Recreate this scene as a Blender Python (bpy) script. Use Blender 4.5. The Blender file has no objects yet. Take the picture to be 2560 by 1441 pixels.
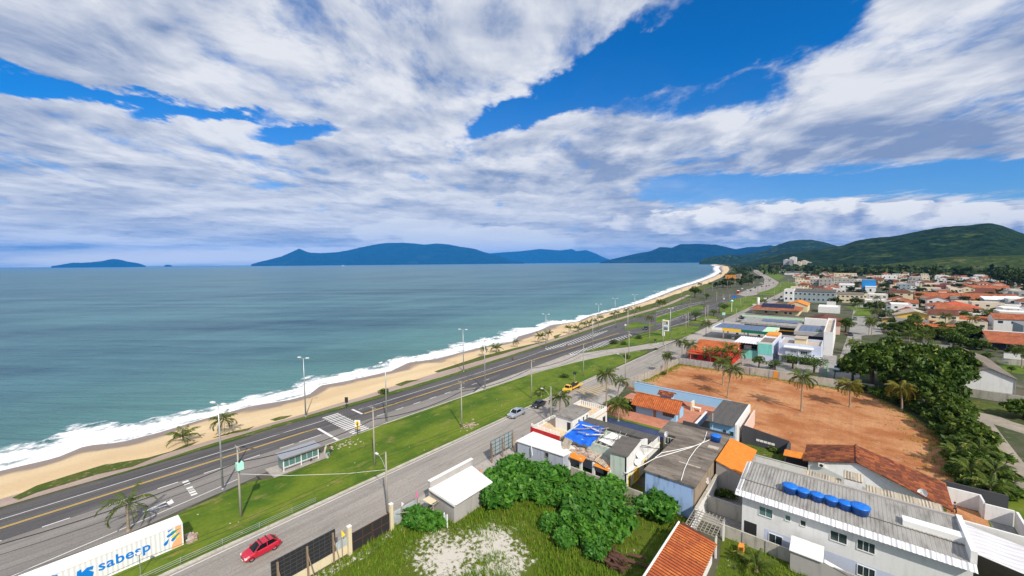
import bpy, math, random
from mathutils import Vector, Matrix
C = bpy.context.scene.collection
SC = bpy.context.scene
rad = math.radians

# ------------------------------------------------------------------ camera
TH, PITCH, ROLL, CAMH, FPX = rad(40.2), rad(3.62), rad(0.5), 36.0, 994.0
camd = bpy.data.cameras.new('camera')
camd.sensor_width = 36.0
camd.lens = FPX / 2560 * 36.0
camd.clip_start, camd.clip_end = 0.3, 400000.0
cam = bpy.data.objects.new('camera', camd)
C.objects.link(cam)
CR = Matrix.Rotation(TH, 3, 'Z') @ Matrix.Rotation(math.pi / 2 - PITCH, 3, 'X') @ Matrix.Rotation(-ROLL, 3, 'Z')
cam.matrix_world = Matrix.Translation((0, 0, CAMH)) @ CR.to_4x4()
SC.camera = cam
SC.render.resolution_x, SC.render.resolution_y = 1024, 576

# zoom windows used while surveying the photograph: (x, y, scale)
RG = {'A': (0, 1000, .30606), 'B': (600, 1000, .30606), 'C': (1180, 1000, .30606), 'D': (1740, 1000, .3203),
      'E': (1180, 800, .2499), 'F': (1540, 780, .2499), 'G': (2040, 720, .2776), 'H': (400, 800, .3125),
      'I': (1100, 640, .2344), 'J': (1640, 620, .1805), 'K': (2060, 620, .1953), 'L': (1740, 540, .3203),
      'M': (0, 1180, .1875), 'N': (660, 1240, .1875), 'O': (1260, 980, .18043), 'Q': (1560, 960, .23599),
      'R': (1800, 640, .11102), 'S': (2040, 640, .11102), 'T': (2300, 640, .11102), 'U': (1760, 740, .15267), 'Z': (0, 0, 1)}

def ray(r, x, y):
    a = RG[r]
    px, py = a[0] + x * a[2], a[1] + y * a[2]
    return CR @ Vector(((px - 1280) / FPX, -(py - 720.5) / FPX, -1.0))

def G(r, x, y, z=0.0):
    """surveyed ground position (x, y) of a photo point at height z"""
    d = ray(r, x, y)
    t = (z - CAMH) / d.z
    return (d.x * t, d.y * t)

def GP(r, pts, z=0.0):
    return [G(r, x, y, z) for x, y in pts]

def HT(r, x, y, yt, z=0.0):
    """height of something whose foot is at (x, y) and whose top is at yt"""
    gx, gy = G(r, x, y, z)
    d = ray(r, x, yt)
    t = math.hypot(gx, gy) / math.hypot(d.x, d.y)
    return CAMH + d.z * t

# ------------------------------------------------------------------ sun
SUN_EL = rad(42.0)
SUNV = Vector((0.880, -0.475, 0.0)).normalized()
sd = bpy.data.lights.new('sun', 'SUN')
sd.energy, sd.angle, sd.color = 5.0, rad(0.55), (1.0, 0.93, 0.82)
sun = bpy.data.objects.new('sun', sd)
C.objects.link(sun)
sun.rotation_euler = Vector((SUNV.x * math.cos(SUN_EL), SUNV.y * math.cos(SUN_EL), math.sin(SUN_EL))).to_track_quat('Z', 'Y').to_euler()
SC.view_settings.view_transform = 'Standard'
SC.view_settings.look = 'None'
SC.view_settings.exposure = 0.0
SC.view_settings.gamma = 1.0
SC.render.engine = 'CYCLES'
SC.cycles.max_bounces = 6
SC.cycles.transparent_max_bounces = 8
SC.cycles.volume_bounces = 0

# ------------------------------------------------------------------ node expression helper
class X:
    """a socket with arithmetic"""
    def __init__(s, nt, sock): s.nt, s.s = nt, sock
    def _m(s, op, *o):
        n = s.nt.nodes.new('ShaderNodeMath'); n.operation = op
        for i, v in enumerate((s,) + o):
            if isinstance(v, X): s.nt.links.new(v.s, n.inputs[i])
            else: n.inputs[i].default_value = v
        return X(s.nt, n.outputs[0])
    def __add__(s, o): return s._m('ADD', o)
    __radd__ = __add__
    def __sub__(s, o): return s._m('SUBTRACT', o)
    def __rsub__(s, o): return (s * -1.0) + o
    def __mul__(s, o): return s._m('MULTIPLY', o)
    __rmul__ = __mul__
    def __truediv__(s, o): return s._m('DIVIDE', o)
    def max(s, o): return s._m('MAXIMUM', o)
    def min(s, o): return s._m('MINIMUM', o)
    def abs(s): return s._m('ABSOLUTE')
    def pow(s, o): return s._m('POWER', o)
    def ss(s, a, b):
        n = s.nt.nodes.new('ShaderNodeMapRange'); n.interpolation_type = 'SMOOTHSTEP'
        s.nt.links.new(s.s, n.inputs[0]); n.inputs[1].default_value = a; n.inputs[2].default_value = b
        if a > b:
            n.inputs[1].default_value = b; n.inputs[2].default_value = a
            n.inputs[3].default_value = 1.0; n.inputs[4].default_value = 0.0
        return X(s.nt, n.outputs[0])

def lk(nt, v, sock):
    if isinstance(v, X): nt.links.new(v.s, sock)
    elif v is not None: sock.default_value = v

def comb(nt, x, y, z=0.0):
    n = nt.nodes.new('ShaderNodeCombineXYZ')
    for i, v in enumerate((x, y, z)): lk(nt, v, n.inputs[i])
    return X(nt, n.outputs[0])

def noise(nt, vec, scale, detail=4, rough=.55, dist=0.0, lac=2.0):
    n = nt.nodes.new('ShaderNodeTexNoise')
    if vec is not None: nt.links.new(vec.s, n.inputs['Vector'])
    n.inputs['Scale'].default_value = scale; n.inputs['Detail'].default_value = detail
    n.inputs['Roughness'].default_value = rough; n.inputs['Distortion'].default_value = dist
    n.inputs['Lacunarity'].default_value = lac
    return X(nt, n.outputs['Fac'])

def mixc(nt, f, a, b):
    n = nt.nodes.new('ShaderNodeMix'); n.data_type = 'RGBA'
    lk(nt, f, n.inputs[0])
    for v, i in ((a, 6), (b, 7)):
        if isinstance(v, X): nt.links.new(v.s, n.inputs[i])
        else: n.inputs[i].default_value = tuple(v[:3]) + (1,)
    return X(nt, n.outputs[2])

# ------------------------------------------------------------------ sky
world = bpy.data.worlds.new('World'); SC.world = world; world.use_nodes = True
wt = world.node_tree
bg = wt.nodes['Background']
SKY = 0.1
sk = wt.nodes.new('ShaderNodeTexSky'); sk.sky_type = 'NISHITA'; sk.sun_disc = False
sk.sun_elevation = SUN_EL; sk.sun_rotation = math.atan2(SUNV.x, SUNV.y)
sk.air_density, sk.dust_density, sk.ozone_density, sk.altitude = 1.0, 0.4, 3.0, 0
tc = wt.nodes.new('ShaderNodeTexCoord')
sx = wt.nodes.new('ShaderNodeSeparateXYZ'); wt.links.new(tc.outputs['Generated'], sx.inputs[0])
dx, dy, dz = (X(wt, sx.outputs[i]) for i in range(3))
cF, cR = (-math.sin(TH), math.cos(TH)), (math.cos(TH), math.sin(TH))
wF = dx * cF[0] + dy * cF[1]          # towards the bay
wR = dx * cR[0] + dy * cR[1]          # towards the hills
wZ = dz.max(0.0)
fF = wF.max(0.08)
a0_ = wR / fF                          # bearing, as a tangent
e0_ = wZ / fF                          # elevation, as a tangent
zz = wZ + 0.075
q = comb(wt, wR / zz, wF / zz * 0.7)
wA = noise(wt, q, 2.6, 7, .6)
wB = noise(wt, comb(wt, wR / zz + 9.0, wF / zz * .7), 2.6, 7, .6)
a_ = a0_ + (wA - .5) * e0_ * .55
e_ = e0_ + (wB - .5) * e0_ * .42
def sq(x): return x * x
def bump(ca, ce, ra, re):
    return (sq((a_ - ca) / ra) + sq((e_ - ce) / re)).ss(1.3, 0.0)
def band(a0, e0, a1, e1, w0, w1):
    """soft mask along a line from (a0,e0) to (a1,e1)"""
    L = math.hypot(a1 - a0, e1 - e0); ca, ce = (a1 - a0) / L, (e1 - e0) / L
    s = (a_ - a0) * ca + (e_ - e0) * ce
    t = ((e_ - e0) * ca - (a_ - a0) * ce).abs()
    w = ((s / L).max(-.2).min(1.3) * (w1 - w0) + w0)
    return (t / w).ss(1.25, 0.10) * s.ss(-0.14, 0.06) * s.ss(L + .25, L)
n_big = noise(wt, q, 0.55, 3, .5)
n_mid = noise(wt, q, 1.7, 9, .60, .35)
n_off = noise(wt, comb(wt, wR / zz + .10, wF / zz * .7 - .09), 1.7, 9, .60, .35)
n_fine = noise(wt, q, 5.5, 7, .62, .2)
n_soft = noise(wt, comb(wt, wR / zz * .55, wF / zz * .8), 1.9, 4, .5, .4)
strat = noise(wt, comb(wt, a_ * 1.3, e_ * 14.0), 1.7, 7, .6, .3)
blue = (band(-0.06, 0.338, 0.72, 0.625, 0.04, 0.155).max(bump(0.44, .42, .26, .09) * .5)
        .max(band(-1.36, .475, -.74, .385, .035, .02) * .62).max(bump(-.53, .335, .12, .03) * .55).max(bump(-.83, .385, .13, .035) * .62)
        .max(band(.36, .175, 1.45, .205, .035, .07) * .72))
cov = 0.80 + (n_mid - .5) * 1.9 + (n_big - .5) * .7 + (n_fine - .5) * .75 - blue * 1.25 + bump(.85, .30, .8, .10) * .15
alpha = cov.ss(.24, .80)
thick = cov.ss(.55, 1.15)
relief = (n_mid - n_off) * 2.2
belly = band(.15, .205, 1.5, .275, .055, .10) * .46
lit = (relief * 1.3 + (n_fine - .5) * 1.0 + (n_soft - .5) * 2.9 + .70 - thick * .16 - belly * (n_soft * 1.2 + n_mid * 1.2 - .2) - bump(-.7, .50, .8, .14) * .08).max(0).min(1)
# layered cloud low over the sea
low = e_.ss(.27, .08) * a_.ss(.75, .15)
lit = (lit * (1.0 - low * .75) + low * ((strat - .42) * 3.0 + .20)).max(0).min(1)
alpha = (alpha + low * (strat.ss(.30, .6) * .55 + .25)).min(1)
ccol = mixc(wt, lit, (.25, .335, .53), (.82, .84, .89))
# heaped cloud above the hills
heap_n = noise(wt, comb(wt, a_ * 8.5, e_ * 17.0), 1.0, 7, .52)
heap = (heap_n + bump(.95, .098, .85, .058) * .95).ss(.95, 1.03) * a_.ss(.12, .4)
hl = (e_ - .075) * 9.0 + (heap_n - noise(wt, comb(wt, a_ * 8.5 - .22, e_ * 17.0 + .42), 1.0, 7, .52)) * 3.2 + .45
hcol = mixc(wt, hl.max(0).min(1), (.30, .38, .58), (1.0, .99, .97))
glow = bump(-.72, .024, .75, .022) * (strat.ss(.2, .6) * .6 + .5)
heap2 = (heap_n + bump(-.20, .075, .28, .05) * .6 + bump(.02, .05, .26, .04) * .58).ss(.86, 1.02)
scale = wt.nodes.new('ShaderNodeMix'); scale.data_type = 'RGBA'; scale.blend_type = 'MULTIPLY'; scale.inputs[0].default_value = 1
wt.links.new(sk.outputs[0], scale.inputs[6])
tint = mixc(wt, e_.ss(.02, .55), (.62, .92, 1.28), (.05, .80, 1.50))
wt.links.new(tint.s, scale.inputs[7])
mul = wt.nodes.new('ShaderNodeMix'); mul.data_type = 'RGBA'; mul.blend_type = 'MULTIPLY'; mul.inputs[0].default_value = 1
cl = mixc(wt, heap, ccol, hcol)
cl = mixc(wt, glow * .85, cl, (1.05, .99, .90))
cl = mixc(wt, heap2 * .75, cl, (.80, .83, .88))
wt.links.new(cl.s, mul.inputs[6]); mul.inputs[7].default_value = (1 / SKY,) * 3 + (1,)
fin = mixc(wt, alpha.max(heap).max(glow * .9).max(heap2 * .8), X(wt, scale.outputs[2]), X(wt, mul.outputs[2]))
wt.links.new(fin.s, bg.inputs[0]); bg.inputs[1].default_value = SKY
# ------------------------------------------------------------------ mesh helper
class MB:
    """collects geometry (world or local metres) and links it as ONE mesh object"""
    def __init__(s): s.v, s.f = [], []
    def add(s, vs, fs):
        b = len(s.v); s.v += [tuple(p) for p in vs]; s.f += [tuple(i + b for i in f) for f in fs]; return s
    def quad(s, a, b, c, d): return s.add((a, b, c, d), ((0, 1, 2, 3),))
    def box(s, x0, x1, y0, y1, z0, z1):
        return s.add([(x0, y0, z0), (x1, y0, z0), (x1, y1, z0), (x0, y1, z0), (x0, y0, z1), (x1, y0, z1), (x1, y1, z1), (x0, y1, z1)],
                     [(0, 3, 2, 1), (4, 5, 6, 7), (0, 1, 5, 4), (1, 2, 6, 5), (2, 3, 7, 6), (3, 0, 4, 7)])
    def slab(s, poly, t):
        """a polygon given in 3-D, thickened downwards"""
        n = len(poly)
        return s.add(list(poly) + [(p[0], p[1], p[2] - t) for p in poly],
                     [tuple(range(n)), tuple(range(2 * n - 1, n - 1, -1))] + [(i, i + n, (i + 1) % n + n, (i + 1) % n) for i in range(n)])
    def prism(s, poly, z0, z1):
        n = len(poly)
        return s.add([(p[0], p[1], z0) for p in poly] + [(p[0], p[1], z1) for p in poly],
                     [tuple(range(n - 1, -1, -1)), tuple(range(n, 2 * n))] + [(i, (i + 1) % n, (i + 1) % n + n, i + n) for i in range(n)])
    def tube(s, pts, r, n=6, r1=None, cap=True):
        pts = [Vector(p) for p in pts]; rings = []; m = len(pts)
        b = len(s.v)
        for i, p in enumerate(pts):
            d = (pts[min(i + 1, m - 1)] - pts[max(i - 1, 0)]).normalized()
            u = d.cross(Vector((0, 0, 1)) if abs(d.z) < .9 else Vector((1, 0, 0))).normalized(); w = d.cross(u)
            rr = r if r1 is None else r + (r1 - r) * i / (m - 1)
            for k in range(n):
                a = 2 * math.pi * k / n
                s.v.append(tuple(p + u * (math.cos(a) * rr) + w * (math.sin(a) * rr)))
        for i in range(m - 1):
            for k in range(n):
                s.f.append((b + i * n + k, b + i * n + (k + 1) % n, b + (i + 1) * n + (k + 1) % n, b + (i + 1) * n + k))
        if cap:
            s.f.append(tuple(b + k for k in range(n - 1, -1, -1))); s.f.append(tuple(b + (m - 1) * n + k for k in range(n)))
        return s
    def lathe(s, prof, n=12, c=(0, 0, 0)):
        b = len(s.v)
        for r, z in prof:
            for k in range(n):
                a = 2 * math.pi * k / n
                s.v.append((c[0] + r * math.cos(a), c[1] + r * math.sin(a), c[2] + z))
        for i in range(len(prof) - 1):
            for k in range(n):
                s.f.append((b + i * n + k, b + i * n + (k + 1) % n, b + (i + 1) * n + (k + 1) % n, b + (i + 1) * n + k))
        s.f.append(tuple(b + k for k in range(n - 1, -1, -1))); s.f.append(tuple(b + (len(prof) - 1) * n + k for k in range(n)))
        return s
    def build(s, name, mat, parent=None, smooth=False, label=None, off=None):
        o = None
        me = bpy.data.meshes.new(name)
        d = off if off is not None else (OFF.get(parent.name, (0, 0, 0)) if parent else (0, 0, 0))
        if d != (0, 0, 0): me.from_pydata([(x - d[0], y - d[1], z - d[2]) for x, y, z in s.v], [], s.f)
        else: me.from_pydata(s.v, [], s.f)
        if smooth: me.shade_smooth()
        me.materials.append(mat)
        o = bpy.data.objects.new(name, me); C.objects.link(o)
        if parent: o.parent = parent; OFF[o.name] = OFF.get(parent.name, (0, 0, 0))
        if label: o['label'] = label
        return o

OFF = {}
def tag(o, label, cat, group=None, kind=None):
    if label: o['label'] = label
    if cat: o['category'] = cat
    if group: o['group'] = group
    if kind: o['kind'] = kind
    return o
def thing(name, label, cat, loc=(0, 0, 0), group=None, local=False):
    """an Empty at the thing's base; its parts are given in world metres unless local"""
    o = bpy.data.objects.new(name, None); C.objects.link(o)
    o.empty_display_size = .3; o.location = loc
    OFF[o.name] = (0, 0, 0) if local else tuple(loc)
    return tag(o, label, cat, group)
def dup(root, loc, rz=0.0, sc=1.0, label=None, group=None, mats=None):
    """copy a thing with its parts and sub-parts (mesh data shared, or copied when recoloured)"""
    def cp(o, par):
        c = o.copy(); C.objects.link(c)
        if par: c.parent = par
        if mats and o.type == 'MESH' and o.data.materials and o.data.materials[0].name in mats:
            c.data = recol(o.data, mats[o.data.materials[0].name])
        for ch in KIDS(o): cp(ch, c)
        return c
    r = cp(root, None)
    r.location = loc; r.rotation_euler = (0, 0, rz); r.scale = (sc,) * 3 if not isinstance(sc, tuple) else sc
    if label: r['label'] = label
    if group: r['group'] = group
    return r
_rc = {}
def recol(me, m):
    k = (me.name, m.name)
    if k not in _rc:
        n = me.copy(); n.materials[0] = m; _rc[k] = n
    return _rc[k]
_kids = {}
def KIDS(o):
    return [c for c in o.children]

# ------------------------------------------------------------------ materials
M = {}
def newmat(name):
    m = bpy.data.materials.new(name); m.use_nodes = True; M[name] = m
    nt = m.node_tree; p = nt.nodes['Principled BSDF']
    return m, nt, p
def coords(nt, space='Object', sc=(1, 1, 1)):
    t = nt.nodes.new('ShaderNodeTexCoord')
    if sc == (1, 1, 1): return X(nt, t.outputs[space])
    mp = nt.nodes.new('ShaderNodeMapping'); mp.inputs['Scale'].default_value = sc
    nt.links.new(t.outputs[space], mp.inputs[0]); return X(nt, mp.outputs[0])
def gpos(nt, sc=(1, 1, 1)):
    t = nt.nodes.new('ShaderNodeNewGeometry')
    mp = nt.nodes.new('ShaderNodeMapping'); mp.inputs['Scale'].default_value = sc
    nt.links.new(t.outputs['Position'], mp.inputs[0]); return X(nt, mp.outputs[0])
def bumpn(nt, p, h, strength=.4, dist=.05):
    b = nt.nodes.new('ShaderNodeBump'); b.inputs['Strength'].default_value = strength; b.inputs['Distance'].default_value = dist
    nt.links.new(h.s, b.inputs['Height']); nt.links.new(b.outputs[0], p.inputs['Normal'])
def mul(c, f): return tuple(min(1, x * f) for x in c[:3])
def plain(name, col, rough=.6, metal=0.0, spec=.4, var=.15, sc=1.5):
    m, nt, p = newmat(name)
    n = noise(nt, gpos(nt), sc, 4)
    lk(nt, mixc(nt, n, mul(col, 1 - var), mul(col, 1 + var)), p.inputs['Base Color'])
    p.inputs['Roughness'].default_value = rough; p.inputs['Metallic'].default_value = metal
    p.inputs['Specular IOR Level'].default_value = spec
    return m
def plaster(name, col, dirt=(.20, .19, .17), amt=.45, rough=.85):
    """painted render with rain streaks and blotches"""
    m, nt, p = newmat(name)
    st = noise(nt, gpos(nt, (1.6, 1.6, .22)), 1.1, 6, .62)
    bl = noise(nt, gpos(nt), .45, 5, .6)
    fine = noise(nt, gpos(nt), 9, 3)
    base = mixc(nt, fine, mul(col, .93), mul(col, 1.05))
    f = (st.ss(.47, .75) * .7 + bl.ss(.5, .8) * .6) * amt
    lk(nt, mixc(nt, f.min(1.0), base, dirt), p.inputs['Base Color'])
    p.inputs['Roughness'].default_value = rough; p.inputs['Specular IOR Level'].default_value = .25
    bumpn(nt, p, fine, .15, .02)
    return m
def worn(name, cols, sc=.6, rough=.9, stretch=(1, 1, 1), lo=.35, hi=.65, bump=.2, fine=8, streak=0):
    """two or three tones blended by noise"""
    m, nt, p = newmat(name)
    n1 = noise(nt, gpos(nt, stretch), sc, 7, .62); n2 = noise(nt, gpos(nt), fine, 5, .65)
    c = mixc(nt, n1.ss(lo, hi), cols[0], cols[1])
    if len(cols) > 2:
        n3 = noise(nt, gpos(nt, stretch), sc * 3.1, 6, .6)
        c = mixc(nt, n3.ss(.55, .72), c, cols[2])
    if streak:      # wheel tracks, seams and patches along the road
        n4 = noise(nt, gpos(nt, (1, .012, 1)), 1.3, 5, .7); n5 = noise(nt, gpos(nt, (1, .3, 1)), .9, 7, .75, .8)
        c = mixc(nt, (n4.ss(.42, .62) * streak), c, mul(cols[0], .62)); c = mixc(nt, (n5 - .5).abs().ss(.012, .0) * .5, c, mul(cols[0], .45))
    hs = nt.nodes.new('ShaderNodeHueSaturation'); nt.links.new(c.s, hs.inputs['Color'])
    lk(nt, n2 * .8 + .6, hs.inputs['Value'])
    nt.links.new(hs.outputs[0], p.inputs['Base Color'])
    p.inputs['Roughness'].default_value = rough; p.inputs['Specular IOR Level'].default_value = .25
    if bump: bumpn(nt, p, n2, bump, .05)
    return m
def tiles(name, cols, axis='X', pitch=.22, row=.38, stain=.5, stcol=(.06, .035, .025)):
    """clay pantiles: ribs run down the slope; axis = direction in which the ribs repeat"""
    m, nt, p = newmat(name)
    t = nt.nodes.new('ShaderNodeNewGeometry'); sp = nt.nodes.new('ShaderNodeSeparateXYZ'); nt.links.new(t.outputs['Position'], sp.inputs[0])
    ax, ay = X(nt, sp.outputs[0]), X(nt, sp.outputs[1])
    if axis == 'Y': ax, ay = ay, ax
    rib = (ax * (2 * math.pi / pitch))._m('SINE') * .5 + .5
    fr = (ay / row)._m('FRACT')
    cell = nt.nodes.new('ShaderNodeTexWhiteNoise'); cell.noise_dimensions = '2D'
    nt.links.new(comb(nt, (ax / pitch)._m('FLOOR'), (ay / row)._m('FLOOR')).s, cell.inputs['Vector'])
    rv = X(nt, cell.outputs['Value'])
    c = mixc(nt, rv.pow(1.6), cols[0], cols[1])
    s1 = noise(nt, gpos(nt), .33, 6, .65); s2 = noise(nt, gpos(nt), 2.2, 5, .6)
    c = mixc(nt, ((s1.ss(.42, .66) * .75 + s2.ss(.5, .75) * .5) * stain).min(1), c, stcol)
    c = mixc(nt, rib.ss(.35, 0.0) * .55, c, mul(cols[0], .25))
    lk(nt, c, p.inputs['Base Color']); p.inputs['Roughness'].default_value = .85; p.inputs['Specular IOR Level'].default_value = .2
    bumpn(nt, p, rib * .8 + fr * .35, .9, .06)
    return m
def corrug(name, cols, axis='X', pitch=.25, stain=.5, dirt=(.13, .12, .10), metal=0, rough=.7):
    m, nt, p = newmat(name)
    t = nt.nodes.new('ShaderNodeNewGeometry'); sp = nt.nodes.new('ShaderNodeSeparateXYZ'); nt.links.new(t.outputs['Position'], sp.inputs[0])
    ax = X(nt, sp.outputs[0 if axis == 'X' else 1])
    rib = (ax * (2 * math.pi / pitch))._m('SINE') * .5 + .5
    s1 = noise(nt, gpos(nt, (1.5, .35, 1) if axis == 'X' else (.35, 1.5, 1)), .8, 6, .65); s2 = noise(nt, gpos(nt), 3, 4, .6)
    c = mixc(nt, s2, cols[0], cols[1])
    c = mixc(nt, (s1.ss(.42, .7) * stain), c, dirt)
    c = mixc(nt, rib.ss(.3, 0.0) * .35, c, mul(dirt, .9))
    lk(nt, c, p.inputs['Base Color']); p.inputs['Roughness'].default_value = rough; p.inputs['Metallic'].default_value = metal
    bumpn(nt, p, rib, .8, .05)
    return m
def glass(name, col=(.03, .05, .06), rough=.08):
    m, nt, p = newmat(name)
    p.inputs['Base Color'].default_value = col + (1,); p.inputs['Roughness'].default_value = rough
    p.inputs['Specular IOR Level'].default_value = .7
    return m
def leafy(name, cols, rough=.55, trans=.25):
    """leaves: each leaf has its own tone; a little light passes through"""
    m, nt, p = newmat(name)
    g = nt.nodes.new('ShaderNodeNewGeometry'); rv = X(nt, g.outputs['Random Per Island'])
    oi = nt.nodes.new('ShaderNodeObjectInfo'); ro = X(nt, oi.outputs['Random'])
    cl = noise(nt, gpos(nt), .5, 3)
    c = mixc(nt, (rv * .65 + cl * .55 + (ro - .5) * .3 - .1).max(0).min(1), cols[0], cols[1])
    if len(cols) > 2: c = mixc(nt, rv.ss(.90, .97), c, cols[2])
    lk(nt, c, p.inputs['Base Color']); p.inputs['Roughness'].default_value = rough; p.inputs['Specular IOR Level'].default_value = .3
    tr = nt.nodes.new('ShaderNodeBsdfTranslucent'); lk(nt, c, tr.inputs[0])
    mx = nt.nodes.new('ShaderNodeMixShader'); mx.inputs[0].default_value = trans
    nt.links.new(p.outputs[0], mx.inputs[1]); nt.links.new(tr.outputs[0], mx.inputs[2])
    nt.links.new(mx.outputs[0], nt.nodes['Material Output'].inputs[0])
    return m
# ------------------------------------------------------------------ ground materials
worn('town_ground', [(.10, .09, .065), (.048, .068, .020), (.18, .155, .12)], .09, lo=.40, hi=.58)
worn('asphalt_dark', [(.088, .084, .086), (.125, .118, .115), (.155, .147, .14)], .25, stretch=(1, .12, 1), fine=5, bump=.05, streak=.35)
worn('asphalt_light', [(.29, .265, .235), (.36, .33, .295), (.21, .195, .175)], .22, stretch=(1, .15, 1), fine=4, bump=.05, streak=.40)
worn('asphalt_lane', [(.21, .195, .18), (.265, .245, .225), (.17, .158, .148)], .25, stretch=(1, .1, 1), fine=5, bump=.05, streak=.35)
worn('pale_concrete', [(.33, .30, .265), (.40, .37, .33), (.26, .235, .21)], .3, fine=4, bump=.05)
worn('path', [(.32, .245, .205), (.38, .30, .25), (.43, .34, .27)], .3, stretch=(1, .2, 1), fine=4, bump=.05)
worn('lawn', [(.052, .112, .005), (.125, .175, .012), (.21, .19, .05)], .13, fine=1.7, lo=.36, hi=.62, bump=.6, stretch=(1, .6, 1))
worn('verge', [(.055, .105, .010), (.10, .125, .02), (.22, .18, .09)], .2, fine=3.5, lo=.35, hi=.65, bump=.4)
worn('dune_grass', [(.050, .085, .008), (.09, .105, .018), (.30, .22, .10)], .35, fine=4, lo=.35, hi=.65, bump=.5)
worn('red_dirt', [(.35, .125, .042), (.50, .25, .115), (.27, .095, .034)], .10, stretch=(.8, 1.1, 1), fine=2.2, lo=.36, hi=.62, bump=.9, streak=.13)
worn('patio', [(.42, .17, .105), (.50, .215, .135)], .6, fine=2.5, bump=.1)
worn('blue_floor', [(.035, .055, .12), (.05, .07, .14)], .5, bump=.05)
worn('dirt_road', [(.27, .235, .20), (.36, .31, .245), (.22, .20, .16)], .15, fine=3, bump=.2)
worn('yard_concrete', [(.24, .23, .215), (.32, .31, .29), (.17, .165, .15)], .5, fine=4, bump=.1)
plain('road_white', (.72, .71, .68), .7, var=.12, sc=3)
plain('road_yellow', (.72, .47, .10), .7, var=.15, sc=3)
worn('kerb', [(.40, .37, .31), (.50, .47, .40), (.3, .27, .22)], .8, fine=4)

BX, BY = -G('Z', 1185, 1392)[0], G('Z', 1185, 1392)[1]
def weeds_mat():
    m, nt, p = newmat('weedy_ground')
    n1 = noise(nt, gpos(nt), .16, 7, .6); n2 = noise(nt, gpos(nt), 1.6, 6, .7); n3 = noise(nt, gpos(nt), 6, 4, .6)
    g = mixc(nt, n3, (.055, .085, .008), (.12, .15, .02))
    s = mixc(nt, n3, (.46, .42, .36), (.62, .58, .51))
    t = nt.nodes.new('ShaderNodeNewGeometry'); sp = nt.nodes.new('ShaderNodeSeparateXYZ'); nt.links.new(t.outputs['Position'], sp.inputs[0])
    px_, py_ = X(nt, sp.outputs[0]), X(nt, sp.outputs[1])
    bare = (((px_ + BX) / 9).pow(2) + ((py_ - BY) / 6.5).pow(2)).ss(1.6, .1) * .34 + ((px_ + 45.2).abs() / 1.6).ss(1.0, .2) * .25
    lk(nt, mixc(nt, ((n1 - .5) * .9 + (n2 - .5) * 1.1 + .20 + bare).ss(.40, .54), g, s), p.inputs['Base Color'])
    p.inputs['Roughness'].default_value = .95; p.inputs['Specular IOR Level'].default_value = .1
    bumpn(nt, p, n2 * .6 + n3 * .4, .6, .15)
weeds_mat()

def sand_mat():
    m, nt, p = newmat('sand')
    t = nt.nodes.new('ShaderNodeNewGeometry'); sp = nt.nodes.new('ShaderNodeSeparateXYZ'); nt.links.new(t.outputs['Position'], sp.inputs[0])
    z = X(nt, sp.outputs[2])
    n1 = noise(nt, gpos(nt, (1, .25, 1)), .12, 6, .6); n2 = noise(nt, gpos(nt), 2.2, 5, .65)
    c = mixc(nt, n1.ss(.3, .7), (.58, .425, .245), (.68, .53, .325))
    c = mixc(nt, n2.ss(.45, .75) * .35, c, (.42, .29, .155))
    wet = ((z + (noise(nt, gpos(nt), .06, 3) - .5) * 1.5) * -1.0).ss(.66, 1.0)
    lk(nt, mixc(nt, wet, c, (.25, .175, .115)), p.inputs['Base Color'])
    lk(nt, .95 - wet * .62, p.inputs['Roughness']); p.inputs['Specular IOR Level'].default_value = .3
    bumpn(nt, p, n2, .5, .12)
sand_mat()

# ------------------------------------------------------------------ coast lines (x of a line at distance y)
def interp(tab, y):
    if y <= tab[0][0]: return tab[0][1]
    for (y0, x0), (y1, x1) in zip(tab, tab[1:]):
        if y <= y1: return x0 + (x1 - x0) * (y - y0) / (y1 - y0)
    return tab[-1][1]
SHORE = [(-400, -119), (-8, -119), (0, -118.3), (4, -121.5), (9, -118), (15, -118), (23, -119.8), (34, -121), (43, -118), (48, -118.4), (54, -124.5), (61, -122.8),
         (77, -121.8), (88, -127), (99, -123.4), (122, -124.8), (144, -122), (155, -128), (175, -130), (195, -135.5), (219, -130.5), (246, -137), (294, -139),
         (354, -144.5), (421, -155), (574, -181), (777, -208), (1098, -258), (1556, -345), (2400, -545), (2970, -660), (4200, -1000), (5600, -1420), (7400, -2000)]
INNER = [(-400, -99), (0, -99.5), (40, -98.5), (80, -102.4), (107, -104.5), (142, -104.6), (156, -103), (180, -108), (205, -113), (240, -120), (300, -124), (347, -128),
         (453, -143), (531, -152), (680, -171), (966, -213), (1500, -310), (1887, -385), (2900, -600), (3857, -860), (5600, -1320), (7400, -1850)]
def steps():
    y = -400.0; out = []
    while y < 7400:
        out.append(y); y += 30 if y < -60 else (1.5 if y < 160 else (3 if y < 320 else y * .012))
    return out + [7400]
YS = steps()
# town ground: one sheet from the beach to the foot of the hills
mb = MB(); rows = []
for y in YS:
    xi = interp(INNER, y)
    b = len(mb.v)
    for k, x in enumerate((xi, xi + 60, xi + 400, xi + 2500, 9000)): mb.v.append((x, y, 0.0 if k else -.02))
    rows.append(b)
for b0, b1 in zip(rows, rows[1:]):
    for k in range(4): mb.f.append((b0 + k, b0 + k + 1, b1 + k + 1, b1 + k))
tag(mb.build('ground', M['town_ground']), 'pale dusty town ground between the houses', 'ground', kind='structure')
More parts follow.
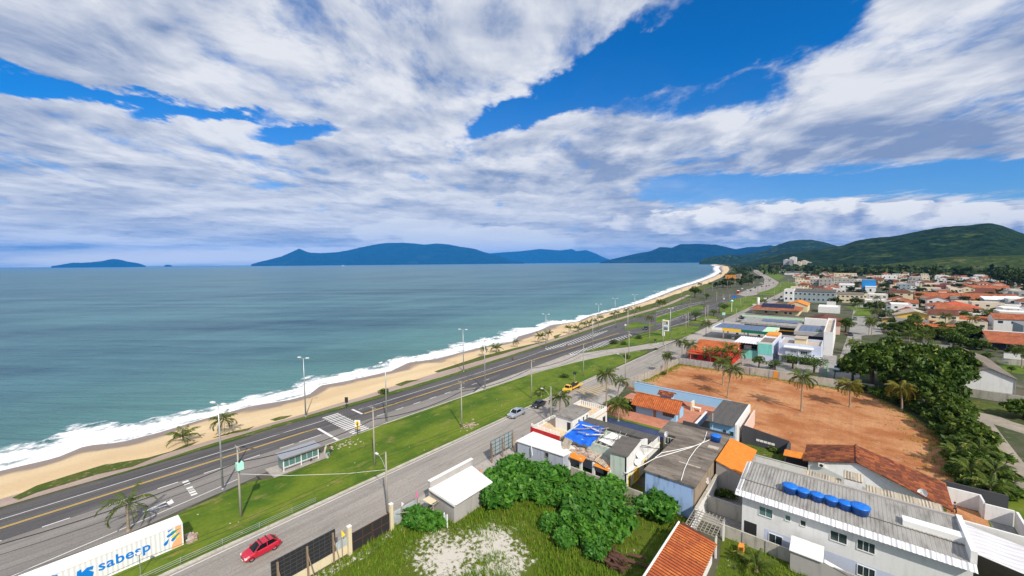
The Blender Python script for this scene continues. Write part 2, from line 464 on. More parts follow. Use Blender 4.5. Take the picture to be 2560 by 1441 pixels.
# beach: slopes from the path down under the water
rng = random.Random(3)
mb = MB(); prof = [(-.0, 0.0), (.12, .05), (.35, -.22), (.6, -.62), (.8, -1.0), (1.0, -1.5), (1.5, -2.3), (3.0, -5.0)]
rows = []
for y in YS:
    xi, xs = interp(INNER, y) + .6, interp(SHORE, y)
    b = len(mb.v)
    for t, z in prof:
        w = math.sin(y * .11 + t * 3) * .06 + math.sin(y * .043) * .08
        mb.v.append((xi + (xs - xi) * t, y, z + (w if 0 < t < .8 else 0) - (.03 if t == 0 else 0)))
    rows.append(b)
n = len(prof)
for b0, b1 in zip(rows, rows[1:]):
    for k in range(n - 1): mb.f.append((b0 + k, b0 + k + 1, b1 + k + 1, b1 + k))
tag(mb.build('beach', M['sand'], smooth=True), 'golden sand beach sloping to the surf', 'beach', kind='structure')

# ------------------------------------------------------------------ sea
def water_mat():
    m, nt, p = newmat('sea_water')
    w1 = noise(nt, gpos(nt, (.55, .16, 1)), .16, 4, .55, .3)      # swell lines along the shore
    w2 = noise(nt, gpos(nt, (1, .4, 1)), .55, 5, .6)
    w3 = noise(nt, gpos(nt, (1, .5, 1)), 2.4, 3, .6)
    big = noise(nt, gpos(nt, (1, .30, 1)), .006, 6, .6)
    near = noise(nt, gpos(nt, (1, .22, 1)), .035, 6, .62); s0 = nt.nodes.new('ShaderNodeSeparateXYZ'); nt.links.new(gpos(nt).s, s0.inputs[0]); X0, Y0_ = X(nt, s0.outputs[0]), X(nt, s0.outputs[1])
    su, sv = X0 * .80 + Y0_ * .60, Y0_ * .80 - X0 * .60            # swell crests run across the bay
    band_ = noise(nt, comb(nt, su * .09, sv), .035, 8, .68, .4); rip = noise(nt, comb(nt, su * .16, sv), .30, 5, .65, .3)
    c = mixc(nt, (big - .5) * 1.6 + (near - .5) * 1.1 + (band_ - .5) * 2.6 + (rip - .5) * 1.1 + .5, (.010, .062, .100), (.070, .190, .215))
    t = nt.nodes.new('ShaderNodeNewGeometry'); sp = nt.nodes.new('ShaderNodeSeparateXYZ'); nt.links.new(t.outputs['Position'], sp.inputs[0])
    sea = (X(nt, sp.outputs[0]) + X(nt, sp.outputs[1]) * .10) * -1.0
    c = mixc(nt, sea.ss(215, 118) * .5, c, (.115, .27, .225))
    lk(nt, c, p.inputs['Base Color'])
    p.inputs['Roughness'].default_value = .28; p.inputs['IOR'].default_value = 1.33
    p.inputs['Specular IOR Level'].default_value = .38
    bumpn(nt, p, w1 * .8 + band_ * 3.0 + rip * 1.2 + w2 * .6 + w3 * .2, .8, 1.2)
water_mat()
mb = MB(); g = 60
xs = [-90000, -30000, -9000, -3000, -1200, -600, -300, -100, 0, 3000, 90000]
ysx = [-60000, -3000, -400, 0, 300, 900, 3000, 9000, 30000, 120000]
for y in ysx:
    for x in xs: mb.v.append((x, y, -1.5))
nx = len(xs)
for j in range(len(ysx) - 1):
    for i in range(nx - 1):
        a = j * nx + i; mb.f.append((a, a + 1, a + nx + 1, a + nx))
tag(mb.build('sea', M['sea_water']), 'blue green sea filling the bay', 'sea', kind='structure')

# surf: sheets of foam and low breakers along the shore
def foam_mat():
    m, nt, p = newmat('foam')
    uv = nt.nodes.new('ShaderNodeUVMap'); uv.uv_map = 'uv'
    sp = nt.nodes.new('ShaderNodeSeparateXYZ'); nt.links.new(uv.outputs[0], sp.inputs[0])
    v = X(nt, sp.outputs[1])
    n1 = noise(nt, gpos(nt, (1, .35, 1)), .28, 7, .65, .6); n2 = noise(nt, gpos(nt, (1, .6, 1)), 1.3, 6, .65, .4)
    d = (n1 - .5) * 1.9 + (n2 - .5) * 1.1 + 1.08 - (v - .30).abs() * 1.25 - v.ss(.80, 1.0) * .6 + v.ss(.06, 0.0) * .25
    f = d.ss(.36, .90)
    p.inputs['Base Color'].default_value = (.86, .88, .90, 1); p.inputs['Roughness'].default_value = .9
    bumpn(nt, p, n2, .8, .3)
    tr = nt.nodes.new('ShaderNodeBsdfTransparent'); mx = nt.nodes.new('ShaderNodeMixShader')
    lk(nt, f, mx.inputs[0]); nt.links.new(tr.outputs[0], mx.inputs[1]); nt.links.new(p.outputs[0], mx.inputs[2])
    nt.links.new(mx.outputs[0], nt.nodes['Material Output'].inputs[0])
foam_mat()
FOAMW = [(-400, 16), (-8, 16), (8, 17), (15, 12), (24, 8), (34, 9.5), (43, 12), (50, 13.5), (58, 12.5), (67, 9.5), (79, 10), (96, 12), (112, 13), (128, 16), (140, 15), (152, 13), (160, 16), (176, 18),
         (184, 5), (200, 12), (208, 15), (222, 4), (240, 9), (250, 4), (290, 4), (420, 10), (560, 12), (800, 14), (1100, 18), (2000, 30), (3000, 40), (4200, 30)]
mb = MB(); uvs = []; prev = None
for y in [v for v in YS if -200 < v < 4200]:
    xs_, w = interp(SHORE, y), interp(FOAMW, y) * (1.12 + .12 * math.sin(y * .37) + .1 * math.sin(y * .91))
    row = []
    for k in range(13):
        t = k / 12
        hump = .55 * math.exp(-((t - .78) / .10) ** 2) * (.5 + .5 * math.sin(y * .09 + 1)) + .12 * math.sin(y * .7 + t * 9) * t * (1 - t)
        mb.v.append((xs_ + .9 - (w + .9) * t, y, -1.44 + .05 * (1 - t) + hump * .9)); uvs.append((y * .01, t)); row.append(len(mb.v) - 1)
    if prev:
        for k in range(12): mb.f.append((prev[k], prev[k + 1], row[k + 1], row[k]))
    prev = row
fo = mb.build('surf_foam', M['foam'], smooth=True)
ul = fo.data.uv_layers.new(name='uv')
for li, lp in enumerate(fo.data.loops): ul.data[li].uv = uvs[lp.vertex_index]
tag(fo, 'white foam of waves breaking on the sand', 'surf', kind='stuff')

# ------------------------------------------------------------------ hills and islands
def hash2(i, j): return ((math.sin(i * 127.1 + j * 311.7) * 43758.5453) % 1.0)
def vnoise(x, y):
    i, j = math.floor(x), math.floor(y); fx, fy = x - i, y - j
    fx, fy = fx * fx * (3 - 2 * fx), fy * fy * (3 - 2 * fy)
    a, b, c, d = hash2(i, j), hash2(i + 1, j), hash2(i, j + 1), hash2(i + 1, j + 1)
    return a + (b - a) * fx + (c - a) * fy + (a - b - c + d) * fx * fy
def fbm(x, y, o=4):
    s, a = 0, .5
    for _ in range(o): s += a * vnoise(x, y); x, y, a = x * 2.03 + 5.1, y * 2.03 + 1.7, a * .5
    return s
def ridge(name, label, cat, mat, prof, D, D0, rough=.25, nb=160, nd=26, back=.5, base=-3.0, far=1.35):
    """a real hill: crest surveyed from the photo at distance D, slopes down to D0 in front and behind the crest"""
    pts = []
    for px, py in prof:
        d = ray('Z', px, py); h = math.hypot(d.x, d.y)
        pts.append((math.atan2(d.x, d.y), d.z / h))
    pts.sort()
    mb = MB(); rows = []
    for i in range(nb + 1):
        az = pts[0][0] + (pts[-1][0] - pts[0][0]) * i / nb
        for (a0, t0), (a1, t1) in zip(pts, pts[1:]):
            if az <= a1 + 1e-9: tt = t0 + (t1 - t0) * (az - a0) / max(1e-9, a1 - a0); break
        H = CAMH + tt * D
        row = []
        for k in range(nd + 1):
            s = k / nd
            dist = D0 + (D * far - D0) * s
            u = (dist - D0) / (D - D0) if dist < D else max(0, 1 - (dist - D) / (D * far - D) * (1 / back) * .8)
            f = u * u * (3 - 2 * u) * .55 + u * .45
            n = (fbm(az * D / (D * .035), dist / (D * .035), 4) - .5) * rough * u * (1.02 - u) * 4
            x, y = math.sin(az) * dist, math.cos(az) * dist
            cx = (fbm(az * 260 + 3, dist / D * 90, 2) - .5) * .03
            z = base + (H - base) * max(0, min(1.0, f + n * .5 + cx * u))
            row.append(len(mb.v)); mb.v.append((x, y, z))
        rows.append(row)
    for r0, r1 in zip(rows, rows[1:]):
        for k in range(nd): mb.f.append((r0[k], r1[k], r1[k + 1], r0[k + 1]))
    return tag(mb.build(name, M[mat], smooth=True), label, cat, kind='structure')
def forest_mat(name, c0, c1, c2, sc, patch=.6):
    m, nt, p = newmat(name)
    n1 = noise(nt, gpos(nt), sc, 6, .65); n2 = noise(nt, gpos(nt), sc * 9, 5, .7); n3 = noise(nt, gpos(nt), sc * .35, 3)
    c = mixc(nt, n2.ss(.3, .7), c0, c1)
    c = mixc(nt, (n1 + (n3 - .5) * .8).ss(.58, .72) * patch, c, c2)
    n4 = noise(nt, gpos(nt), sc * 4, 5, .6); c = mixc(nt, n4.ss(.35, .62) * .75, mul(c0, .8), c)
    lk(nt, c, p.inputs['Base Color']); p.inputs['Roughness'].default_value = 1; p.inputs['Specular IOR Level'].default_value = .05
    bumpn(nt, p, n1 * .4 + n2 * .5 + n4 * .8, 1.0, .22 / sc)
forest_mat('forest_near', (.010, .030, .011), (.050, .088, .022), (.13, .18, .04), .006, .75)
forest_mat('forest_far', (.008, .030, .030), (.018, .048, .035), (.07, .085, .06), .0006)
forest_mat('pasture', (.05, .085, .02), (.10, .13, .035), (.21, .19, .08), .01, .9)
ridge('hill', 'big wooded green hill rising behind the town', 'hill', 'forest_near',
      [(1840, 664), (1900, 648), (1960, 634), (2030, 626), (2110, 613), (2140, 602), (2180, 595), (2240, 590), (2300, 577), (2360, 567), (2420, 563), (2450, 559), (2480, 558), (2510, 566), (2560, 585), (2640, 600), (2800, 615), (3000, 640)], 3300, 1650, .30, 260, 60)
ridge('hill', 'smaller wooded hill at the end of the beach left of the big hill', 'hill', 'forest_near',
      [(1748, 660), (1760, 647), (1772, 643), (1800, 640), (1850, 637), (1890, 631), (1920, 622), (1950, 610), (1975, 602), (2000, 599), (2030, 599), (2060, 605), (2090, 614), (2150, 628), (2250, 640)], 6500, 5000, .25, 160, 36)
ridge('hill', 'low wooded headland with a dark cliff at the end of the beach', 'headland', 'forest_near',
      [(1748, 657), (1752, 651), (1762, 646), (1778, 642), (1800, 639), (1822, 635), (1845, 637), (1870, 641), (1910, 645), (1960, 648), (2010, 650)], 5600, 5250, .2, 90, 16)
ridge('hill', 'pale green pasture rise at the foot of the big hill', 'hill', 'pasture',
      [(2150, 669), (2220, 660), (2300, 651), (2380, 642), (2450, 641), (2560, 638), (2700, 640), (2900, 645)], 1750, 1350, .2, 90, 20)
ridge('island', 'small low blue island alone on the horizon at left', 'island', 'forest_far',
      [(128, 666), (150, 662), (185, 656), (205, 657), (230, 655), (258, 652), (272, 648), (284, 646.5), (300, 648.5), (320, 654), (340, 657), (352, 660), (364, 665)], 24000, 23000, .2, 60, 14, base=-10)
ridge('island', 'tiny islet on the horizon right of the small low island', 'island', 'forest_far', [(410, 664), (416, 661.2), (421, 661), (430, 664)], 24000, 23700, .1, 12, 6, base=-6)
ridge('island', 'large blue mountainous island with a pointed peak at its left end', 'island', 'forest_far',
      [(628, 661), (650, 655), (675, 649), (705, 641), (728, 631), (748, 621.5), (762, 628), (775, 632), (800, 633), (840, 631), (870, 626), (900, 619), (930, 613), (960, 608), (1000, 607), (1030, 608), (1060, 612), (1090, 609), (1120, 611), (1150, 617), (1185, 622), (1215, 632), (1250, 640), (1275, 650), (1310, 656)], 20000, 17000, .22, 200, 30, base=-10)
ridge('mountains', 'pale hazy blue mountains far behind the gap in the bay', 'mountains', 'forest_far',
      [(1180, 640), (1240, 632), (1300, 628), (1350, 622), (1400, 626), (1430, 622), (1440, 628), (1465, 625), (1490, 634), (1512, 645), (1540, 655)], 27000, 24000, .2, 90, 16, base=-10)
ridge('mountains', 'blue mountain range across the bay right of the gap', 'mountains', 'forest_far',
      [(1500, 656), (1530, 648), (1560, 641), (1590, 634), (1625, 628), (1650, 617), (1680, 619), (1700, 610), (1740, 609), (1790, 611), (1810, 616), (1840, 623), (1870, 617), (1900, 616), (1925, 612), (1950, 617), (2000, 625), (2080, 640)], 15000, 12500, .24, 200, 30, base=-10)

# ------------------------------------------------------------------ haze
hm, hnt, hp = newmat('haze_air')
pv = hnt.nodes.new('ShaderNodeVolumePrincipled')
pv.inputs['Color'].default_value = (.03, .34, 1.0, 1); pv.inputs['Density'].default_value = HAZE = 3.0e-5
pv.inputs['Anisotropy'].default_value = -0.32
hnt.nodes.remove(hp); hnt.links.new(pv.outputs[0], hnt.nodes['Material Output'].inputs['Volume'])
zt = max((max(v.co.z for v in o.data.vertices) for o in C.objects if o.type == 'MESH'), default=100) + 30
tag(MB().box(-30000, 30000, -3000, 29000, -20, zt).build('haze', hm), 'thin blue sea haze', 'haze', kind='stuff')
# ------------------------------------------------------------------ roads, lawns, lots (sheets a few mm to cm above each other)
def tri(poly):
    """fan-safe triangulation of a flat polygon"""
    from mathutils.geometry import tessellate_polygon
    return [tuple(t) for t in tessellate_polygon([[Vector((p[0], p[1], 0)) for p in poly]])]
def sheet(name, poly, z, mat, label=None, kind='structure', t=0.0):
    mb = MB(); fs = tri(poly)
    up = []
    for f in fs:
        a, b, c = (Vector((poly[i][0], poly[i][1])) for i in f)
        up.append(f if (b - a).cross(c - a) > 0 else f[::-1])
    mb.add([(p[0], p[1], z) for p in poly], up)
    if t:
        n = len(poly); b = len(mb.v)
        ar = sum(poly[i][0] * poly[(i + 1) % n][1] - poly[(i + 1) % n][0] * poly[i][1] for i in range(n))
        mb.add([(p[0], p[1], z) for p in poly] + [(p[0], p[1], z - t) for p in poly],
               [((i + 1) % n, i, i + n, (i + 1) % n + n) if ar > 0 else (i, (i + 1) % n, (i + 1) % n + n, i + n) for i in range(n)])
    o = mb.build(name, M[mat]); o['kind'] = kind
    if label: o['label'] = label
    return o
Zl, Zr, Zm = .03, .012, .022     # lawns, roads, painted marks (raised lawns are real kerbs, see below)
# highway: near stretch, seaward lanes dark, landward lanes paler
sheet('road', [(-95.2, -400), (-71, -400), (-71, -10), (-73.1, 6.4), (-75.4, 20), (-78.3, 34.5), (-78.3, 44), (-77.9, 74.7), (-77.5, 92), (-78.6, 120), (-79.3, 145), (-79.6, 165), (-78.5, 205), (-78.2, 300),
              (-98.4, 300), (-103.5, 217), (-98.6, 130), (-94.8, 77), (-95.0, 28)], Zr, 'asphalt_dark', 'dark asphalt coast highway')
sheet('road', [(-84.1, -400), (-71.1, -400), (-71.1, -10), (-73.2, 6.4), (-75.5, 20), (-78.4, 34.5), (-78.4, 44), (-78.0, 74.7), (-81.5, 80), (-84.1, 74)], Zr + .005, 'asphalt_lane', 'paler worn bus lane of the highway')
# farther: carriageways surveyed from the photo
sl = GP('J', [(0, 880), (160, 835), (300, 800), (480, 770), (640, 742), (800, 700), (960, 655), (1100, 622)])
sr = GP('J', [(1120, 650), (960, 690), (800, 730), (660, 768), (500, 800), (330, 862), (160, 905), (0, 962)])
sheet('road', sl + sr, Zr + .006, 'asphalt_dark', 'seaward carriageway curving along the beach')
lr = GP('J', [(0, 1060), (120, 1030), (230, 985), (400, 925), (540, 880), (670, 868), (690, 790), (800, 760), (1000, 700), (1180, 655)])
rr = GP('J', [(1380, 655), (1170, 735), (1000, 800), (830, 862), (650, 935), (520, 985), (400, 1045), (150, 1110), (0, 1150)])
sheet('road', lr + rr, Zr + .007, 'asphalt_dark', 'landward carriageway past the petrol station')
fl = GP('R', [(360, 862), (460, 830), (720, 725), (980, 652), (1005, 520), (935, 470), (810, 395), (690, 320), (640, 270), (600, 238), (560, 218)])
fr = GP('R', [(640, 218), (705, 250), (860, 335), (1060, 440), (1200, 520), (1330, 600), (1260, 690), (1060, 790), (820, 880), (560, 915)])
sheet('road', fl + fr, Zr + .010, 'asphalt_light', 'far highway full of traffic running to the hills')
ff = GP('R', [(560, 218), (640, 218)]);
# service street and its pavements
sheet('road', [(-59.4, -400), (-46.4, -400), (-46.4, 100), (-47.9, 107), (-45.6, 134), (-44.6, 143.5), (-46, 165), (-47, 300), (-46, 420), (-45, 640), (-53, 760), (-62, 830), (-70, 800), (-58, 700), (-56.5, 480), (-57.8, 300), (-58.2, 215), (-58.8, 163), (-59.5, 113)], Zr + .001, 'asphalt_light', 'pale worn asphalt service street')
sheet('pavement', [(-49.0, -400), (-46.5, -400), (-46.5, 100), (-48.1, 107), (-45.8, 134), (-44.8, 150), (-47.6, 150), (-48.6, 134), (-50.2, 107), (-49.4, 90)], .020, 'pale_concrete', 'dusty pavement along the lot fences')
slipR = [(-78.0, 74.7), (-76.9, 100.6), (-73.7, 123.8), (-69.4, 142.2), (-63.0, 158), (-59.4, 164)]
slipL = GP('E', [(2081, 200), (1870, 222), (1600, 268), (1300, 305), (1100, 335), (940, 352)])
sheet('slip_road', slipR + [(-58.8, 190)] + slipL + [(-81.4, 100), (-81.0, 82)], Zr + .009, 'pale_concrete', 'pale concrete slip road between the two lawns')
# side streets in town
sheet('side_street', [(20.6, 20), (25.2, 20), (24.9, 112), (25.4, 133), (23.2, 140), (21.9, 130)], .018, 'dirt_road', 'dusty lane behind the dense trees')
sheet('side_street', [(23.0, 139), (25.5, 132), (34, 123), (44, 114), (46, 119), (36, 129), (29, 136.5), (25.5, 143)], .020, 'dirt_road', 'sandy track crossing the lane')
sheet('side_street', [(-2.2, 143.6), (3.5, 143.6), (4.5, 190), (6, 250), (14, 262), (14, 300), (9, 330), (10, 420), (5, 420), (3, 330), (1.5, 260), (-1.2, 190)], .019, 'yard_concrete', 'pale unpaved street between the houses')
# lawns: raised 10 cm, with a kerb
LZ = .11
lawnA = [(-70.2, -400), (-60.0, -400), (-60.0, 113), (-59.6, 150), (-60.6, 157), (-63.4, 154.5), (-70.2, 139.8), (-74.4, 122), (-77.6, 99.5), (-78.5, 75), (-78.9, 48), (-78.6, 44), (-78.6, 34.8), (-75.8, 33.2), (-72.9, 32.5), (-72.9, 24.2), (-75.0, 20.5), (-72.6, 6.4), (-70.4, -9)]
lawnA = [(x + .35 if x < -62 else x, y) for x, y in lawnA]
sheet('lawn', lawnA, LZ, 'lawn', 'mown lawn between the highway and the service street', t=.2)
lawnB = GP('E', [(1100, 331), (1210, 292), (1400, 250), (1560, 190), (1650, 152), (1850, 108), (2081, 66)]) + GP('F', [(700, 138), (830, 150), (838, 180), (780, 215), (640, 262), (480, 300), (330, 325)]) + GP('E', [(1870, 215), (1600, 262), (1300, 298)])
sheet('lawn', lawnB, LZ, 'lawn', 'lawn with the tall white fuel sign', t=.2)
sheet('lawn', GP('F', [(80, 180), (110, 135), (185, 102), (290, 115), (400, 133), (360, 150), (250, 160)]), LZ, 'lawn', 'small triangular grass island at the fork', t=.2)
sheet('lawn', GP('J', [(0, 962), (160, 910), (330, 868), (420, 862), (545, 872), (480, 895), (400, 915), (230, 975), (100, 1025), (0, 1045)]), LZ, 'lawn', 'long grass island between the carriageways', t=.2)
sheet('lawn', GP('J', [(380, 858), (500, 815), (655, 802), (655, 862), (540, 868)]), LZ, 'lawn', 'small grass island beside the junction', t=.2)
sheet('lawn', GP('J', [(410, 1040), (520, 1000), (640, 955), (740, 935), (900, 985), (720, 1052), (600, 1052)]), LZ, 'lawn', 'small lawn with a sandy patch', t=.2)
sheet('lawn', GP('R', [(0, 1312), (330, 1312), (1130, 935), (1110, 918), (560, 918), (300, 1000), (0, 1115)]), LZ, 'lawn', 'long lawn beside the far highway', t=.2)
sheet('lawn', GP('R', [(830, 838), (900, 880), (1060, 892), (1220, 890), (1450, 790), (1600, 720), (1725, 660), (1690, 610), (1520, 580), (1400, 575), (1340, 620), (1250, 700), (1060, 780)]), LZ, 'lawn', 'far lawn beyond the turning', t=.2)
sheet('lawn', GP('R', [(1060, 430), (1200, 510), (1290, 560), (1480, 470), (1300, 400), (1030, 330), (830, 270), (740, 262), (900, 350)]), LZ, 'lawn', 'far dry grass strip by the traffic queue', t=.2)
sheet('sandy_patch', GP('J', [(610, 1010), (700, 985), (860, 995), (850, 1025), (760, 1050)]), LZ + .02, 'dirt_road', 'bare sandy patch in the small lawn')
# kerbs on the two sides of the big lawn
mb = MB()
mb.box(-60.0, -59.5, -400, 113, -.05, .14)
for (x0, y0), (x1, y1) in zip(lawnA[5:14], lawnA[6:15]):
    d = Vector((y1 - y0, -(x1 - x0))).normalized() * .17
    mb.prism([(x0 + d.x, y0 + d.y), (x0 - d.x, y0 - d.y), (x1 - d.x, y1 - d.y), (x1 + d.x, y1 + d.y)], -.05, .135)
tag(mb.build('kerb', M['kerb']), 'pale concrete kerb round the big lawn', 'kerb', kind='structure')
# seaward: verge, footpath, dune grass
def strip(name, tabL, tabR, z, mat, label, t=0.0, y0=-200, y1=900):
    ys = [y for y in YS if y0 <= y <= y1]
    wob = lambda y, s: (vnoise(y * .22, s) - .5) * 1.1
    L = [(interp(tabL, y) + wob(y, 3.3) * .6, y) for y in ys]; R = [(interp(tabR, y) + wob(y, 8.1) * .25, y) for y in ys]
    mb = MB()
    mb.v = [(x, y, z) for x, y in L] + [(x, y, z) for x, y in R]; n = len(ys)
    mb.f = [(i, n + i, n + i + 1, i + 1) for i in range(n - 1)]
    o = mb.build(name, M[mat]); return tag(o, label, None, kind='structure')
roadL = [(-400, -95.2), (-5, -95.0), (28, -96.0), (77, -95.0), (130, -98.8), (217, -104.2), (300, -104.5), (350, -108), (450, -123)]
pathR = [(-400, -95.0), (10, -96.0), (28, -97.6), (60, -97.4), (80, -97.4), (137, -101.0), (226, -108.0), (300, -110), (350, -114), (450, -128)]
pathL = [(-400, -99), (0, -99.6), (40, -99.2), (84, -102.5), (146, -104.8), (204, -111), (300, -114.5), (350, -118.5), (450, -132)]
strip('verge', pathR, roadL, .045, 'verge', 'grass verge between the footpath and the highway', y1=450, y0=6)
strip('footpath', pathL, pathR, .03, 'path', 'brownish seafront footpath', y1=450)
strip('dune_grass', [(83, -104.5), (107, -107.4), (125, -106.8), (142, -105.8), (150, -104.8)], [(83, -102.6), (146, -104.4), (150, -104.6)], .05, 'dune_grass', 'strip of grass on the beach side of the footpath', y0=82, y1=150)
strip('dune_grass', [(155, -104.6), (160, -109), (180, -110), (200, -111.5), (217, -115), (240, -119.5), (262, -121), (300, -125), (347, -130), (453, -145), (531, -154), (680, -173)], [(155, -104.5), (204, -110.5), (300, -114), (350, -118), (450, -131.5), (680, -150)], .05, 'dune_grass', 'wide grassy dune strip under the beach palms', y0=155, y1=680)
dg = GP('A', [(100, 800), (300, 700), (700, 575), (850, 530), (1200, 475), (1400, 420), (1560, 345), (1640, 330), (1560, 372), (1330, 445), (1200, 495), (1080, 545), (800, 605), (520, 690), (300, 755), (150, 815)], .1)
sheet('dune_grass', dg, .12, 'dune_grass', 'patch of green creeper on the sand beside the footpath')
sheet('dune_grass', GP('H', [(360, 945), (520, 905), (700, 870), (760, 850), (700, 885), (560, 915), (440, 945)], .05), .10, 'dune_grass', 'thin patch of creeper beside the second palm')
sheet('dune_grass', GP('H', [(880, 800), (960, 775), (1060, 765), (1000, 790), (920, 810)], .05), .10, 'dune_grass', 'small patch of creeper near the lamp post')
sheet('dune_grass', GP('H', [(1880, 520), (1970, 488), (2080, 478), (2000, 500), (1930, 530)], .05), .10, 'dune_grass', 'small patch of creeper behind the low shrub')
# lots
sheet('dirt_lot', GP('F', [(100, 745), (170, 720), (280, 690), (500, 565), (622, 520), (1000, 566), (1450, 648), (1740, 690), (2060, 745)]) + [(6, 142), (11.5, 131), (15.5, 118), (16.5, 103), (14.8, 92), (11.8, 84.5), (2, 86.3), (-7.5, 88), (-14.5, 88), (-15.2, 100), (-20.4, 105.7), (-42.5, 103.4)], .016, 'red_dirt', 'bare orange dirt lot')
sheet('weedy_ground', [(-46.2, -60), (-46.2, 57), (-36, 57), (-26.5, 60.2), (-16.0, 60.4), (-15.5, 55), (-15.5, -60)], .014, 'weedy_ground', 'sandy weedy ground of the empty lot')
sheet('weedy_ground', [(-10.5, -60), (-10.5, 49.5), (-11.6, 57.4), (-3.8, 55.9), (20.5, 55.5), (20.5, -60)], .015, 'weedy_ground', 'overgrown yard in front of the white house')
sheet('lawn_strip', [(14.8, 60), (20.7, 60), (21.4, 102), (21.8, 128), (17.4, 118), (16.6, 100), (15.2, 84), (17.4, 72)], .017, 'lawn', 'rough grass strip along the dusty lane')
sheet('patio', [(-44.5, 84.4), (-28.5, 84.4), (-28.5, 90), (-23.5, 92), (-23.2, 105.4), (-29.8, 105.2), (-44.5, 103)], .018, 'patio', 'terracotta patio round the light blue house')
sheet('pool_floor', [(-40.2, 80.2), (-24, 79), (-24.4, 83.2), (-43.5, 83.5)], .018, 'blue_floor', 'dark blue strip of yard below the patio')
sheet('lawn_strip', [(-43.5, 83.45), (-28.6, 83.45), (-28.6, 84.5), (-44.0, 84.5)], .05, 'lawn', 'narrow grass edge between patio and blue yard')
sheet('yard', [(-15.9, 57.5), (-9.6, 57.5), (-9.6, 82), (-15.9, 82)], .019, 'yard_concrete', 'concrete side yard')
sheet('yard', [(-10, 72), (12, 70), (12, 88), (-14, 88), (-14.5, 80)], .013, 'verge', 'grassy back yard')
sheet('yard', [(11.2, 76), (15.2, 71), (16, 84), (12.4, 85)], .022, 'red_dirt', 'brown earth yard')
sheet('yard', [(-44.4, 143.2), (-2.4, 143.2), (-2, 192), (-46, 192)], .012, 'yard_concrete', 'concrete yards behind the lot wall')
sheet('forecourt', [(-57.6, 192), (-14, 192), (-14, 262), (-57.6, 262)], .0165, 'pale_concrete', 'petrol station forecourt')
sheet('lawn_strip', GP('S', [(640, 1130), (1240, 1180), (1240, 1360), (820, 1370), (900, 1250)]), .024, 'lawn', 'patch of lawn between the far houses')
sheet('lawn_strip', GP('T', [(690, 1380), (1100, 1385), (1200, 1441), (700, 1441)]), .024, 'lawn', 'green plot below the white wall')
sheet('lawn_strip', GP('G', [(1360, 1000), (1873, 1080), (1873, 1200), (1400, 1110), (1310, 1050)]), .023, 'dune_grass', 'dry grass plot in front of the grey wall')
sheet('lawn_strip', GP('G', [(1620, 655), (1873, 690), (1873, 780), (1720, 760)]), .023, 'lawn', 'lawn behind the white gabled house')

# ------------------------------------------------------------------ painted road markings
def lines(name, label, rects, mat, z=Zm):
    mb = MB()
    for r in rects:
        if len(r) == 4 and not isinstance(r[0], tuple):
            x0, x1, y0, y1 = r; mb.quad((x0, y0, z), (x1, y0, z), (x1, y1, z), (x0, y1, z))
        else: mb.quad(*[(p[0], p[1], z) for p in r])
    return tag(mb.build(name, M[mat]), label, None, kind='structure')
def polyline(tab, w):
    out = []
    for (x0, y0), (x1, y1) in zip(tab, tab[1:]):
        d = Vector((y1 - y0, -(x1 - x0))).normalized() * (w / 2)
        out.append(((x0 - d.x, y0 - d.y), (x0 + d.x, y0 + d.y), (x1 + d.x, y1 + d.y), (x1 - d.x, y1 - d.y)))
    return out
yl = [(-88.3, -300), (-88.3, 37.4)]; yl2 = [(-88.0, 48.5), (-88.3, 80), (-88.2, 120), (-88.0, 150), (-87.6, 187)]
off = lambda t, d: [(x + d, y) for x, y in t]
lines('road_marking', 'double yellow centre line of the highway', [q for t in (yl, yl2) for d in (-.16, .16) for q in polyline(off(t, d), .15)], 'road_yellow')
edgeL = [(-91.5, -300), (-91.4, 40.5)]; edgeL2 = [(-91.6, 49), (-91.6, 90), (-92.6, 115), (-94.9, 140), (-98.0, 175), (-102.5, 215)]
lines('road_marking', 'white edge lines of the highway', polyline(edgeL, .16) + polyline(edgeL2, .16) + polyline([(-73.3, -20), (-73.4, -4), (-75.0, 5.9), (-76.3, 13.7), (-77.4, 19.5)], .16) + polyline(off(yl2, 9.6)[:2], .14) + polyline([(-59.0, -300), (-59.0, 113), (-58.4, 160)], .12), 'road_white')
lines('road_marking', 'white lane dashes of the highway', [(-84.25, -84.05, y, y + 2.6) for y in [-26.0 + 6.05 * k for k in range(10)]] + [(-84.25, -84.05, y, y + 2.2) for y in [49.5 + 5.2 * k for k in range(8)]] + [(-84.2, -84.0, 32, 36.5)], 'road_white')
lines('road_marking', 'zebra crossing', [(-93.3 + .98 * k, -92.85 + .98 * k, 40.8, 44.7) for k in range(16)], 'road_white')
lines('road_marking', 'stop lines at the zebra crossing', [(-87.9, -78.6, 37.2, 37.75), (-93.0, -88.2, 47.8, 48.35)], 'road_white')
lines('road_marking', 'row of white squares across the bus lane', [(-83.6 + .95 * k, -83.0 + .95 * k, 13.3, 14.1) for k in range(7) if k != 2], 'road_white')
ar = [GP('M', q) for q in ([(1880, 545), (1990, 520), (2290, 370), (2230, 385)], [(1880, 545), (2320, 410), (2290, 430), (1990, 525)], [(2210, 395), (2290, 365), (2320, 410), (2240, 432)])]
lines('road_marking', 'white painted bus lane arrow', ar, 'road_white')
def hatch(L, R, n, w):
    out = []
    for k in range(n):
        t = (k + .5) / n
        def at(P):
            s = t * (len(P) - 1); i = min(int(s), len(P) - 2); f = s - i
            return Vector(P[i]) * (1 - f) + Vector(P[i + 1]) * f
        a, b = at(L), at(R); d = Vector((0, w / 2))
        out.append((tuple(a - d), tuple(b - d), tuple(b + d), tuple(a + d)))
    return out
hl1 = GP('I', [(1110, 990), (1350, 920), (1600, 840), (1780, 795)]); hr1 = GP('I', [(1140, 1005), (1400, 945), (1640, 865), (1790, 800)])
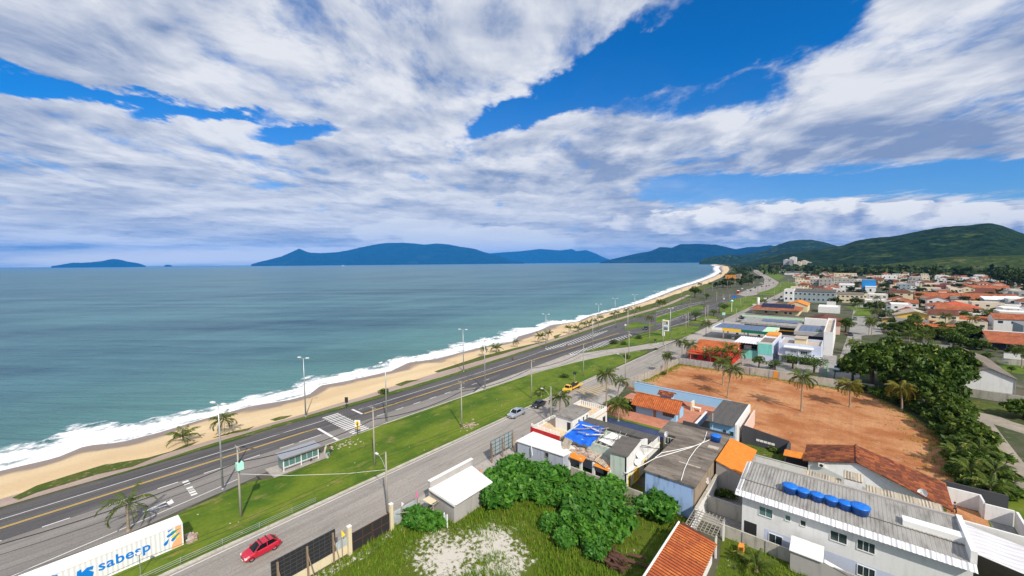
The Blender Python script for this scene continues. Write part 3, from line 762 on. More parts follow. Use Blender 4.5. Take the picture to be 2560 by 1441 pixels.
hl2 = GP('I', [(1370, 1045), (1560, 985), (1760, 910), (2040, 835)]); hr2 = GP('I', [(1400, 1065), (1620, 1005), (1830, 935), (2055, 852)])
lines('road_marking', 'white hatched wedges beside the centre lanes', hatch(hl1, hr1, 28, .5) + hatch(hl2, hr2, 26, .5) + polyline(hl2, .18) + polyline(hr1, .18), 'road_white', Zm + .004)
ed = []
for pts in ([(0, 960), (160, 905), (330, 862), (500, 800), (660, 768)], [(0, 890), (160, 842), (300, 806), (480, 775), (640, 747)], [(0, 1065), (120, 1033), (230, 990), (400, 930), (540, 885)], [(0, 1145), (150, 1105), (400, 1040), (520, 982), (650, 932)]):
    ed += polyline(GP('J', pts), .22)
lines('road_marking', 'white edge lines of the far carriageways', ed, 'road_white', Zr + .02)
da = []
for pts, n in (([(0, 925), (160, 872), (330, 830), (500, 785), (660, 757)], 9), ([(200, 1015), (300, 985), (520, 925), (680, 880)], 12)):
    P = GP('J', pts)
    for k in range(n):
        t = k / n * (len(P) - 1); i = int(t); f = t - i
        a = Vector(P[i]) * (1 - f) + Vector(P[i + 1]) * f; b = a + (Vector(P[i + 1]) - Vector(P[i])).normalized() * 2.4
        da += polyline([tuple(a), tuple(b)], .2)
lines('road_marking', 'white dashes of the far carriageways', da, 'road_white', Zr + .02)
yb = []
for k in range(9):
    a, b = Vector((-58.2 + k * .5, 96 + k * 1.1)), Vector((-50.5, 92.5 + k * 1.6)); yb += polyline([tuple(a), tuple(b)], .22)
lines('road_marking', 'faded yellow hatching on the service street', yb, 'road_yellow', .020)
# ------------------------------------------------------------------ shared materials for objects
plain('galvanised', (.46, .47, .48), .45, .6); plain('pole_concrete', (.36, .33, .28), .9, var=.2); plain('pole_dark', (.20, .18, .155), .9)
plain('lamp_white', (.78, .78, .76), .5); plain('black_cable', (.012, .012, .013), .6); plain('mint', (.42, .80, .66), .6); plain('dark_metal', (.03, .03, .032), .5)
plain('rubber', (.018, .018, .018), .8); plain('rim', (.40, .40, .41), .35, .7); plain('chrome', (.6, .6, .62), .25, .8)
plain('white_paint', (.80, .79, .76), .6, var=.06); plain('cream_paint', (.72, .62, .44), .7, var=.08)
plain('lens_clear', (.80, .80, .70), .2); plain('lens_red', (.45, .02, .02), .25)
plain('timber', (.26, .19, .13), .9, var=.3, sc=4); plain('old_timber', (.30, .27, .23), .9, var=.35, sc=4); plain('rust', (.085, .040, .026), .9, var=.4, sc=3)
plain('trunk_palm', (.30, .235, .165), .95, var=.3, sc=3); plain('trunk_tree', (.13, .09, .06), .95, var=.3, sc=3)
plain('skin', (.40, .22, .14), .6); plain('black_cloth', (.02, .02, .024), .9); plain('hair_black', (.012, .010, .009), .6); plain('red_cloth', (.55, .02, .06), .9); plain('denim', (.04, .06, .16), .9)
plain('pink_cloth', (.75, .35, .55), .9); plain('yellow_sign', (.85, .52, .02), .5); plain('orange_flag', (.9, .22, .05), .8); plain('pink_flag', (.9, .12, .40), .8); plain('yellow_flag', (.92, .68, .04), .8)
glass('glass_dark'); glass('glass_green', (.10, .20, .20), .12); glass('car_glass', (.008, .010, .013), .05)
M['car_glass'].node_tree.nodes['Principled BSDF'].inputs['Specular IOR Level'].default_value = .35
leafy('leaf_palm', [(.045, .085, .008), (.135, .175, .018), (.30, .23, .04)]); leafy('leaf_palm_yellow', [(.10, .12, .015), (.26, .21, .025), (.40, .26, .04)])
leafy('leaf_dark', [(.018, .055, .006), (.12, .20, .018), (.28, .32, .045)], .5, .32); leafy('leaf_mid', [(.028, .070, .007), (.12, .185, .017), (.27, .28, .045)])
leafy('leaf_castor', [(.026, .115, .010), (.10, .27, .024), (.19, .35, .05)], .5); leafy('leaf_weed', [(.085, .185, .006), (.20, .31, .014), (.36, .34, .06)], .7)
leafy('leaf_reed', [(.07, .135, .03), (.15, .20, .06), (.22, .23, .09)], .7); leafy('leaf_far', [(.014, .036, .009), (.055, .088, .016), (.11, .13, .025)], .8, .1)
def paint(name, c, rough=.28, metal=.0):
    m, nt, p = newmat(name); p.inputs['Base Color'].default_value = c + (1,); p.inputs['Roughness'].default_value = rough; p.inputs['Metallic'].default_value = metal
    p.inputs['Coat Weight'].default_value = .6; p.inputs['Coat Roughness'].default_value = .08
    return m
paint('car_red', (.50, .006, .030)); paint('car_silver', (.42, .46, .55), .3, .4); paint('car_black', (.010, .011, .018)); paint('car_yellow', (.85, .47, .02)); paint('car_white', (.75, .75, .74))
paint('car_grey', (.16, .17, .18)); paint('car_navy', (.012, .016, .045)); paint('bus_red', (.48, .05, .04))

# ------------------------------------------------------------------ palms
def frond(mb, rng, ang, lift, L, droop, w):
    """one feather leaf: a bending midrib with two rows of leaflets"""
    ca, sa = math.cos(ang), math.sin(ang); n = 9
    P = []
    r, z, th = 0.12, 0.0, lift
    for i in range(n + 1):
        P.append((r, z)); r += math.cos(th) * L / n; z += math.sin(th) * L / n; th -= droop / n * (1.0 + .6 * i / n)
    pt = lambda i, s, dz: ((P[i][0]) * ca - s * sa, P[i][0] * sa + s * ca, P[i][1] + dz)
    for i in range(n):
        mb.quad(pt(i, -.035, .01), pt(i + 1, -.02, .01), pt(i + 1, .02, .01), pt(i, .035, .01))
    for i in range(1, n + 1):
        for h in (0, .5):
            if i == n and h: continue
            f = (i + h) / n; ll = w * (math.sin(min(1, f * 1.15) * math.pi * .86) * .85 + .22)
            i2 = min(n, i + 1)
            r0, z0 = P[i][0] + (P[i2][0] - P[i][0]) * h, P[i][1] + (P[i2][1] - P[i][1]) * h
            for sgn in (-1, 1):
                l2 = ll * rng.uniform(.8, 1.1); dr = l2 * .55; dzz = -l2 * rng.uniform(.28, .75)
                a, b = (r0 - .055, .02 * sgn), (r0 + .075, .02 * sgn)
                tip = (r0 + dr, l2 * .8 * sgn)
                mid = (r0 + dr * .5 + .07, l2 * .48 * sgn)
                f3 = lambda p, dz: (p[0] * ca - p[1] * sa, p[0] * sa + p[1] * ca, z0 + dz)
                mb.quad(f3(a, 0), f3(b, 0), f3(mid, dzz * .35), f3(tip, dzz))
def make_palm(seed, h, L, nf, leaf, lean=.06, w=.75, tr=.15, old=3):
    rng = random.Random(seed)
    r = thing('palm_tree', 'coconut palm', 'palm', local=True)
    bx, by = rng.uniform(-1, 1) * lean * h, rng.uniform(-1, 1) * lean * h
    pts = [(bx * t * t, by * t * t, h * t) for t in [k / 7 for k in range(8)]]
    mb = MB(); mb.tube([(0, 0, -.15)] + pts, tr * 1.25, 7, tr * .72); mb.lathe([(tr * 2.0, -.1), (tr * 1.7, .15), (tr * 1.1, .5)], 8)
    mb.build('trunk', M['trunk_palm'], r, True)
    mb = MB()
    for k in range(nf):
        t = k / nf
        lift = (1.45 - 1.10 * t if h < 4 else 1.30 - 1.55 * t) + rng.uniform(-.15, .15)
        frond(mb, rng, k * 2.39996 + rng.uniform(-.2, .2), lift, L * rng.uniform(.85, 1.08) * (1 - .15 * (1 - t)), (.85 if h < 4 else 1.05) + .75 * t * rng.uniform(.8, 1.2), w)
    for k in range(old):
        frond(mb, rng, rng.uniform(0, 6.28), -.75, L * .75, .7, w * .6)
    mb.v = [(x + bx, y + by, z + h) for x, y, z in mb.v]
    mb.build('crown', M[leaf], r)
    return r
PALMS = {}
def palm(kind, x, y, h, label, group, sc=1.0, rz=None):
    """h is the trunk height; prototypes are 6 m tall and scaled"""
    base = {'coco': (11, 6.0, 2.9, 21, 'leaf_palm', .05, .66, .13, 3), 'lean': (23, 6.0, 2.7, 17, 'leaf_palm', .12, .60, .12, 3), 'yellow': (31, 6.0, 2.7, 22, 'leaf_palm_yellow', .04, .78, .14, 4),
            'young': (47, 1.1, 2.7, 14, 'leaf_palm', .05, .55, .13, 1), 'short': (53, 2.6, 2.3, 14, 'leaf_palm', .06, .52, .10, 1), 'wind': (71, 6.0, 3.3, 12, 'leaf_palm', .06, .55, .13, 2), 'royal': (61, 9.0, 2.8, 18, 'leaf_palm', .01, .7, .2, 1)}
    hh = {'young': 1.1, 'short': 2.6, 'royal': 9.0}.get(kind, 6.0)
    if kind not in PALMS:
        r = make_palm(*[base[kind][i] for i in (0, 1, 2, 3, 4, 5, 6, 7, 8)]); PALMS[kind] = r; o = r
        o.location = (x, y, 0); o.rotation_euler = (0, 0, rz or 0); o['label'] = label; o['group'] = group
    else:
        o = dup(PALMS[kind], (x, y, 0), rz if rz is not None else (x * 7.3 + y * 3.1) % 6.28, 1.0, label, group)
    o.scale = (sc, sc, h / hh)
    for ch in o.children:
        if ch.name.startswith('crown'):
            k = h / hh
            # keep the crown's own proportions: undo the trunk stretch and lift it to the top
            ch.scale = (1, 1, sc / k); ch.location = (0, 0, hh * (1 - sc / k))
    return o

# ------------------------------------------------------------------ broadleaf trees and bushes
def leaf_quad(mb, rng, c, s, up=.5):
    n = Vector((rng.gauss(0, 1), rng.gauss(0, 1), rng.gauss(0, 1) + up * 2)).normalized()
    u = n.cross(Vector((rng.gauss(0, 1), rng.gauss(0, 1), rng.gauss(0, 1)))).normalized() * s; w = n.cross(u) * .62
    c = Vector(c)
    mb.add([c - u, c + w * .9 - u * .1, c + u, c - w * .9 - u * .1], ((0, 1, 2, 3),))
def crown(mb, rng, blobs, n, s, up=.5, shell=.55):
    tot = sum(b[3] ** 2 for b in blobs)
    for cx, cy, cz, r, fz in blobs:
        for _ in range(int(n * r * r / tot)):
            d = Vector((rng.gauss(0, 1), rng.gauss(0, 1), rng.gauss(0, 1) + .25)).normalized()
            rr = r * (shell + (1 - shell) * rng.random() ** .6) * (1 + .18 * math.sin(d.x * 7 + cx) * math.sin(d.y * 6 + d.z * 5))
            leaf_quad(mb, rng, (cx + d.x * rr, cy + d.y * rr, cz + d.z * rr * fz), s * rng.uniform(.6, 1.25), up)
def make_tree(name, seed, h, R, n, s, leaf, nb=9, trunk=True, flat=.7, label='', cat='tree', spread=.75, lowz=.35):
    rng = random.Random(seed); r = thing(name, label, cat, local=True)
    bl = []
    for k in range(nb):
        a = k * 2.4 + rng.uniform(-.4, .4); d = R * spread * math.sqrt((k + .3) / nb)
        bl.append((math.cos(a) * d, math.sin(a) * d, h * (1 - flat * .32) - h * (1 - lowz) * .55 * (d / R) ** 1.5 + rng.uniform(-.13, .10) * h, R * rng.uniform(.32, .50) * (9 / max(9, nb)) ** .55, flat))
    if trunk:
        mb = MB(); mb.tube([(0, 0, -.2), (0.1, 0, h * .25), (0, .1, h * .45)], R * .075 + .05, 7, R * .05 + .03)
        for cx, cy, cz, rr, _ in bl[:9]: mb.tube([(0, 0, h * .35), (cx * .5, cy * .5, h * .45 + cz * .15), (cx, cy, cz)], R * .03 + .03, 5, .03)
        mb.build('trunk', M['trunk_tree'], r, True)
    mb = MB(); crown(mb, rng, bl, n, s, .9); mb.build('crown', M[leaf], r)
    return r
TREES = {}
TSPEC = {'dense': ('tree', 101, 7.5, 5.2, 4200, .46, 'leaf_dark', 26, True, .7, '', 'tree', .8, 0.0), 'dense2': ('tree', 131, 7.0, 4.8, 3800, .48, 'leaf_mid', 24, True, .7, '', 'tree', .8, 0.0), 'round': ('tree', 151, 5.0, 2.6, 1500, .26, 'leaf_mid', 9),
         'small': ('tree', 171, 3.6, 2.0, 800, .22, 'leaf_mid', 7), 'far': ('tree', 181, 6.5, 3.6, 420, .62, 'leaf_far', 8), 'farwide': ('tree', 191, 6.0, 5.0, 520, .70, 'leaf_far', 9), 'umbrella': ('tree', 197, 4.5, 3.0, 900, .22, 'leaf_dark', 9)}
def tree(kind, x, y, sc, label, group=None, rz=None, sz=1.0, z=0.0):
    if kind not in TREES:
        o = make_tree(*TSPEC[kind]); TREES[kind] = o; o.location = (x, y, z); o['label'] = label
        if group: o['group'] = group
        o.rotation_euler = (0, 0, rz or 0)
    else: o = dup(TREES[kind], (x, y, z), rz if rz is not None else (x * 5.7 + y * 2.3) % 6.28, 1.0, label, group)
    o.scale = (sc, sc, sc * sz)
    return o
BUSH = {}
def make_bush(seed, R, h, n, s, leaf, name='bush', cat='bush'):
    rng = random.Random(seed); r = thing(name, '', cat, local=True)
    bl = []
    for k in range(9):
        a = k * 2.4; d = R * .68 * math.sqrt(k / 9)
        bl.append((math.cos(a) * d, math.sin(a) * d, h * (.55 - .30 * (d / R) ** 2) + rng.uniform(-.1, .1) * h, R * rng.uniform(.36, .5), h / R * .62))
    mb = MB()
    for cx, cy, cz, rr, _ in bl: mb.tube([(cx * .3, cy * .3, -.1), (cx, cy, cz)], .05, 5, .03)
    mb.build('stems', M['trunk_tree'], r)
    mb = MB(); crown(mb, rng, bl, n, s, .9, .5); mb.build('leaves', M[leaf], r)
    return r
BSPEC = {'castor': (7, 2.6, 2.7, 1250, .42, 'leaf_castor'), 'castor2': (9, 2.4, 2.7, 1150, .45, 'leaf_castor'), 'plain': (17, 1.0, 1.0, 420, .15, 'leaf_mid'), 'dark': (19, 1.5, 1.4, 520, .18, 'leaf_dark'), 'under': (37, 2.3, 2.4, 900, .42, 'leaf_dark'), 'fine': (29, 2.2, 2.0, 2400, .15, 'leaf_reed')}
def bush(kind, x, y, sc, label, group=None, sz=1.0, z=0.0):
    if kind not in BUSH:
        o = make_bush(*BSPEC[kind]); BUSH[kind] = o; o.location = (x, y, z); tag(o, label, 'bush', group)
    else: o = dup(BUSH[kind], (x, y, z), (x * 5.7 + y * 2.3) % 6.28, 1.0, label, group)
    o.scale = (sc, sc, sc * sz); return o

# ------------------------------------------------------------------ windows, doors, roofs
def win(parent, face, pl, a0, a1, z0, z1, frame='white_paint', pane='glass_dark', bars=1, d=.07, fw=.07, name='window'):
    """face '-y': wall plane y=pl seen from -y; '+x' / '-x': wall plane x=pl. Frame stands proud, pane sits back in it."""
    mb = MB()
    def bx(m, p0, p1, q0, q1, e0, e1):
        if face == '-y': m.box(p0, p1, pl - e1, pl - e0, q0, q1)
        elif face == '+x': m.box(pl + e0, pl + e1, p0, p1, q0, q1)
        else: m.box(pl - e1, pl - e0, p0, p1, q0, q1)
    bx(mb, a0, a1, z1, z1 + fw, -.05, d); bx(mb, a0 - .04, a1 + .04, z0 - fw, z0, -.05, d + .03)
    bx(mb, a0 - fw, a0, z0, z1 + fw, -.05, d - .004); bx(mb, a1, a1 + fw, z0, z1 + fw, -.05, d - .004)
    for k in range(bars):
        c = a0 + (a1 - a0) * (k + 1) / (bars + 1); bx(mb, c - .025, c + .025, z0, z1, .012, d - .012)
    w = mb.build(name, M[frame], parent)
    mb = MB(); bx(mb, a0, a1, z0, z1, -.04, .011); mb.build('pane', M[pane], w)
    return w
def hole(parent, face, pl, a0, a1, z0, z1, mat='dark_metal', name='door', d=.02):
    mb = MB()
    if face == '-y': mb.box(a0, a1, pl - d, pl + .06, z0, z1)
    elif face == '+x': mb.box(pl - .06, pl + d, a0, a1, z0, z1)
    else: mb.box(pl - d, pl + .06, a0, a1, z0, z1)
    return mb.build(name, M[mat], parent)
def gable(mb, x0, x1, y0, y1, h, rise, axis, o=.35, t=.12):
    if axis == 'x':
        yc = (y0 + y1) / 2; k = rise / ((y1 - y0) / 2); zo = h - k * o
        mb.slab([(x0 - o, y0 - o, zo + t), (x1 + o, y0 - o, zo + t), (x1 + o, yc, h + rise + t), (x0 - o, yc, h + rise + t)], t)
        mb.slab([(x0 - o, yc, h + rise + t), (x1 + o, yc, h + rise + t), (x1 + o, y1 + o, zo + t), (x0 - o, y1 + o, zo + t)], t)
    else:
        xc = (x0 + x1) / 2; k = rise / ((x1 - x0) / 2); zo = h - k * o
        mb.slab([(x0 - o, y0 - o, zo + t), (xc, y0 - o, h + rise + t), (xc, y1 + o, h + rise + t), (x0 - o, y1 + o, zo + t)], t)
        mb.slab([(xc, y0 - o, h + rise + t), (x1 + o, y0 - o, zo + t), (x1 + o, y1 + o, zo + t), (xc, y1 + o, h + rise + t)], t)
    return mb
def gable_wall(mb, x0, x1, y0, y1, h, rise, axis):
    mb.box(x0, x1, y0, y1, -.05, h)
    if axis == 'x':
        yc = (y0 + y1) / 2
        mb.add([(x0, y0, h), (x0, y1, h), (x0, yc, h + rise), (x1, y0, h), (x1, y1, h), (x1, yc, h + rise)], [(0, 2, 1), (3, 4, 5), (0, 3, 5, 2), (1, 2, 5, 4)])
    else:
        xc = (x0 + x1) / 2
        mb.add([(x0, y0, h), (x1, y0, h), (xc, y0, h + rise), (x0, y1, h), (x1, y1, h), (xc, y1, h + rise)], [(0, 1, 2), (3, 5, 4), (0, 2, 5, 3), (1, 4, 5, 2)])
    return mb
def hip(mb, x0, x1, y0, y1, h, rise, o=.4, t=.12):
    x0, x1, y0, y1 = x0 - o, x1 + o, y0 - o, y1 + o
    w, d = x1 - x0, y1 - y0
    if w >= d: r0, r1 = (x0 + d / 2, (y0 + y1) / 2), (x1 - d / 2, (y0 + y1) / 2)
    else: r0, r1 = ((x0 + x1) / 2, y0 + w / 2), ((x0 + x1) / 2, y1 - w / 2)
    V = [(x0, y0, h), (x1, y0, h), (x1, y1, h), (x0, y1, h), (r0[0], r0[1], h + rise), (r1[0], r1[1], h + rise), (x0, y0, h - t), (x1, y0, h - t), (x1, y1, h - t), (x0, y1, h - t)]
    F = [(0, 1, 5, 4), (1, 2, 5), (2, 3, 4, 5), (3, 0, 4)] if w >= d else [(0, 1, 4), (1, 2, 5, 4), (2, 3, 5), (3, 0, 4, 5)]
    return mb.add(V, F + [(0, 6, 7, 1), (1, 7, 8, 2), (2, 8, 9, 3), (3, 9, 6, 0), (9, 8, 7, 6)])
def parapet(mb, x0, x1, y0, y1, z0, z1, t=.16, e=.004):
    return mb.box(x0 - e, x1 + e, y0 - e, y0 + t, z0, z1).box(x0 - e, x1 + e, y1 - t, y1 + e, z0, z1).box(x0 - e, x0 + t, y0 + t, y1 - t, z0, z1).box(x1 - t, x1 + e, y0 + t, y1 - t, z0, z1)
def house(name, label, cat, x0, x1, y0, y1, h, wall, roof, wins=(), group=None, floors=1):
    """roof: ('flat', mat, parapet h, parapet mat) | ('gable', mat, axis, rise) | ('hip', mat, rise) | ('shed', mat, rise, axis)"""
    r = thing(name, label, cat, ((x0 + x1) / 2, (y0 + y1) / 2, 0), group)
    mb = MB()
    if roof[0] == 'gable': gable_wall(mb, x0, x1, y0, y1, h, roof[3], roof[2])
    else: mb.box(x0, x1, y0, y1, -.05, h)
    mb.build('wall', M[wall], r)
    if roof[0] == 'flat':
        p = roof[2]
        MB().box(x0 + .1, x1 - .1, y0 + .1, y1 - .1, h - .1, h + .06).build('roof', M[roof[1]], r)
        if p: parapet(MB(), x0, x1, y0, y1, h - .12, h + p).build('parapet', M[roof[3] if len(roof) > 3 else wall], r)
    elif roof[0] == 'gable': gable(MB(), x0, x1, y0, y1, h, roof[3], roof[2]).build('roof', M[roof[1]], r)
    elif roof[0] == 'hip': hip(MB(), x0, x1, y0, y1, h + .1, roof[2]).build('roof', M[roof[1]], r)
    elif roof[0] == 'shed':
        d = roof[2]; o = .25
        if roof[3] == 'x': q = [(x0 - o, y0 - o, h + .12), (x1 + o, y0 - o, h + .12 + d), (x1 + o, y1 + o, h + .12 + d), (x0 - o, y1 + o, h + .12)]
        else: q = [(x0 - o, y0 - o, h + .12), (x1 + o, y0 - o, h + .12), (x1 + o, y1 + o, h + .12 + d), (x0 - o, y1 + o, h + .12 + d)]
        MB().slab(q, .12).build('roof', M[roof[1]], r)
    for w in wins:
        if w[0] == 'door': hole(r, *w[1:])
        else: win(r, *w)
    return r
def tank(x, y, z, label, r=.78, h=.78, group=None):
    t = thing('water_tank', label, 'water tank', (x, y, z), group, local=True)
    MB().lathe([(r * .80, 0), (r * .95, h * .85), (r, h * .9), (r, h)], 18).build('tank_body', M['tank_blue'], t, True)
    mb = MB().lathe([(r * 1.04, h), (r * 1.04, h + .07), (r * .8, h + .16), (r * .25, h + .26), (r * .2, h + .30)], 18)
    for k in range(6):
        a = k * math.pi / 3; mb.tube([(math.cos(a) * r * .25, math.sin(a) * r * .25, h + .27), (math.cos(a) * r, math.sin(a) * r, h + .09)], .03, 4)
    mb.build('tank_lid', M['tank_blue_lid'], t, True)
    return t
plain('tank_blue', (.012, .10, .42), .4, var=.08); plain('tank_blue_lid', (.010, .16, .62), .4, var=.08)
def dish(x, y, z, az, label, r=.5, group=None):
    t = thing('satellite_dish', label, 'satellite dish', (x, y, z), group, local=True)
    mb = MB(); n = 14
    for i in range(4):
        rr = r * (i + 1) / 4
        for k in range(n): a = 2 * math.pi * k / n; mb.v.append((-.28 * rr * rr / r, rr * math.cos(a), rr * math.sin(a)))
    mb.v.append((0, 0, 0)); c = len(mb.v) - 1
    mb.f += [(c, k, (k + 1) % n) for k in range(n)]
    for i in range(3):
        for k in range(n): mb.f.append((i * n + k, (i + 1) * n + k, (i + 1) * n + (k + 1) % n, i * n + (k + 1) % n))
    mb.v = [(-x_, y_, z_) for x_, y_, z_ in mb.v]
    mb.build('reflector', M['white_paint'], t, True)
    MB().tube([(-.05, 0, 0), (-.15, 0, -.45), (-.15, 0, -.8)], .03, 5).build('mast', M['galvanised'], t)
    MB().tube([(0, 0, -r * .8), (r * .9, 0, -.08)], .018, 4).box(r * .85, r * 1.0, -.05, .05, -.1, .02).build('feed_arm', M['galvanised'], t)
    t.rotation_euler = (0, rad(-28), az)
    return t

# ------------------------------------------------------------------ poles and lamps
LAMP = {}
def beach_lamp(x, y, label, h=14.0, rz=0.0, group='double headed lamp posts along the seafront'):
    if 'b' not in LAMP:
        r = thing('street_lamp', label, 'street lamp', local=True); LAMP['b'] = r
        MB().tube([(0, 0, -.1), (0, 0, h * .5), (0, 0, h)], .17, 8, .08).lathe([(.26, 0), (.26, .25), (.18, .3)], 8).build('pole', M['galvanised'], r, True)
        MB().tube([(-1.3, 0, h + .12), (0, 0, h), (1.3, 0, h + .12)], .05, 6).build('cross_arm', M['galvanised'], r)
        for s in (-1, 1):
            MB().box(s * 1.25 - .38, s * 1.25 + .38, -.2, .2, h + .12, h + .30).build('lamp_head', M['lamp_white'], r)
    else: r = dup(LAMP['b'], (0, 0, 0), 0, 1.0, label)
    r.location = (x, y, 0); r.rotation_euler = (0, 0, rz); r['group'] = group; r['label'] = label
    return r
def util_pole(x, y, h, label, arm=True, lamp=False, transf=False, kind='p', group='utility poles beside the roads', mat='pole_concrete'):
    key = (kind, arm, lamp, transf, round(h * 2), mat)
    if key not in LAMP:
        r = thing('utility_pole', label, 'utility pole', local=True); LAMP[key] = r
        MB().tube([(0, 0, -.2), (0, 0, h * .5), (0, 0, h)], .175, 7, .10).build('pole', M[mat], r, True)
        if arm:
            mb = MB().box(-1.0, 1.0, -.06, .06, h - .35, h - .22)
            for s in (-.9, -.3, .5, .9): mb.lathe([(.05, h - .22), (.07, h - .15), (.03, h + .02)], 6, (s, 0, 0))
            mb.build('crossarm', M['old_timber'], r)
        if lamp:
            mb = MB().tube([(0, 0, h * .70), (-.9, 0, h * .82), (-1.7, 0, h * .88), (-2.2, 0, h * .89)], .04, 6); mb.build('lamp_arm', M['galvanised'], r)
            MB().box(-2.75, -2.15, -.14, .14, h * .89 - .06, h * .89 + .09).build('lamp_head', M['lamp_white'], r)
        if transf:
            MB().box(.25, 1.05, -.4, .4, h * .70, h * .70 + 1.0).build('transformer', M['mint'], r)
            MB().lathe([(.06, h * .7 + 1.0), (.09, h * .7 + 1.2), (.04, h * .7 + 1.45)], 6, (.5, .1, 0)).lathe([(.06, h * .7 + 1.0), (.09, h * .7 + 1.2), (.04, h * .7 + 1.45)], 6, (.8, -.1, 0)).build('bushing', M['dark_metal'], r)
    else: r = dup(LAMP[key], (0, 0, 0), 0, 1.0, label)
    r.location = (x, y, 0); r['group'] = group; r['label'] = label
    return r

# ------------------------------------------------------------------ vehicles (nose towards -y, standing on z = 0)
def loft(mb, secs):
    """secs: list of closed rings of equal length"""
    b = len(mb.v); n = len(secs[0])
    for s in secs: mb.v += s
    for i in range(len(secs) - 1):
        for k in range(n): mb.f.append((b + i * n + k, b + i * n + (k + 1) % n, b + (i + 1) * n + (k + 1) % n, b + (i + 1) * n + k))
    mb.f.append(tuple(b + k for k in range(n - 1, -1, -1))); mb.f.append(tuple(b + (len(secs) - 1) * n + k for k in range(n)))
def carsec(y, w, zb, zt, r=.12):
    return [(-w + r, y, zb), (w - r, y, zb), (w, y, zb + r), (w, y, zt - r * 1.3), (w - r * .9, y, zt), (-w + r * .9, y, zt), (-w, y, zt - r * 1.3), (-w, y, zb + r)]
def wheels(r, xs, ys, rad_, w=.2):
    for y in ys:
        for s in (-1, 1):
            mb = MB(); n = 16
            prof = [(rad_ * .62, -w / 2), (rad_ * .95, -w / 2), (rad_, -w / 3), (rad_, w / 3), (rad_ * .95, w / 2), (rad_ * .62, w / 2)]
            for q, zz_ in prof:
                for k in range(n):
                    a = 2 * math.pi * k / n; mb.v.append((s * xs + zz_, y + q * math.cos(a), rad_ + q * math.sin(a)))
            for i in range(5):
                for k in range(n): mb.f.append((i * n + k, i * n + (k + 1) % n, (i + 1) * n + (k + 1) % n, (i + 1) * n + k))
            wt_ = mb.build('wheel', M['rubber'], r)
            mb = MB(); m = 14
            for xx in (s * xs + s * w * .36, s * xs - s * w * .3):
                for k in range(m): a = 2 * math.pi * k / m; mb.v.append((xx, y + rad_ * .64 * math.cos(a), rad_ + rad_ * .64 * math.sin(a)))
            mb.f = [tuple(range(m)), tuple(range(2 * m - 1, m - 1, -1))] + [(k, (k + 1) % m, (k + 1) % m + m, k + m) for k in range(m)]
            mb.build('rim', M['rim'], wt_)
def glasshouse(r, paintm, st):
    """st: (y, half width at sill, half width at roof, z sill, z roof) stations; glass sides with painted roof and pillars"""
    mb = MB(); secs = []
    for y, ws, wr, zs, zr in st: secs.append([(-ws, y, zs), (ws, y, zs), (wr, y, zr), (-wr, y, zr)])
    loft(mb, secs); mb.build('windows', M['car_glass'], r)
    mb = MB(); e = .018
    rs = [s for s in st if s[4] - s[3] > .25]
    top = [[(-wr - e, y, zr - .015), (wr + e, y, zr - .015), (wr - .05, y, zr + .05), (-wr + .05, y, zr + .05)] for y, ws, wr, zs, zr in rs]
    loft(mb, top); mb.build('roof', M[paintm], r)
    mb = MB()
    cand = [st[0], rs[0], rs[-1], st[-1]]
    for sgn in (-1, 1):
        for (a, b) in ((cand[0], cand[1]), (cand[3], cand[2])):
            mb.tube([(sgn * (a[1] + e), a[0], a[3]), (sgn * (b[2] + e), b[0], b[4] + .01)], .045, 5)
        if len(rs) > 2:
            c = rs[len(rs) // 2]; mb.tube([(sgn * (c[1] + e), c[0], c[3]), (sgn * (c[2] + e), c[0], c[4])], .05, 5)
    mb.build('pillar', M[paintm], r)
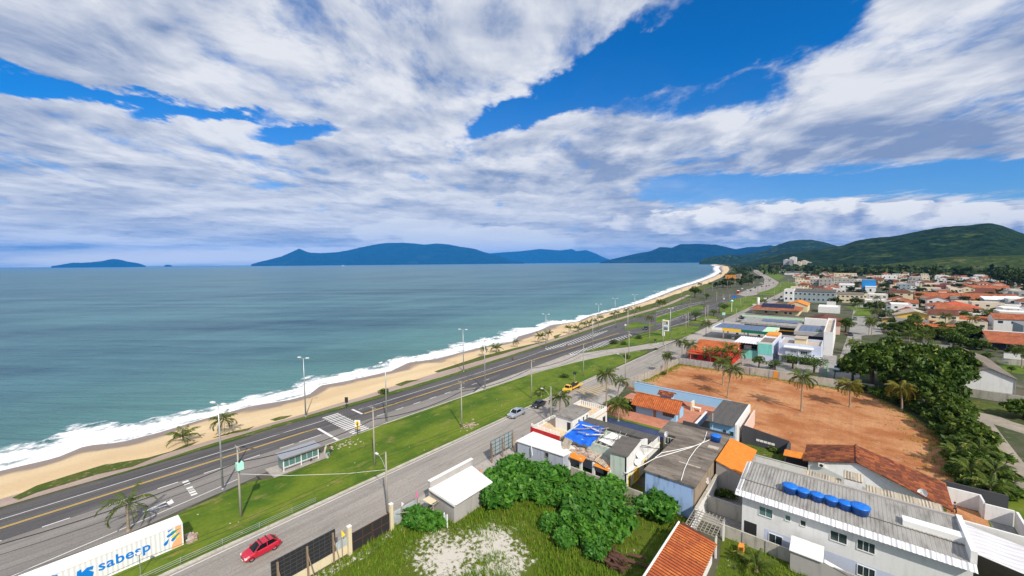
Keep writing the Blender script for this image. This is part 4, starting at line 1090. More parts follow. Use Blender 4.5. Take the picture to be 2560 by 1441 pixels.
def make_car(label, paintm, kind='hatch', detail=True, name='car', cat='car'):
    r = thing(name, label, cat, local=True)
    if kind == 'hatch':
        S = [(-2.02, .60, .34, .62), (-1.92, .78, .24, .72), (-1.5, .86, .20, .86), (-.85, .88, .20, .98), (0, .89, .20, 1.0), (1.0, .89, .20, 1.02), (1.75, .86, .22, 1.02), (1.98, .76, .28, .94), (2.04, .62, .38, .80)]
        Gh = [(-1.02, .80, .70, .95, .985), (-.28, .80, .62, .97, 1.44), (.5, .80, .63, .99, 1.50), (1.25, .78, .61, 1.0, 1.46), (1.80, .74, .56, 1.0, 1.06)]; wy, wr, wx = (-1.28, 1.28), .31, .78
    elif kind == 'sedan':
        S = [(-2.2, .62, .32, .60), (-2.1, .78, .24, .70), (-1.6, .86, .20, .86), (-.9, .88, .20, .96), (.2, .88, .20, .98), (1.2, .88, .20, 1.0), (1.95, .84, .22, .99), (2.2, .72, .30, .90), (2.25, .62, .4, .76)]
        Gh = [(-1.1, .78, .70, .93, .965), (-.40, .79, .62, .95, 1.40), (.35, .79, .62, .97, 1.45), (.95, .77, .60, .98, 1.40), (1.65, .72, .64, .98, 1.01)]; wy, wr, wx = (-1.38, 1.35), .31, .78
    elif kind == 'suv':
        S = [(-2.2, .68, .42, .78), (-2.1, .84, .32, .90), (-1.6, .92, .28, 1.04), (-.9, .93, .28, 1.12), (.2, .93, .28, 1.14), (1.4, .93, .28, 1.16), (2.05, .90, .30, 1.14), (2.22, .80, .42, .98)]
        Gh = [(-1.15, .84, .76, 1.09, 1.13), (-.5, .84, .68, 1.12, 1.66), (.5, .84, .69, 1.13, 1.72), (1.5, .83, .68, 1.14, 1.68), (2.0, .80, .64, 1.14, 1.30)]; wy, wr, wx = (-1.38, 1.38), .36, .82
    else:  # pickup
        S = [(-2.6, .70, .46, .86), (-2.5, .86, .36, .98), (-1.9, .92, .32, 1.08), (-1.2, .93, .32, 1.14), (0, .93, .32, 1.16), (.72, .93, .32, 1.16), (.74, .92, .40, 1.05)]
        Gh = [(-1.42, .84, .76, 1.11, 1.15), (-.78, .84, .68, 1.13, 1.70), (-.05, .84, .69, 1.14, 1.75), (.62, .83, .68, 1.14, 1.70), (.72, .82, .68, 1.14, 1.66)]; wy, wr, wx = (-1.75, 1.55), .40, .82
    mb = MB(); loft(mb, [carsec(*s) for s in S])
    if kind == 'pickup':
        mb.box(-.92, .92, .74, 2.55, .50, .72).box(-.92, -.82, .74, 2.55, .72, 1.16).box(.82, .92, .74, 2.55, .72, 1.16).box(-.82, .82, 2.45, 2.55, .72, 1.14).box(-.82, .82, .74, .82, .72, 1.16)
    mb.build('body', M[paintm], r)
    glasshouse(r, paintm, Gh)
    if kind == 'pickup': MB().tube([(-.80, .95, 1.16), (-.74, .92, 1.62), (.74, .92, 1.62), (.80, .95, 1.16)], .045, 6).tube([(-.80, 2.0, 1.18), (-.76, 1.0, 1.60)], .035, 5).tube([(.80, 2.0, 1.18), (.76, 1.0, 1.60)], .035, 5).build('roll_bar', M['chrome'], r)
    wheels(r, wx, wy, wr)
    if detail:
        y0, z0 = S[1][0], S[1][3]
        for s in (-1, 1):
            MB().box(s * .66 - .17, s * .66 + .17, y0 - .07, y0 + .16, z0 - .16, z0 - .01).build('headlight', M['lens_clear'], r)
            yb = 2.5 if kind == 'pickup' else S[-2][0]; MB().box(s * .80 - .09, s * .80 + .09, yb - .12, yb + .075, .62, .92).build('tail_light', M['lens_red'], r)
            MB().box(s * .95 - .10, s * .95 + .10, Gh[0][0] + .12, Gh[0][0] + .30, Gh[0][3] + .02, Gh[0][3] + .16).build('wing_mirror', M[paintm], r)
        MB().box(-.34, .34, S[0][0] - .03, S[0][0] + .1, .42, .56).build('grille', M['dark_metal'], r)
        MB().box(-.24, .24, S[0][0] - .05, S[0][0] + .05, .30, .40).build('number_plate', M['lamp_white'], r)
    return r

# ------------------------------------------------------------------ people
def body(name, pts, edges, mat, parent, lv=1):
    """one continuous skinned figure: pts = (x, y, z, r)"""
    me = bpy.data.meshes.new(name); me.from_pydata([p[:3] for p in pts], edges, []); o = bpy.data.objects.new(name, me); C.objects.link(o)
    sk_ = o.modifiers.new('s', 'SKIN'); sk_.use_smooth_shade = True
    sv = me.skin_vertices[0].data if me.skin_vertices else None
    if sv is None:
        import bmesh
        bm = bmesh.new(); bm.from_mesh(me); bm.verts.layers.skin.verify(); bm.to_mesh(me); bm.free(); sv = me.skin_vertices[0].data
    for i, p in enumerate(pts): sv[i].radius = (p[3], p[3])
    sv[0].use_root = True
    ss_ = o.modifiers.new('u', 'SUBSURF'); ss_.levels = lv; ss_.render_levels = lv
    me.materials.append(M[mat]); o.parent = parent
    return o
# ------------------------------------------------------------------ surface materials of the near buildings
plaster('wall_white', (.74, .73, .71), (.38, .36, .33), .35); plaster('wall_white_clean', (.76, .76, .75), (.42, .41, .39), .42); plaster('wall_grey', (.40, .38, .36), (.20, .19, .18), .5)
plaster('wall_blue_pale', (.30, .55, .80), (.42, .50, .55), .25); plaster('wall_blue_stained', (.33, .47, .72), (.07, .08, .09), 1.3); plaster('wall_bluegrey', (.42, .46, .55), (.22, .20, .19), .7)
plaster('wall_red', (.42, .018, .018), (.15, .03, .03), .4); plaster('wall_green_pale', (.52, .60, .52), (.30, .28, .22), .7); plaster('wall_turquoise', (.20, .62, .55), (.08, .20, .19), .5)
plaster('wall_lilac', (.55, .60, .74), (.42, .44, .5), .3); plaster('wall_yellow', (.74, .50, .11), (.45, .30, .1), .35); plaster('wall_cream', (.70, .60, .40), (.4, .33, .24), .4); plaster('wall_grey_blue', (.30, .36, .38), (.16, .17, .18), .5)
plaster('wall_orange', (.70, .28, .05), (.3, .13, .05), .4); plaster('wall_navy', (.035, .04, .06), (.02, .02, .02), .3); plaster('wall_dark', (.07, .07, .078), (.03, .03, .03), .5); plaster('wall_brick', (.33, .26, .19), (.14, .11, .08), .9)
plaster('wall_pink', (.70, .52, .45), (.4, .3, .27), .4); plaster('wall_bright_blue', (.035, .26, .62), (.04, .16, .35), .3); plaster('wall_maroon', (.20, .035, .04), (.08, .03, .03), .4); plaster('wall_green', (.30, .55, .30), (.2, .3, .18), .4)
plaster('wall_aged', (.46, .43, .37), (.14, .13, .11), 1.0); plaster('wall_red_shop', (.62, .03, .02), (.3, .03, .02), .3)
worn('roof_concrete', [(.12, .10, .082), (.235, .20, .165), (.055, .05, .045)], .45, stretch=(.4, 1.3, 1), fine=3, bump=.3)
worn('roof_slab', [(.20, .185, .165), (.28, .26, .235), (.12, .11, .10)], .4, fine=3, bump=.15)
worn('roof_beige', [(.40, .34, .28), (.48, .42, .35), (.3, .26, .22)], .3, fine=3)
worn('roof_white', [(.74, .73, .71), (.80, .79, .78), (.6, .59, .57)], .5, fine=3)
worn('tarp_blue', [(.010, .10, .55), (.015, .16, .75), (.006, .06, .34)], .9, fine=2.5, rough=.45, bump=.5)
worn('rubble', [(.50, .44, .38), (.34, .22, .16), (.62, .58, .52)], 1.2, fine=3, bump=.8)
worn('terrace_floor', [(.58, .43, .27), (.66, .51, .34)], .3, fine=2, bump=.05)
worn('tile_gutter', [(.10, .035, .018), (.16, .05, .02)], .5); worn('tile_weathered', [(.62, .19, .05), (.42, .10, .035), (.20, .06, .03)], .42, fine=4, lo=.40, hi=.62); tiles('tile_house', [(.46, .11, .035), (.56, .17, .05)], 'X', .45, .45, .5); tiles('tile_old', [(.17, .050, .028), (.50, .15, .045)], 'Y', .5, .6, .8, (.05, .024, .018))
tiles('tile_bright', [(.78, .25, .035), (.83, .30, .05)], 'Y', .28, .40, .12); tiles('tile_far', [(.36, .105, .05), (.50, .17, .075)], 'X', .5, .8, .6); tiles('tile_red', [(.56, .10, .05), (.62, .14, .07)], 'X', .5, .8, .3); tiles('tile_brown', [(.15, .055, .035), (.20, .075, .05)], 'X', .5, .8, .5)
corrug('sheet_grey', [(.31, .30, .28), (.39, .375, .35)], 'X', .36, .7, (.14, .13, .115)); corrug('sheet_white', [(.68, .68, .69), (.76, .76, .77)], 'X', .5, .25, (.4, .4, .42)); corrug('sheet_white_y', [(.62, .61, .64), (.74, .73, .75)], 'Y', .9, .3, (.35, .33, .36))
corrug('sheet_dark', [(.085, .078, .07), (.125, .115, .10)], 'X', .35, .6, (.05, .045, .04)); corrug('sheet_dark_y', [(.10, .092, .082), (.15, .135, .12)], 'Y', .35, .6, (.06, .055, .05)); corrug('sheet_beige', [(.42, .36, .27), (.55, .48, .36)], 'X', .30, .75, (.20, .17, .13)); corrug('container_white', [(.74, .75, .75), (.79, .79, .79)], 'Y', .42, .10, (.70, .70, .71), rough=.5)
corrug('fence_pale', [(.42, .50, .54), (.60, .66, .68)], 'Z', .2, .3); corrug('fence_grey', [(.36, .355, .35), (.50, .49, .48)], 'X', .45, .5, (.22, .21, .20))

def onX(Xp, r, x, y):
    d = ray(r, x, y); t = Xp / d.x; return (d.y * t, CAMH + d.z * t)
def onY(Yp, r, x, y):
    d = ray(r, x, y); t = Yp / d.y; return (d.x * t, CAMH + d.z * t)
def corrugated(mb, p00, p10, p11, p01, pitch, amp):
    """wavy sheet: waves repeat from p00 to p10, ribs run towards p01"""
    p00, p10, p11, p01 = map(Vector, (p00, p10, p11, p01)); n = max(4, int((p10 - p00).length / pitch * 4))
    nor = (p10 - p00).cross(p01 - p00).normalized(); b = len(mb.v)
    if nor.z < 0: nor = -nor
    for i in range(n + 1):
        t = i / n; h = nor * (amp * math.sin(i * math.pi / 2))
        mb.v.append(tuple(p00.lerp(p10, t) + h)); mb.v.append(tuple(p01.lerp(p11, t) + h))
        mb.v.append(tuple(p00.lerp(p10, t) + h - nor * .03)); mb.v.append(tuple(p01.lerp(p11, t) + h - nor * .03))
    for i in range(n):
        a = b + i * 4; mb.f += [(a, a + 4, a + 5, a + 1), (a + 2, a + 3, a + 7, a + 6), (a, a + 2, a + 6, a + 4), (a + 1, a + 5, a + 7, a + 3)]
    return mb

# ------------------------------------------------------------------ long white house with blue tanks
W = thing('long_house', 'long white two storey house with grey corrugated roof and six blue water tanks', 'house', (0, 60, 0))
Y0, XL, XR = 57.4, -9.5, 10.4
MB().box(XL, XR, Y0, 64.9, -.05, 6.05).build('wall', M['wall_white_clean'], W)
MB().box(-7.0, XR + .004, Y0 - .006, Y0 + .05, 0, 2.15).build('painted_base', M['wall_lilac'], W)
mb = MB(); corrugated(mb, (XL - .5, Y0 + .15, 6.10), (XR + .1, Y0 + .15, 6.10), (XR + .1, 60.2, 6.42), (XL - .5, 60.2, 6.42), .36, .032)
corrugated(mb, (XL - .5, 60.0, 6.52), (XR + .1, 60.0, 6.52), (XR + .1, 64.6, 7.0), (XL - .5, 64.6, 7.0), .36, .032); mb.build('roof', M['sheet_grey'], W)
mb = MB(); corrugated(mb, (XL - .75, Y0 - .75, 5.72), (XR + .2, Y0 - .75, 5.72), (XR + .2, Y0 + .05, 6.14), (XL - .75, Y0 + .05, 6.14), .36, .032); mb.build('eave_sheet', M['sheet_white'], W)
corrugated(MB(), (XL - .75, Y0 - .4, 5.9), (XL - .75, 64.8, 6.9), (XL - .2, 64.8, 7.1), (XL - .2, Y0 - .4, 6.1), .36, .04).build('verge_sheet', M['sheet_white'], W)
MB().box(XL, XR + .1, 64.6, 64.95, 6.0, 7.25).build('gutter_wall', M['wall_grey'], W)
MB().box(XL, XR, 64.96, 68.4, -.05, 4.1).build('rear_wing', M['wall_white'], W)
MB().box(5.6, XR - .2, 60.2, 60.6, 6.5, 7.15).box(5.6, XR - .2, 60.6, 61.4, 6.95, 7.15).box(XR - .2, XR + .25, 57.6, 65, 6.0, 7.35).build('white_panel', M['white_paint'], W)
for (u0, v0, u1, v1, bars, pn) in [(492, 838, 598, 915, 1, 'glass_green'), (695, 899, 739, 944, 0, 'glass_green'), (814, 940, 859, 985, 0, 'glass_dark'), (568, 1050, 674, 1130, 1, 'glass_dark'), (1047, 1030, 1180, 1115, 1, 'glass_dark'), (1257, 1100, 1398, 1190, 2, 'glass_dark'), (1257, 1310, 1398, 1380, 2, 'glass_dark')]:
    ax, az = onY(Y0, 'D', u0, v0); bx_, bz = onY(Y0, 'D', u1, v1)
    ax2, az2 = onY(Y0, 'D', u0, v0 + 60)
    w_ = bx_ - ax; zt_ = (onY(Y0, 'D', (u0 + u1) / 2, (v0 + v1) / 2)[1]); hh_ = .55 if w_ > 1 else .32
    win(W, '-y', Y0, ax + .05, bx_ - .05, zt_ - hh_, zt_ + hh_, 'white_paint', pn, bars)
p0 = onY(Y0, 'D', 370, 930); p1 = onY(Y0, 'D', 472, 1060)
hole(W, '-y', Y0, p0[0] + .1, p1[0], .05, p0[1] - .1, 'dark_metal', 'doorway')
for k, (u, v) in enumerate([(735, 710), (835, 740), (945, 775), (1055, 810), (1165, 845), (1280, 880)]):
    gx, gy = G('D', u, v, 6.55)
    tank(gx, 60.25, 6.42, ['blue water tank at the left end of the row on the white house roof', 'blue water tank second from the left end of the roof row', 'blue water tank third from the left end of the roof row',
         'blue water tank fourth from the left end of the roof row', 'blue water tank beside the biggest tank of the roof row', 'biggest blue water tank at the right end of the roof row'][k], .93 if k == 5 else (.85 if k == 0 else .72), .85 if k in (0, 5) else .75, 'blue water tanks on the white house roof')
# lean-to roofs behind
def leanto(name, label, q, mat, wallmat, h0=0.0):
    r = thing(name, label, 'outbuilding', (q[0][0], q[0][1], 0))
    corrugated(MB(), q[0], q[1], q[2], q[3], .36, .032).build('roof', M[mat], r)
    x0, x1, y0, y1 = q[0][0] + .1, q[1][0] - .1, q[0][1] + .1, q[2][1] - .1
    MB().box(x0, x1, y0, y1, h0, min(q[0][2], q[1][2]) - .15).build('wall', M[wallmat], r)
    return r
leanto('lean_to', 'stained beige corrugated lean to behind the long white house, left one', [(-4.1, 68.6, 4.25), (.3, 68.6, 4.25), (.3, 72.6, 4.6), (-4.1, 72.6, 4.6)], 'sheet_beige', 'wall_white', 0)
leanto('lean_to', 'small raised beige corrugated roof light box between two lean tos', [(.5, 71.6, 5.3), (2.6, 71.6, 5.3), (2.6, 73.6, 5.6), (.5, 73.6, 5.6)], 'sheet_beige', 'wall_white', 0)
leanto('lean_to', 'long stained beige corrugated lean to behind the long white house, right one', [(2.9, 68.6, 4.25), (10.2, 68.6, 4.25), (10.2, 72.9, 4.6), (2.9, 72.9, 4.6)], 'sheet_beige', 'wall_white', 0)
# carport at the right edge
cp = thing('carport', 'white corrugated carport roof at the right end of the long white house', 'carport', (14, 66, 0))
corrugated(MB(), (10.5, 66.0, 3.25), (10.5, 72.8, 3.25), (22.0, 69.5, 2.75), (22.0, 62.6, 2.75), .9, .05).build('roof', M['sheet_white_y'], cp)
for x, y in ((11.2, 66.6), (16, 65.2), (21, 63.6)): MB().box(x - .07, x + .07, y - .07, y + .07, 0, 2.75).build('post', M['white_paint'], cp)
MB().box(10.5, 22.0, 72.6, 72.85, 0, 3.4).build('wall', M['wall_white'], cp)

# ------------------------------------------------------------------ house with the big weathered tile roof
Bh = thing('tiled_house', 'white house under a big dark weathered clay tile roof behind the long white house', 'house', (2, 80, 0))
yA, yB = 78.9, 86.4
MB().slab([(-4.6, yA, 3.25), (2.0, yA, 5.1), (2.0, yB, 5.1), (-4.6, yB, 3.25)], .12).slab([(2.0, yA, 5.1), (11.8, yA - 3.0, 2.75), (12.2, yB - 1.2, 2.75), (2.0, yB, 5.1)], .12).build('roof', M['tile_old'], Bh)
MB().tube([(2.0, yA - .03, 5.12), (2.0, yB + .03, 5.12)], .13, 6).build('ridge_tiles', M['tile_old'], Bh)
MB().add([(-3.9, 79.5, -.05), (11.0, 77.2, -.05), (11.0, 77.2, 2.75), (2.0, 79.3, 4.85), (-3.9, 79.5, 3.3), (-3.9, 85.8, -.05), (11.2, 84.8, -.05), (11.2, 84.8, 2.75), (2.0, 85.8, 4.85), (-3.9, 85.8, 3.3)],
         [(0, 1, 2, 3, 4), (9, 8, 7, 6, 5), (1, 6, 7, 2), (0, 4, 9, 5), (2, 7, 8, 3), (4, 3, 8, 9)]).build('wall', M['wall_white_clean'], Bh)
hole(Bh, '-y', 79.28, 1.2, 2.6, 3.75, 3.95, 'dark_metal', 'vent_slot', .06)
MB().slab([(-7.4, 80.4, 2.75), (-4.2, 80.4, 2.95), (-4.2, 82.6, 3.15), (-7.4, 82.6, 2.95)], .1).build('porch_roof', M['tile_bright'], Bh)
MB().box(-7.2, -7.05, 80.6, 80.75, 0, 2.65).build('porch_post', M['wall_dark'], Bh); MB().box(-7.0, -3.95, 82.3, 82.45, 0, 2.7).build('porch_back', M['wall_dark'], Bh)
ac = thing('air_conditioner', 'white air conditioner unit on the gable of the tiled house', 'air conditioner', (-2.2, 79.2, 2.9), local=True)
MB().box(-.4, .4, -.3, 0, 0, .6).build('casing', M['white_paint'], ac); MB().lathe([(.24, 0), (.24, .02)], 12).build('fan_grille', M['dark_metal'], ac).rotation_euler = (rad(90), 0, 0)
ac.children[1].location = (0, -.3, .3)
dish(9.0, 77.3, 3.6, rad(-120), 'white satellite dish at the lower edge of the big tile roof', .55)

# ------------------------------------------------------------------ orange roofed shed and grey concrete house
q = [G('Q', 970, 810, 4.9), G('Q', 1270, 975, 4.1), G('Q', 1410, 705, 4.1), G('Q', 1130, 570, 4.9)]
Oh = thing('orange_roof_house', 'bright orange tile roof sloping beside the grey concrete roof', 'house', (q[0][0], q[0][1], 0))
zs = [4.9, 4.1, 4.1, 4.9]
MB().slab([(p[0], p[1], z) for p, z in zip(q, zs)], .12).build('roof', M['tile_bright'], Oh)
MB().add([(q[0][0] + .08, q[0][1] + .1, 0), (q[1][0] - .15, q[1][1] + .2, 0), (q[1][0] - .15, q[1][1] + .2, zs[1] - .13), (q[0][0] + .08, q[0][1] + .1, zs[0] - .13), (q[3][0] + .08, q[3][1] - .1, 0), (q[2][0] - .15, q[2][1] - .1, 0), (q[2][0] - .15, q[2][1] - .1, zs[2] - .13), (q[3][0] + .08, q[3][1] - .1, zs[3] - .13)],
         [(0, 1, 2, 3), (1, 5, 6, 2), (4, 7, 6, 5), (0, 3, 7, 4)]).build('wall', M['wall_grey'], Oh)
Ch = thing('concrete_house', 'old house with a big stained grey concrete roof and peeling blue wall', 'house', (-18, 66, 0))
MB().prism([(-22.1, 56.7), (-15.1, 56.7), (-15.1, 77), (-24.5, 77.3), (-24.5, 71.2), (-21.9, 71.2)], -.05, 4.85).build('wall', M['wall_brick'], Ch)
MB().prism([(-22.3, 56.45), (-15.0, 56.45), (-14.95, 77.2), (-25.6, 77.5), (-25.4, 71.0), (-22.2, 71.0)], 4.85, 5.05).build('roof', M['roof_concrete'], Ch)
MB().box(-22.12, -15.35, 56.66, 56.72, -.05, 4.84).build('front_render', M['wall_blue_stained'], Ch)
MB().box(-23.0, -20.2, 77.2, 77.45, 5.05, 5.75).box(-20.2, -15.0, 77.2, 77.45, 5.05, 5.35).build('parapet', M['wall_dark'], Ch)
for q_ in ((-16.9, -15.3, 70.0, 71.0, 5.055, 5.14), (-19.0, -15.9, 62.0, 62.25, 5.055, 5.13)): MB().box(*q_).build('roof_patch', M['roof_beige'], Ch)
MB().box(-21.8, -19.6, 63.2, 66.2, 5.055, 5.10).build('roof_felt', M['roof_concrete'], Ch)
win(Ch, '-y', 71.2, -24.2, -22.7, 3.2, 4.4, 'white_paint', 'glass_dark', 2)
pts = [GP('Q', pp, 5.2) for pp in ([(605, 1020), (640, 900), (690, 790), (760, 690), (850, 600), (878, 505)], [(330, 780), (400, 730), (560, 700), (760, 655), (880, 605), (935, 580)], [(140, 890), (240, 840), (330, 790), (500, 740), (700, 680), (850, 620)])]
for k, P in enumerate(pts):
    tag(MB().tube([(x, y, 5.16 + .04 * k) for x, y in P], .055, 6).build('water_pipe', M['lamp_white']), ['white plastic pipe running down the middle of the concrete roof', 'white plastic pipe curving from the tank across the concrete roof', 'white plastic pipe hanging from the concrete roof to the yellow house'][k], 'pipe', 'white pipes on the concrete roof')
tank(G('Q', 972, 600, 5.2)[0], G('Q', 972, 600, 5.2)[1], 5.06, 'open dark blue water tank on the grey concrete roof', .85, 1.0)
dish(-23.6, 70.2, 5.4, rad(-125), 'white satellite dish in front of the notch of the concrete roof', .5)
dish(-14.7, 62.4, 3.4, rad(-125), 'white satellite dish on the side wall below the concrete roof', .5)
Sw = thing('side_wall', 'tall white side wall along the concrete house', 'wall', (-14.6, 60, 0)); MB().box(-14.75, -14.5, 55.5, 66.5, 0, 2.6).build('wall_panel', M['wall_white'], Sw); MB().box(-14.8, -14.45, 55.5, 66.5, 2.6, 2.68).build('coping', M['wall_aged'], Sw)
Yw = thing('yard_wall', 'stained grey wall crossing the side yard', 'wall', (-12, 60.5, 0)); MB().box(-14.5, -9.55, 60.4, 60.65, 0, 2.1).build('wall_panel', M['wall_aged'], Yw); MB().box(-14.5, -9.55, 60.35, 60.7, 2.1, 2.18).build('coping', M['wall_grey'], Yw)

# ------------------------------------------------------------------ blue house, blue box and their walls
Bb = thing('blue_annex', 'light blue annex with a flat dark corrugated roof', 'house', (-18, 92, 0))
MB().box(-20.3, -15.75, 85.6, 99.6, -.05, 3.85).build('wall', M['wall_blue_pale'], Bb)
MB().box(-15.8, -15.45, 85.55, 99.7, 0, 4.25).build('side_wall', M['wall_white'], Bb)
MB().slab([(-20.9, 84.9, 3.95), (-15.8, 84.9, 3.95), (-15.8, 99.9, 4.15), (-20.9, 99.9, 4.15)], .08).build('roof', M['sheet_dark'], Bb)
for a in (-17.9, -16.6):
    w_ = win(Bb, '-y', 85.6, a, a + .62, 1.7, 2.65, 'wall_blue_pale', 'glass_dark', 0)
MB().tube([(-19.7, 85.3, 2.0), (-19.7, 85.3, 5.6)], .04, 5).build('vent_pipe', M['lamp_white'], Bb)
tag(MB().box(-14.75, -14.5, 88, 99.4, 0, 3.3).build('pink_wall', M['wall_pink']), 'pale pink wall end beside the light blue annex', 'wall')
Hb = thing('blue_house', 'light blue bungalow with an orange clay tile gable roof', 'house', (-33, 93, 0))
gable_wall(MB(), -37.6, -28.3, 90.0, 95.2, 2.55, 1.35, 'x').build('wall', M['wall_blue_pale'], Hb)
gable(MB(), -37.6, -28.3, 89.6, 95.0, 2.55, 1.55, 'x', .75, .12).build('roof', M['tile_house'], Hb)
MB().tube([(-38.3, 92.3, 4.22), (-27.6, 92.3, 4.22)], .12, 6).build('ridge_tiles', M['tile_old'], Hb)
a, b = onY(90, 'Q', 312, 300)[0], onY(90, 'Q', 340, 300)[0]; hole(Hb, '-y', 90.0, a, b, 0, 2.0, 'timber', 'door', .05)
a, b = onY(90, 'Q', 415, 320)[0], onY(90, 'Q', 530, 330)[0]; win(Hb, '-y', 90.0, a, b, .95, 1.9, 'timber', 'glass_dark', 4)
hole(Hb, '+x', -28.3, 91.5, 92.3, 0, 2.0, 'timber', 'door', .05)
tx, ty = G('Q', 455, 150, 3.9)
MB().box(tx - 1.3, tx + 1.3, ty - .9, ty + .9, 2.9, 5.0).build('tank_turret', M['wall_blue_pale'], Hb); gable(MB(), tx - 1.3, tx + 1.3, ty - .9, ty + .9, 5.0, .45, 'x', .5, .1).build('turret_roof', M['tile_old'], Hb)
Lw = thing('lot_wall', 'light blue painted wall between the patio and the dirt lot', 'wall', (-33, 105, 0))
MB().box(-44.5, -20.4, 105.4, 105.65, 0, 2.3).build('wall_panel', M['wall_blue_pale'], Lw); MB().box(-44.6, -20.4, 105.34, 105.72, 2.3, 2.38).build('coping', M['wall_blue_pale'], Lw)
tag(MB().box(-47.2, -39.5, 107.3, 107.55, 0, 2.4).build('concrete_wall', M['wall_aged']), 'short greenish concrete wall behind the blue patio wall', 'wall')
Lp = thing('patio_wall', 'low light blue wall running from the annex across the patio', 'wall', (-23.5, 92, 0))
MB().box(-24.0, -23.7, 87.5, 97.5, 0, 1.2).box(-23.7, -20.3, 87.5, 87.8, 0, 1.2).build('wall_panel', M['wall_blue_pale'], Lp); MB().box(-24.1, -23.6, 87.4, 97.6, 1.2, 1.3).build('coping', M['wall_white'], Lp)
Bq = thing('barbecue', 'small white outdoor counter with a cream side wall on the patio', 'counter', (-26.5, 100, 0), local=True)
MB().box(-1.0, .8, -.4, .4, .85, .95).build('counter_top', M['white_paint'], Bq); [MB().box(q_, q_ + .2, -.35, .35, 0, .85).build('leg', M['cream_paint'], Bq) for q_ in (-.9, .5)]; MB().box(-1.4, -1.05, -.6, 1.4, 0, 2.1).build('side_screen', M['cream_paint'], Bq)
Dw = thing('dark_wall', 'long dark grey wall along the near edge of the dirt lot', 'wall', (-11, 88, 0))
MB().add([(-15.0, 87.9, 0), (-7.2, 87.9, 0), (-7.2, 87.9, 2.5), (-15.0, 87.9, 3.6), (-15.0, 88.15, 0), (-7.2, 88.15, 0), (-7.2, 88.15, 2.5), (-15.0, 88.15, 3.6)], [(0, 1, 2, 3), (5, 4, 7, 6), (1, 5, 6, 2), (4, 0, 3, 7), (3, 2, 6, 7)]).build('wall_panel', M['wall_dark'], Dw)
mb = MB()
for k in range(5): x = -12.5 + k * .62; mb.box(x, x + .55, 87.86, 87.905, 1.1 - k * .03, 1.5 - k * .03)
mb.build('white_smear', M['white_paint'], Dw)
MB().box(-7.4, -7.0, 82.4, 88.1, 0, 2.2).build('return_wall', M['wall_dark'], Dw)
Ww = thing('white_wall', 'plain white wall behind the roof of the long white house', 'wall', (-8, 79, 0)); MB().box(-11.2, -4.0, 79.0, 79.25, 0, 2.0).build('wall_panel', M['wall_white_clean'], Ww); MB().box(-11.3, -4.0, 78.95, 79.3, 2.0, 2.07).build('coping', M['wall_grey'], Ww)
Fw = thing('front_wall', 'unpainted grey wall in front of the long white house', 'wall', (-4, 56, 0))
mb = MB(); mb.box(-11.7, -4.0, 55.75, 55.95, 0, 1.6)
mb.build('wall_panel', M['wall_aged'], Fw)
mb = MB()
for k in range(4): mb.box(-11.6 + k * 2.5, -11.35 + k * 2.5, 55.66, 55.74, 0, 1.62)
mb.build('pier', M['wall_grey'], Fw)
An = thing('porch_annex', 'grey walled porch with a small white sloping roof against the long white house', 'porch', (-2, 55.5, 0))
MB().box(-4.0, 3.4, 54.4, 54.6, 0, 2.3).build('wall_panel', M['wall_grey'], An)
MB().slab([(-4.1, 54.2, 2.55), (-1.0, 54.2, 2.55), (-1.0, 56.6, 3.0), (-4.1, 56.6, 3.0)], .1).build('roof', M['roof_white'], An)
MB().slab([(-.9, 54.4, 2.5), (3.4, 54.4, 1.4), (3.4, 55.0, 1.4), (-.9, 55.0, 2.5)], .08).build('sloping_coping', M['white_paint'], An)

# ------------------------------------------------------------------ red terrace house, stained annex, ruined house
Rt = thing('terrace_house', 'white house with a sandy roof terrace, white railings and a red front band', 'house', (-43, 68, 0))
MB().box(-46.6, -39.9, 60.6, 79.6, -.05, 2.6).build('wall', M['wall_white'], Rt)
MB().box(-46.65, -39.85, 60.45, 60.58, 2.5, 3.75).build('red_band', M['wall_red'], Rt)
MB().box(-46.5, -40.0, 60.6, 79.5, 2.6, 3.0).build('terrace_floor', M['terrace_floor'], Rt)
MB().box(-43.6, -39.7, 64.7, 71.2, 3.0, 5.75).build('roof_room', M['wall_white_clean'], Rt)
MB().box(-43.85, -39.35, 64.4, 71.5, 5.75, 5.93).box(-42.6, -41.6, 67.0, 68.2, 5.93, 6.0).build('roof_slab', M['roof_slab'], Rt)
for y in (66.8, 68.6, 70.0): win(Rt, '+x', -39.7, y, y + .55, 4.2, 5.0, 'white_paint', 'glass_dark', 0)
hole(Rt, '-y', 64.7, -40.9, -40.1, 3.0, 4.9, 'dark_metal', 'doorway')
def railing(r, segs, z, h, gap=.35, w=.07, label=None):
    mb = MB()
    for (x0, y0), (x1, y1) in segs:
        L = math.hypot(x1 - x0, y1 - y0); n = int(L / gap); dx_, dy_ = (x1 - x0) / L, (y1 - y0) / L; px, py = -dy_ * .04, dx_ * .04
        for z0, z1 in ((z + h - .08, z + h), (z + .05, z + .12)): mb.prism([(x0 + px, y0 + py), (x0 - px, y0 - py), (x1 - px, y1 - py), (x1 + px, y1 + py)][::-1], z0, z1)
        for k in range(n + 1):
            x, y = x0 + dx_ * L * k / n, y0 + dy_ * L * k / n; s = .09 if k % 9 == 0 else w / 2; mb.box(x - s, x + s, y - s, y + s, z, z + h + (.04 if k % 9 == 0 else -.04))
    return mb.build('railing', M['white_paint'], r)
railing(Rt, [((-46.5, 60.7), (-46.5, 71))], 3.0, .85, .22, .05); railing(Rt, [((-46.5, 60.7), (-40.0, 60.7))], 3.6, .8, .16, .04)
railing(Rt, [((-46.5, 79.4), (-40.0, 79.4)), ((-46.5, 73), (-46.5, 79.4))], 3.0, 1.0, .5, .16); MB().box(-40.1, -39.9, 71.6, 79.5, 3.0, 3.9).build('parapet', M['wall_white_clean'], Rt)
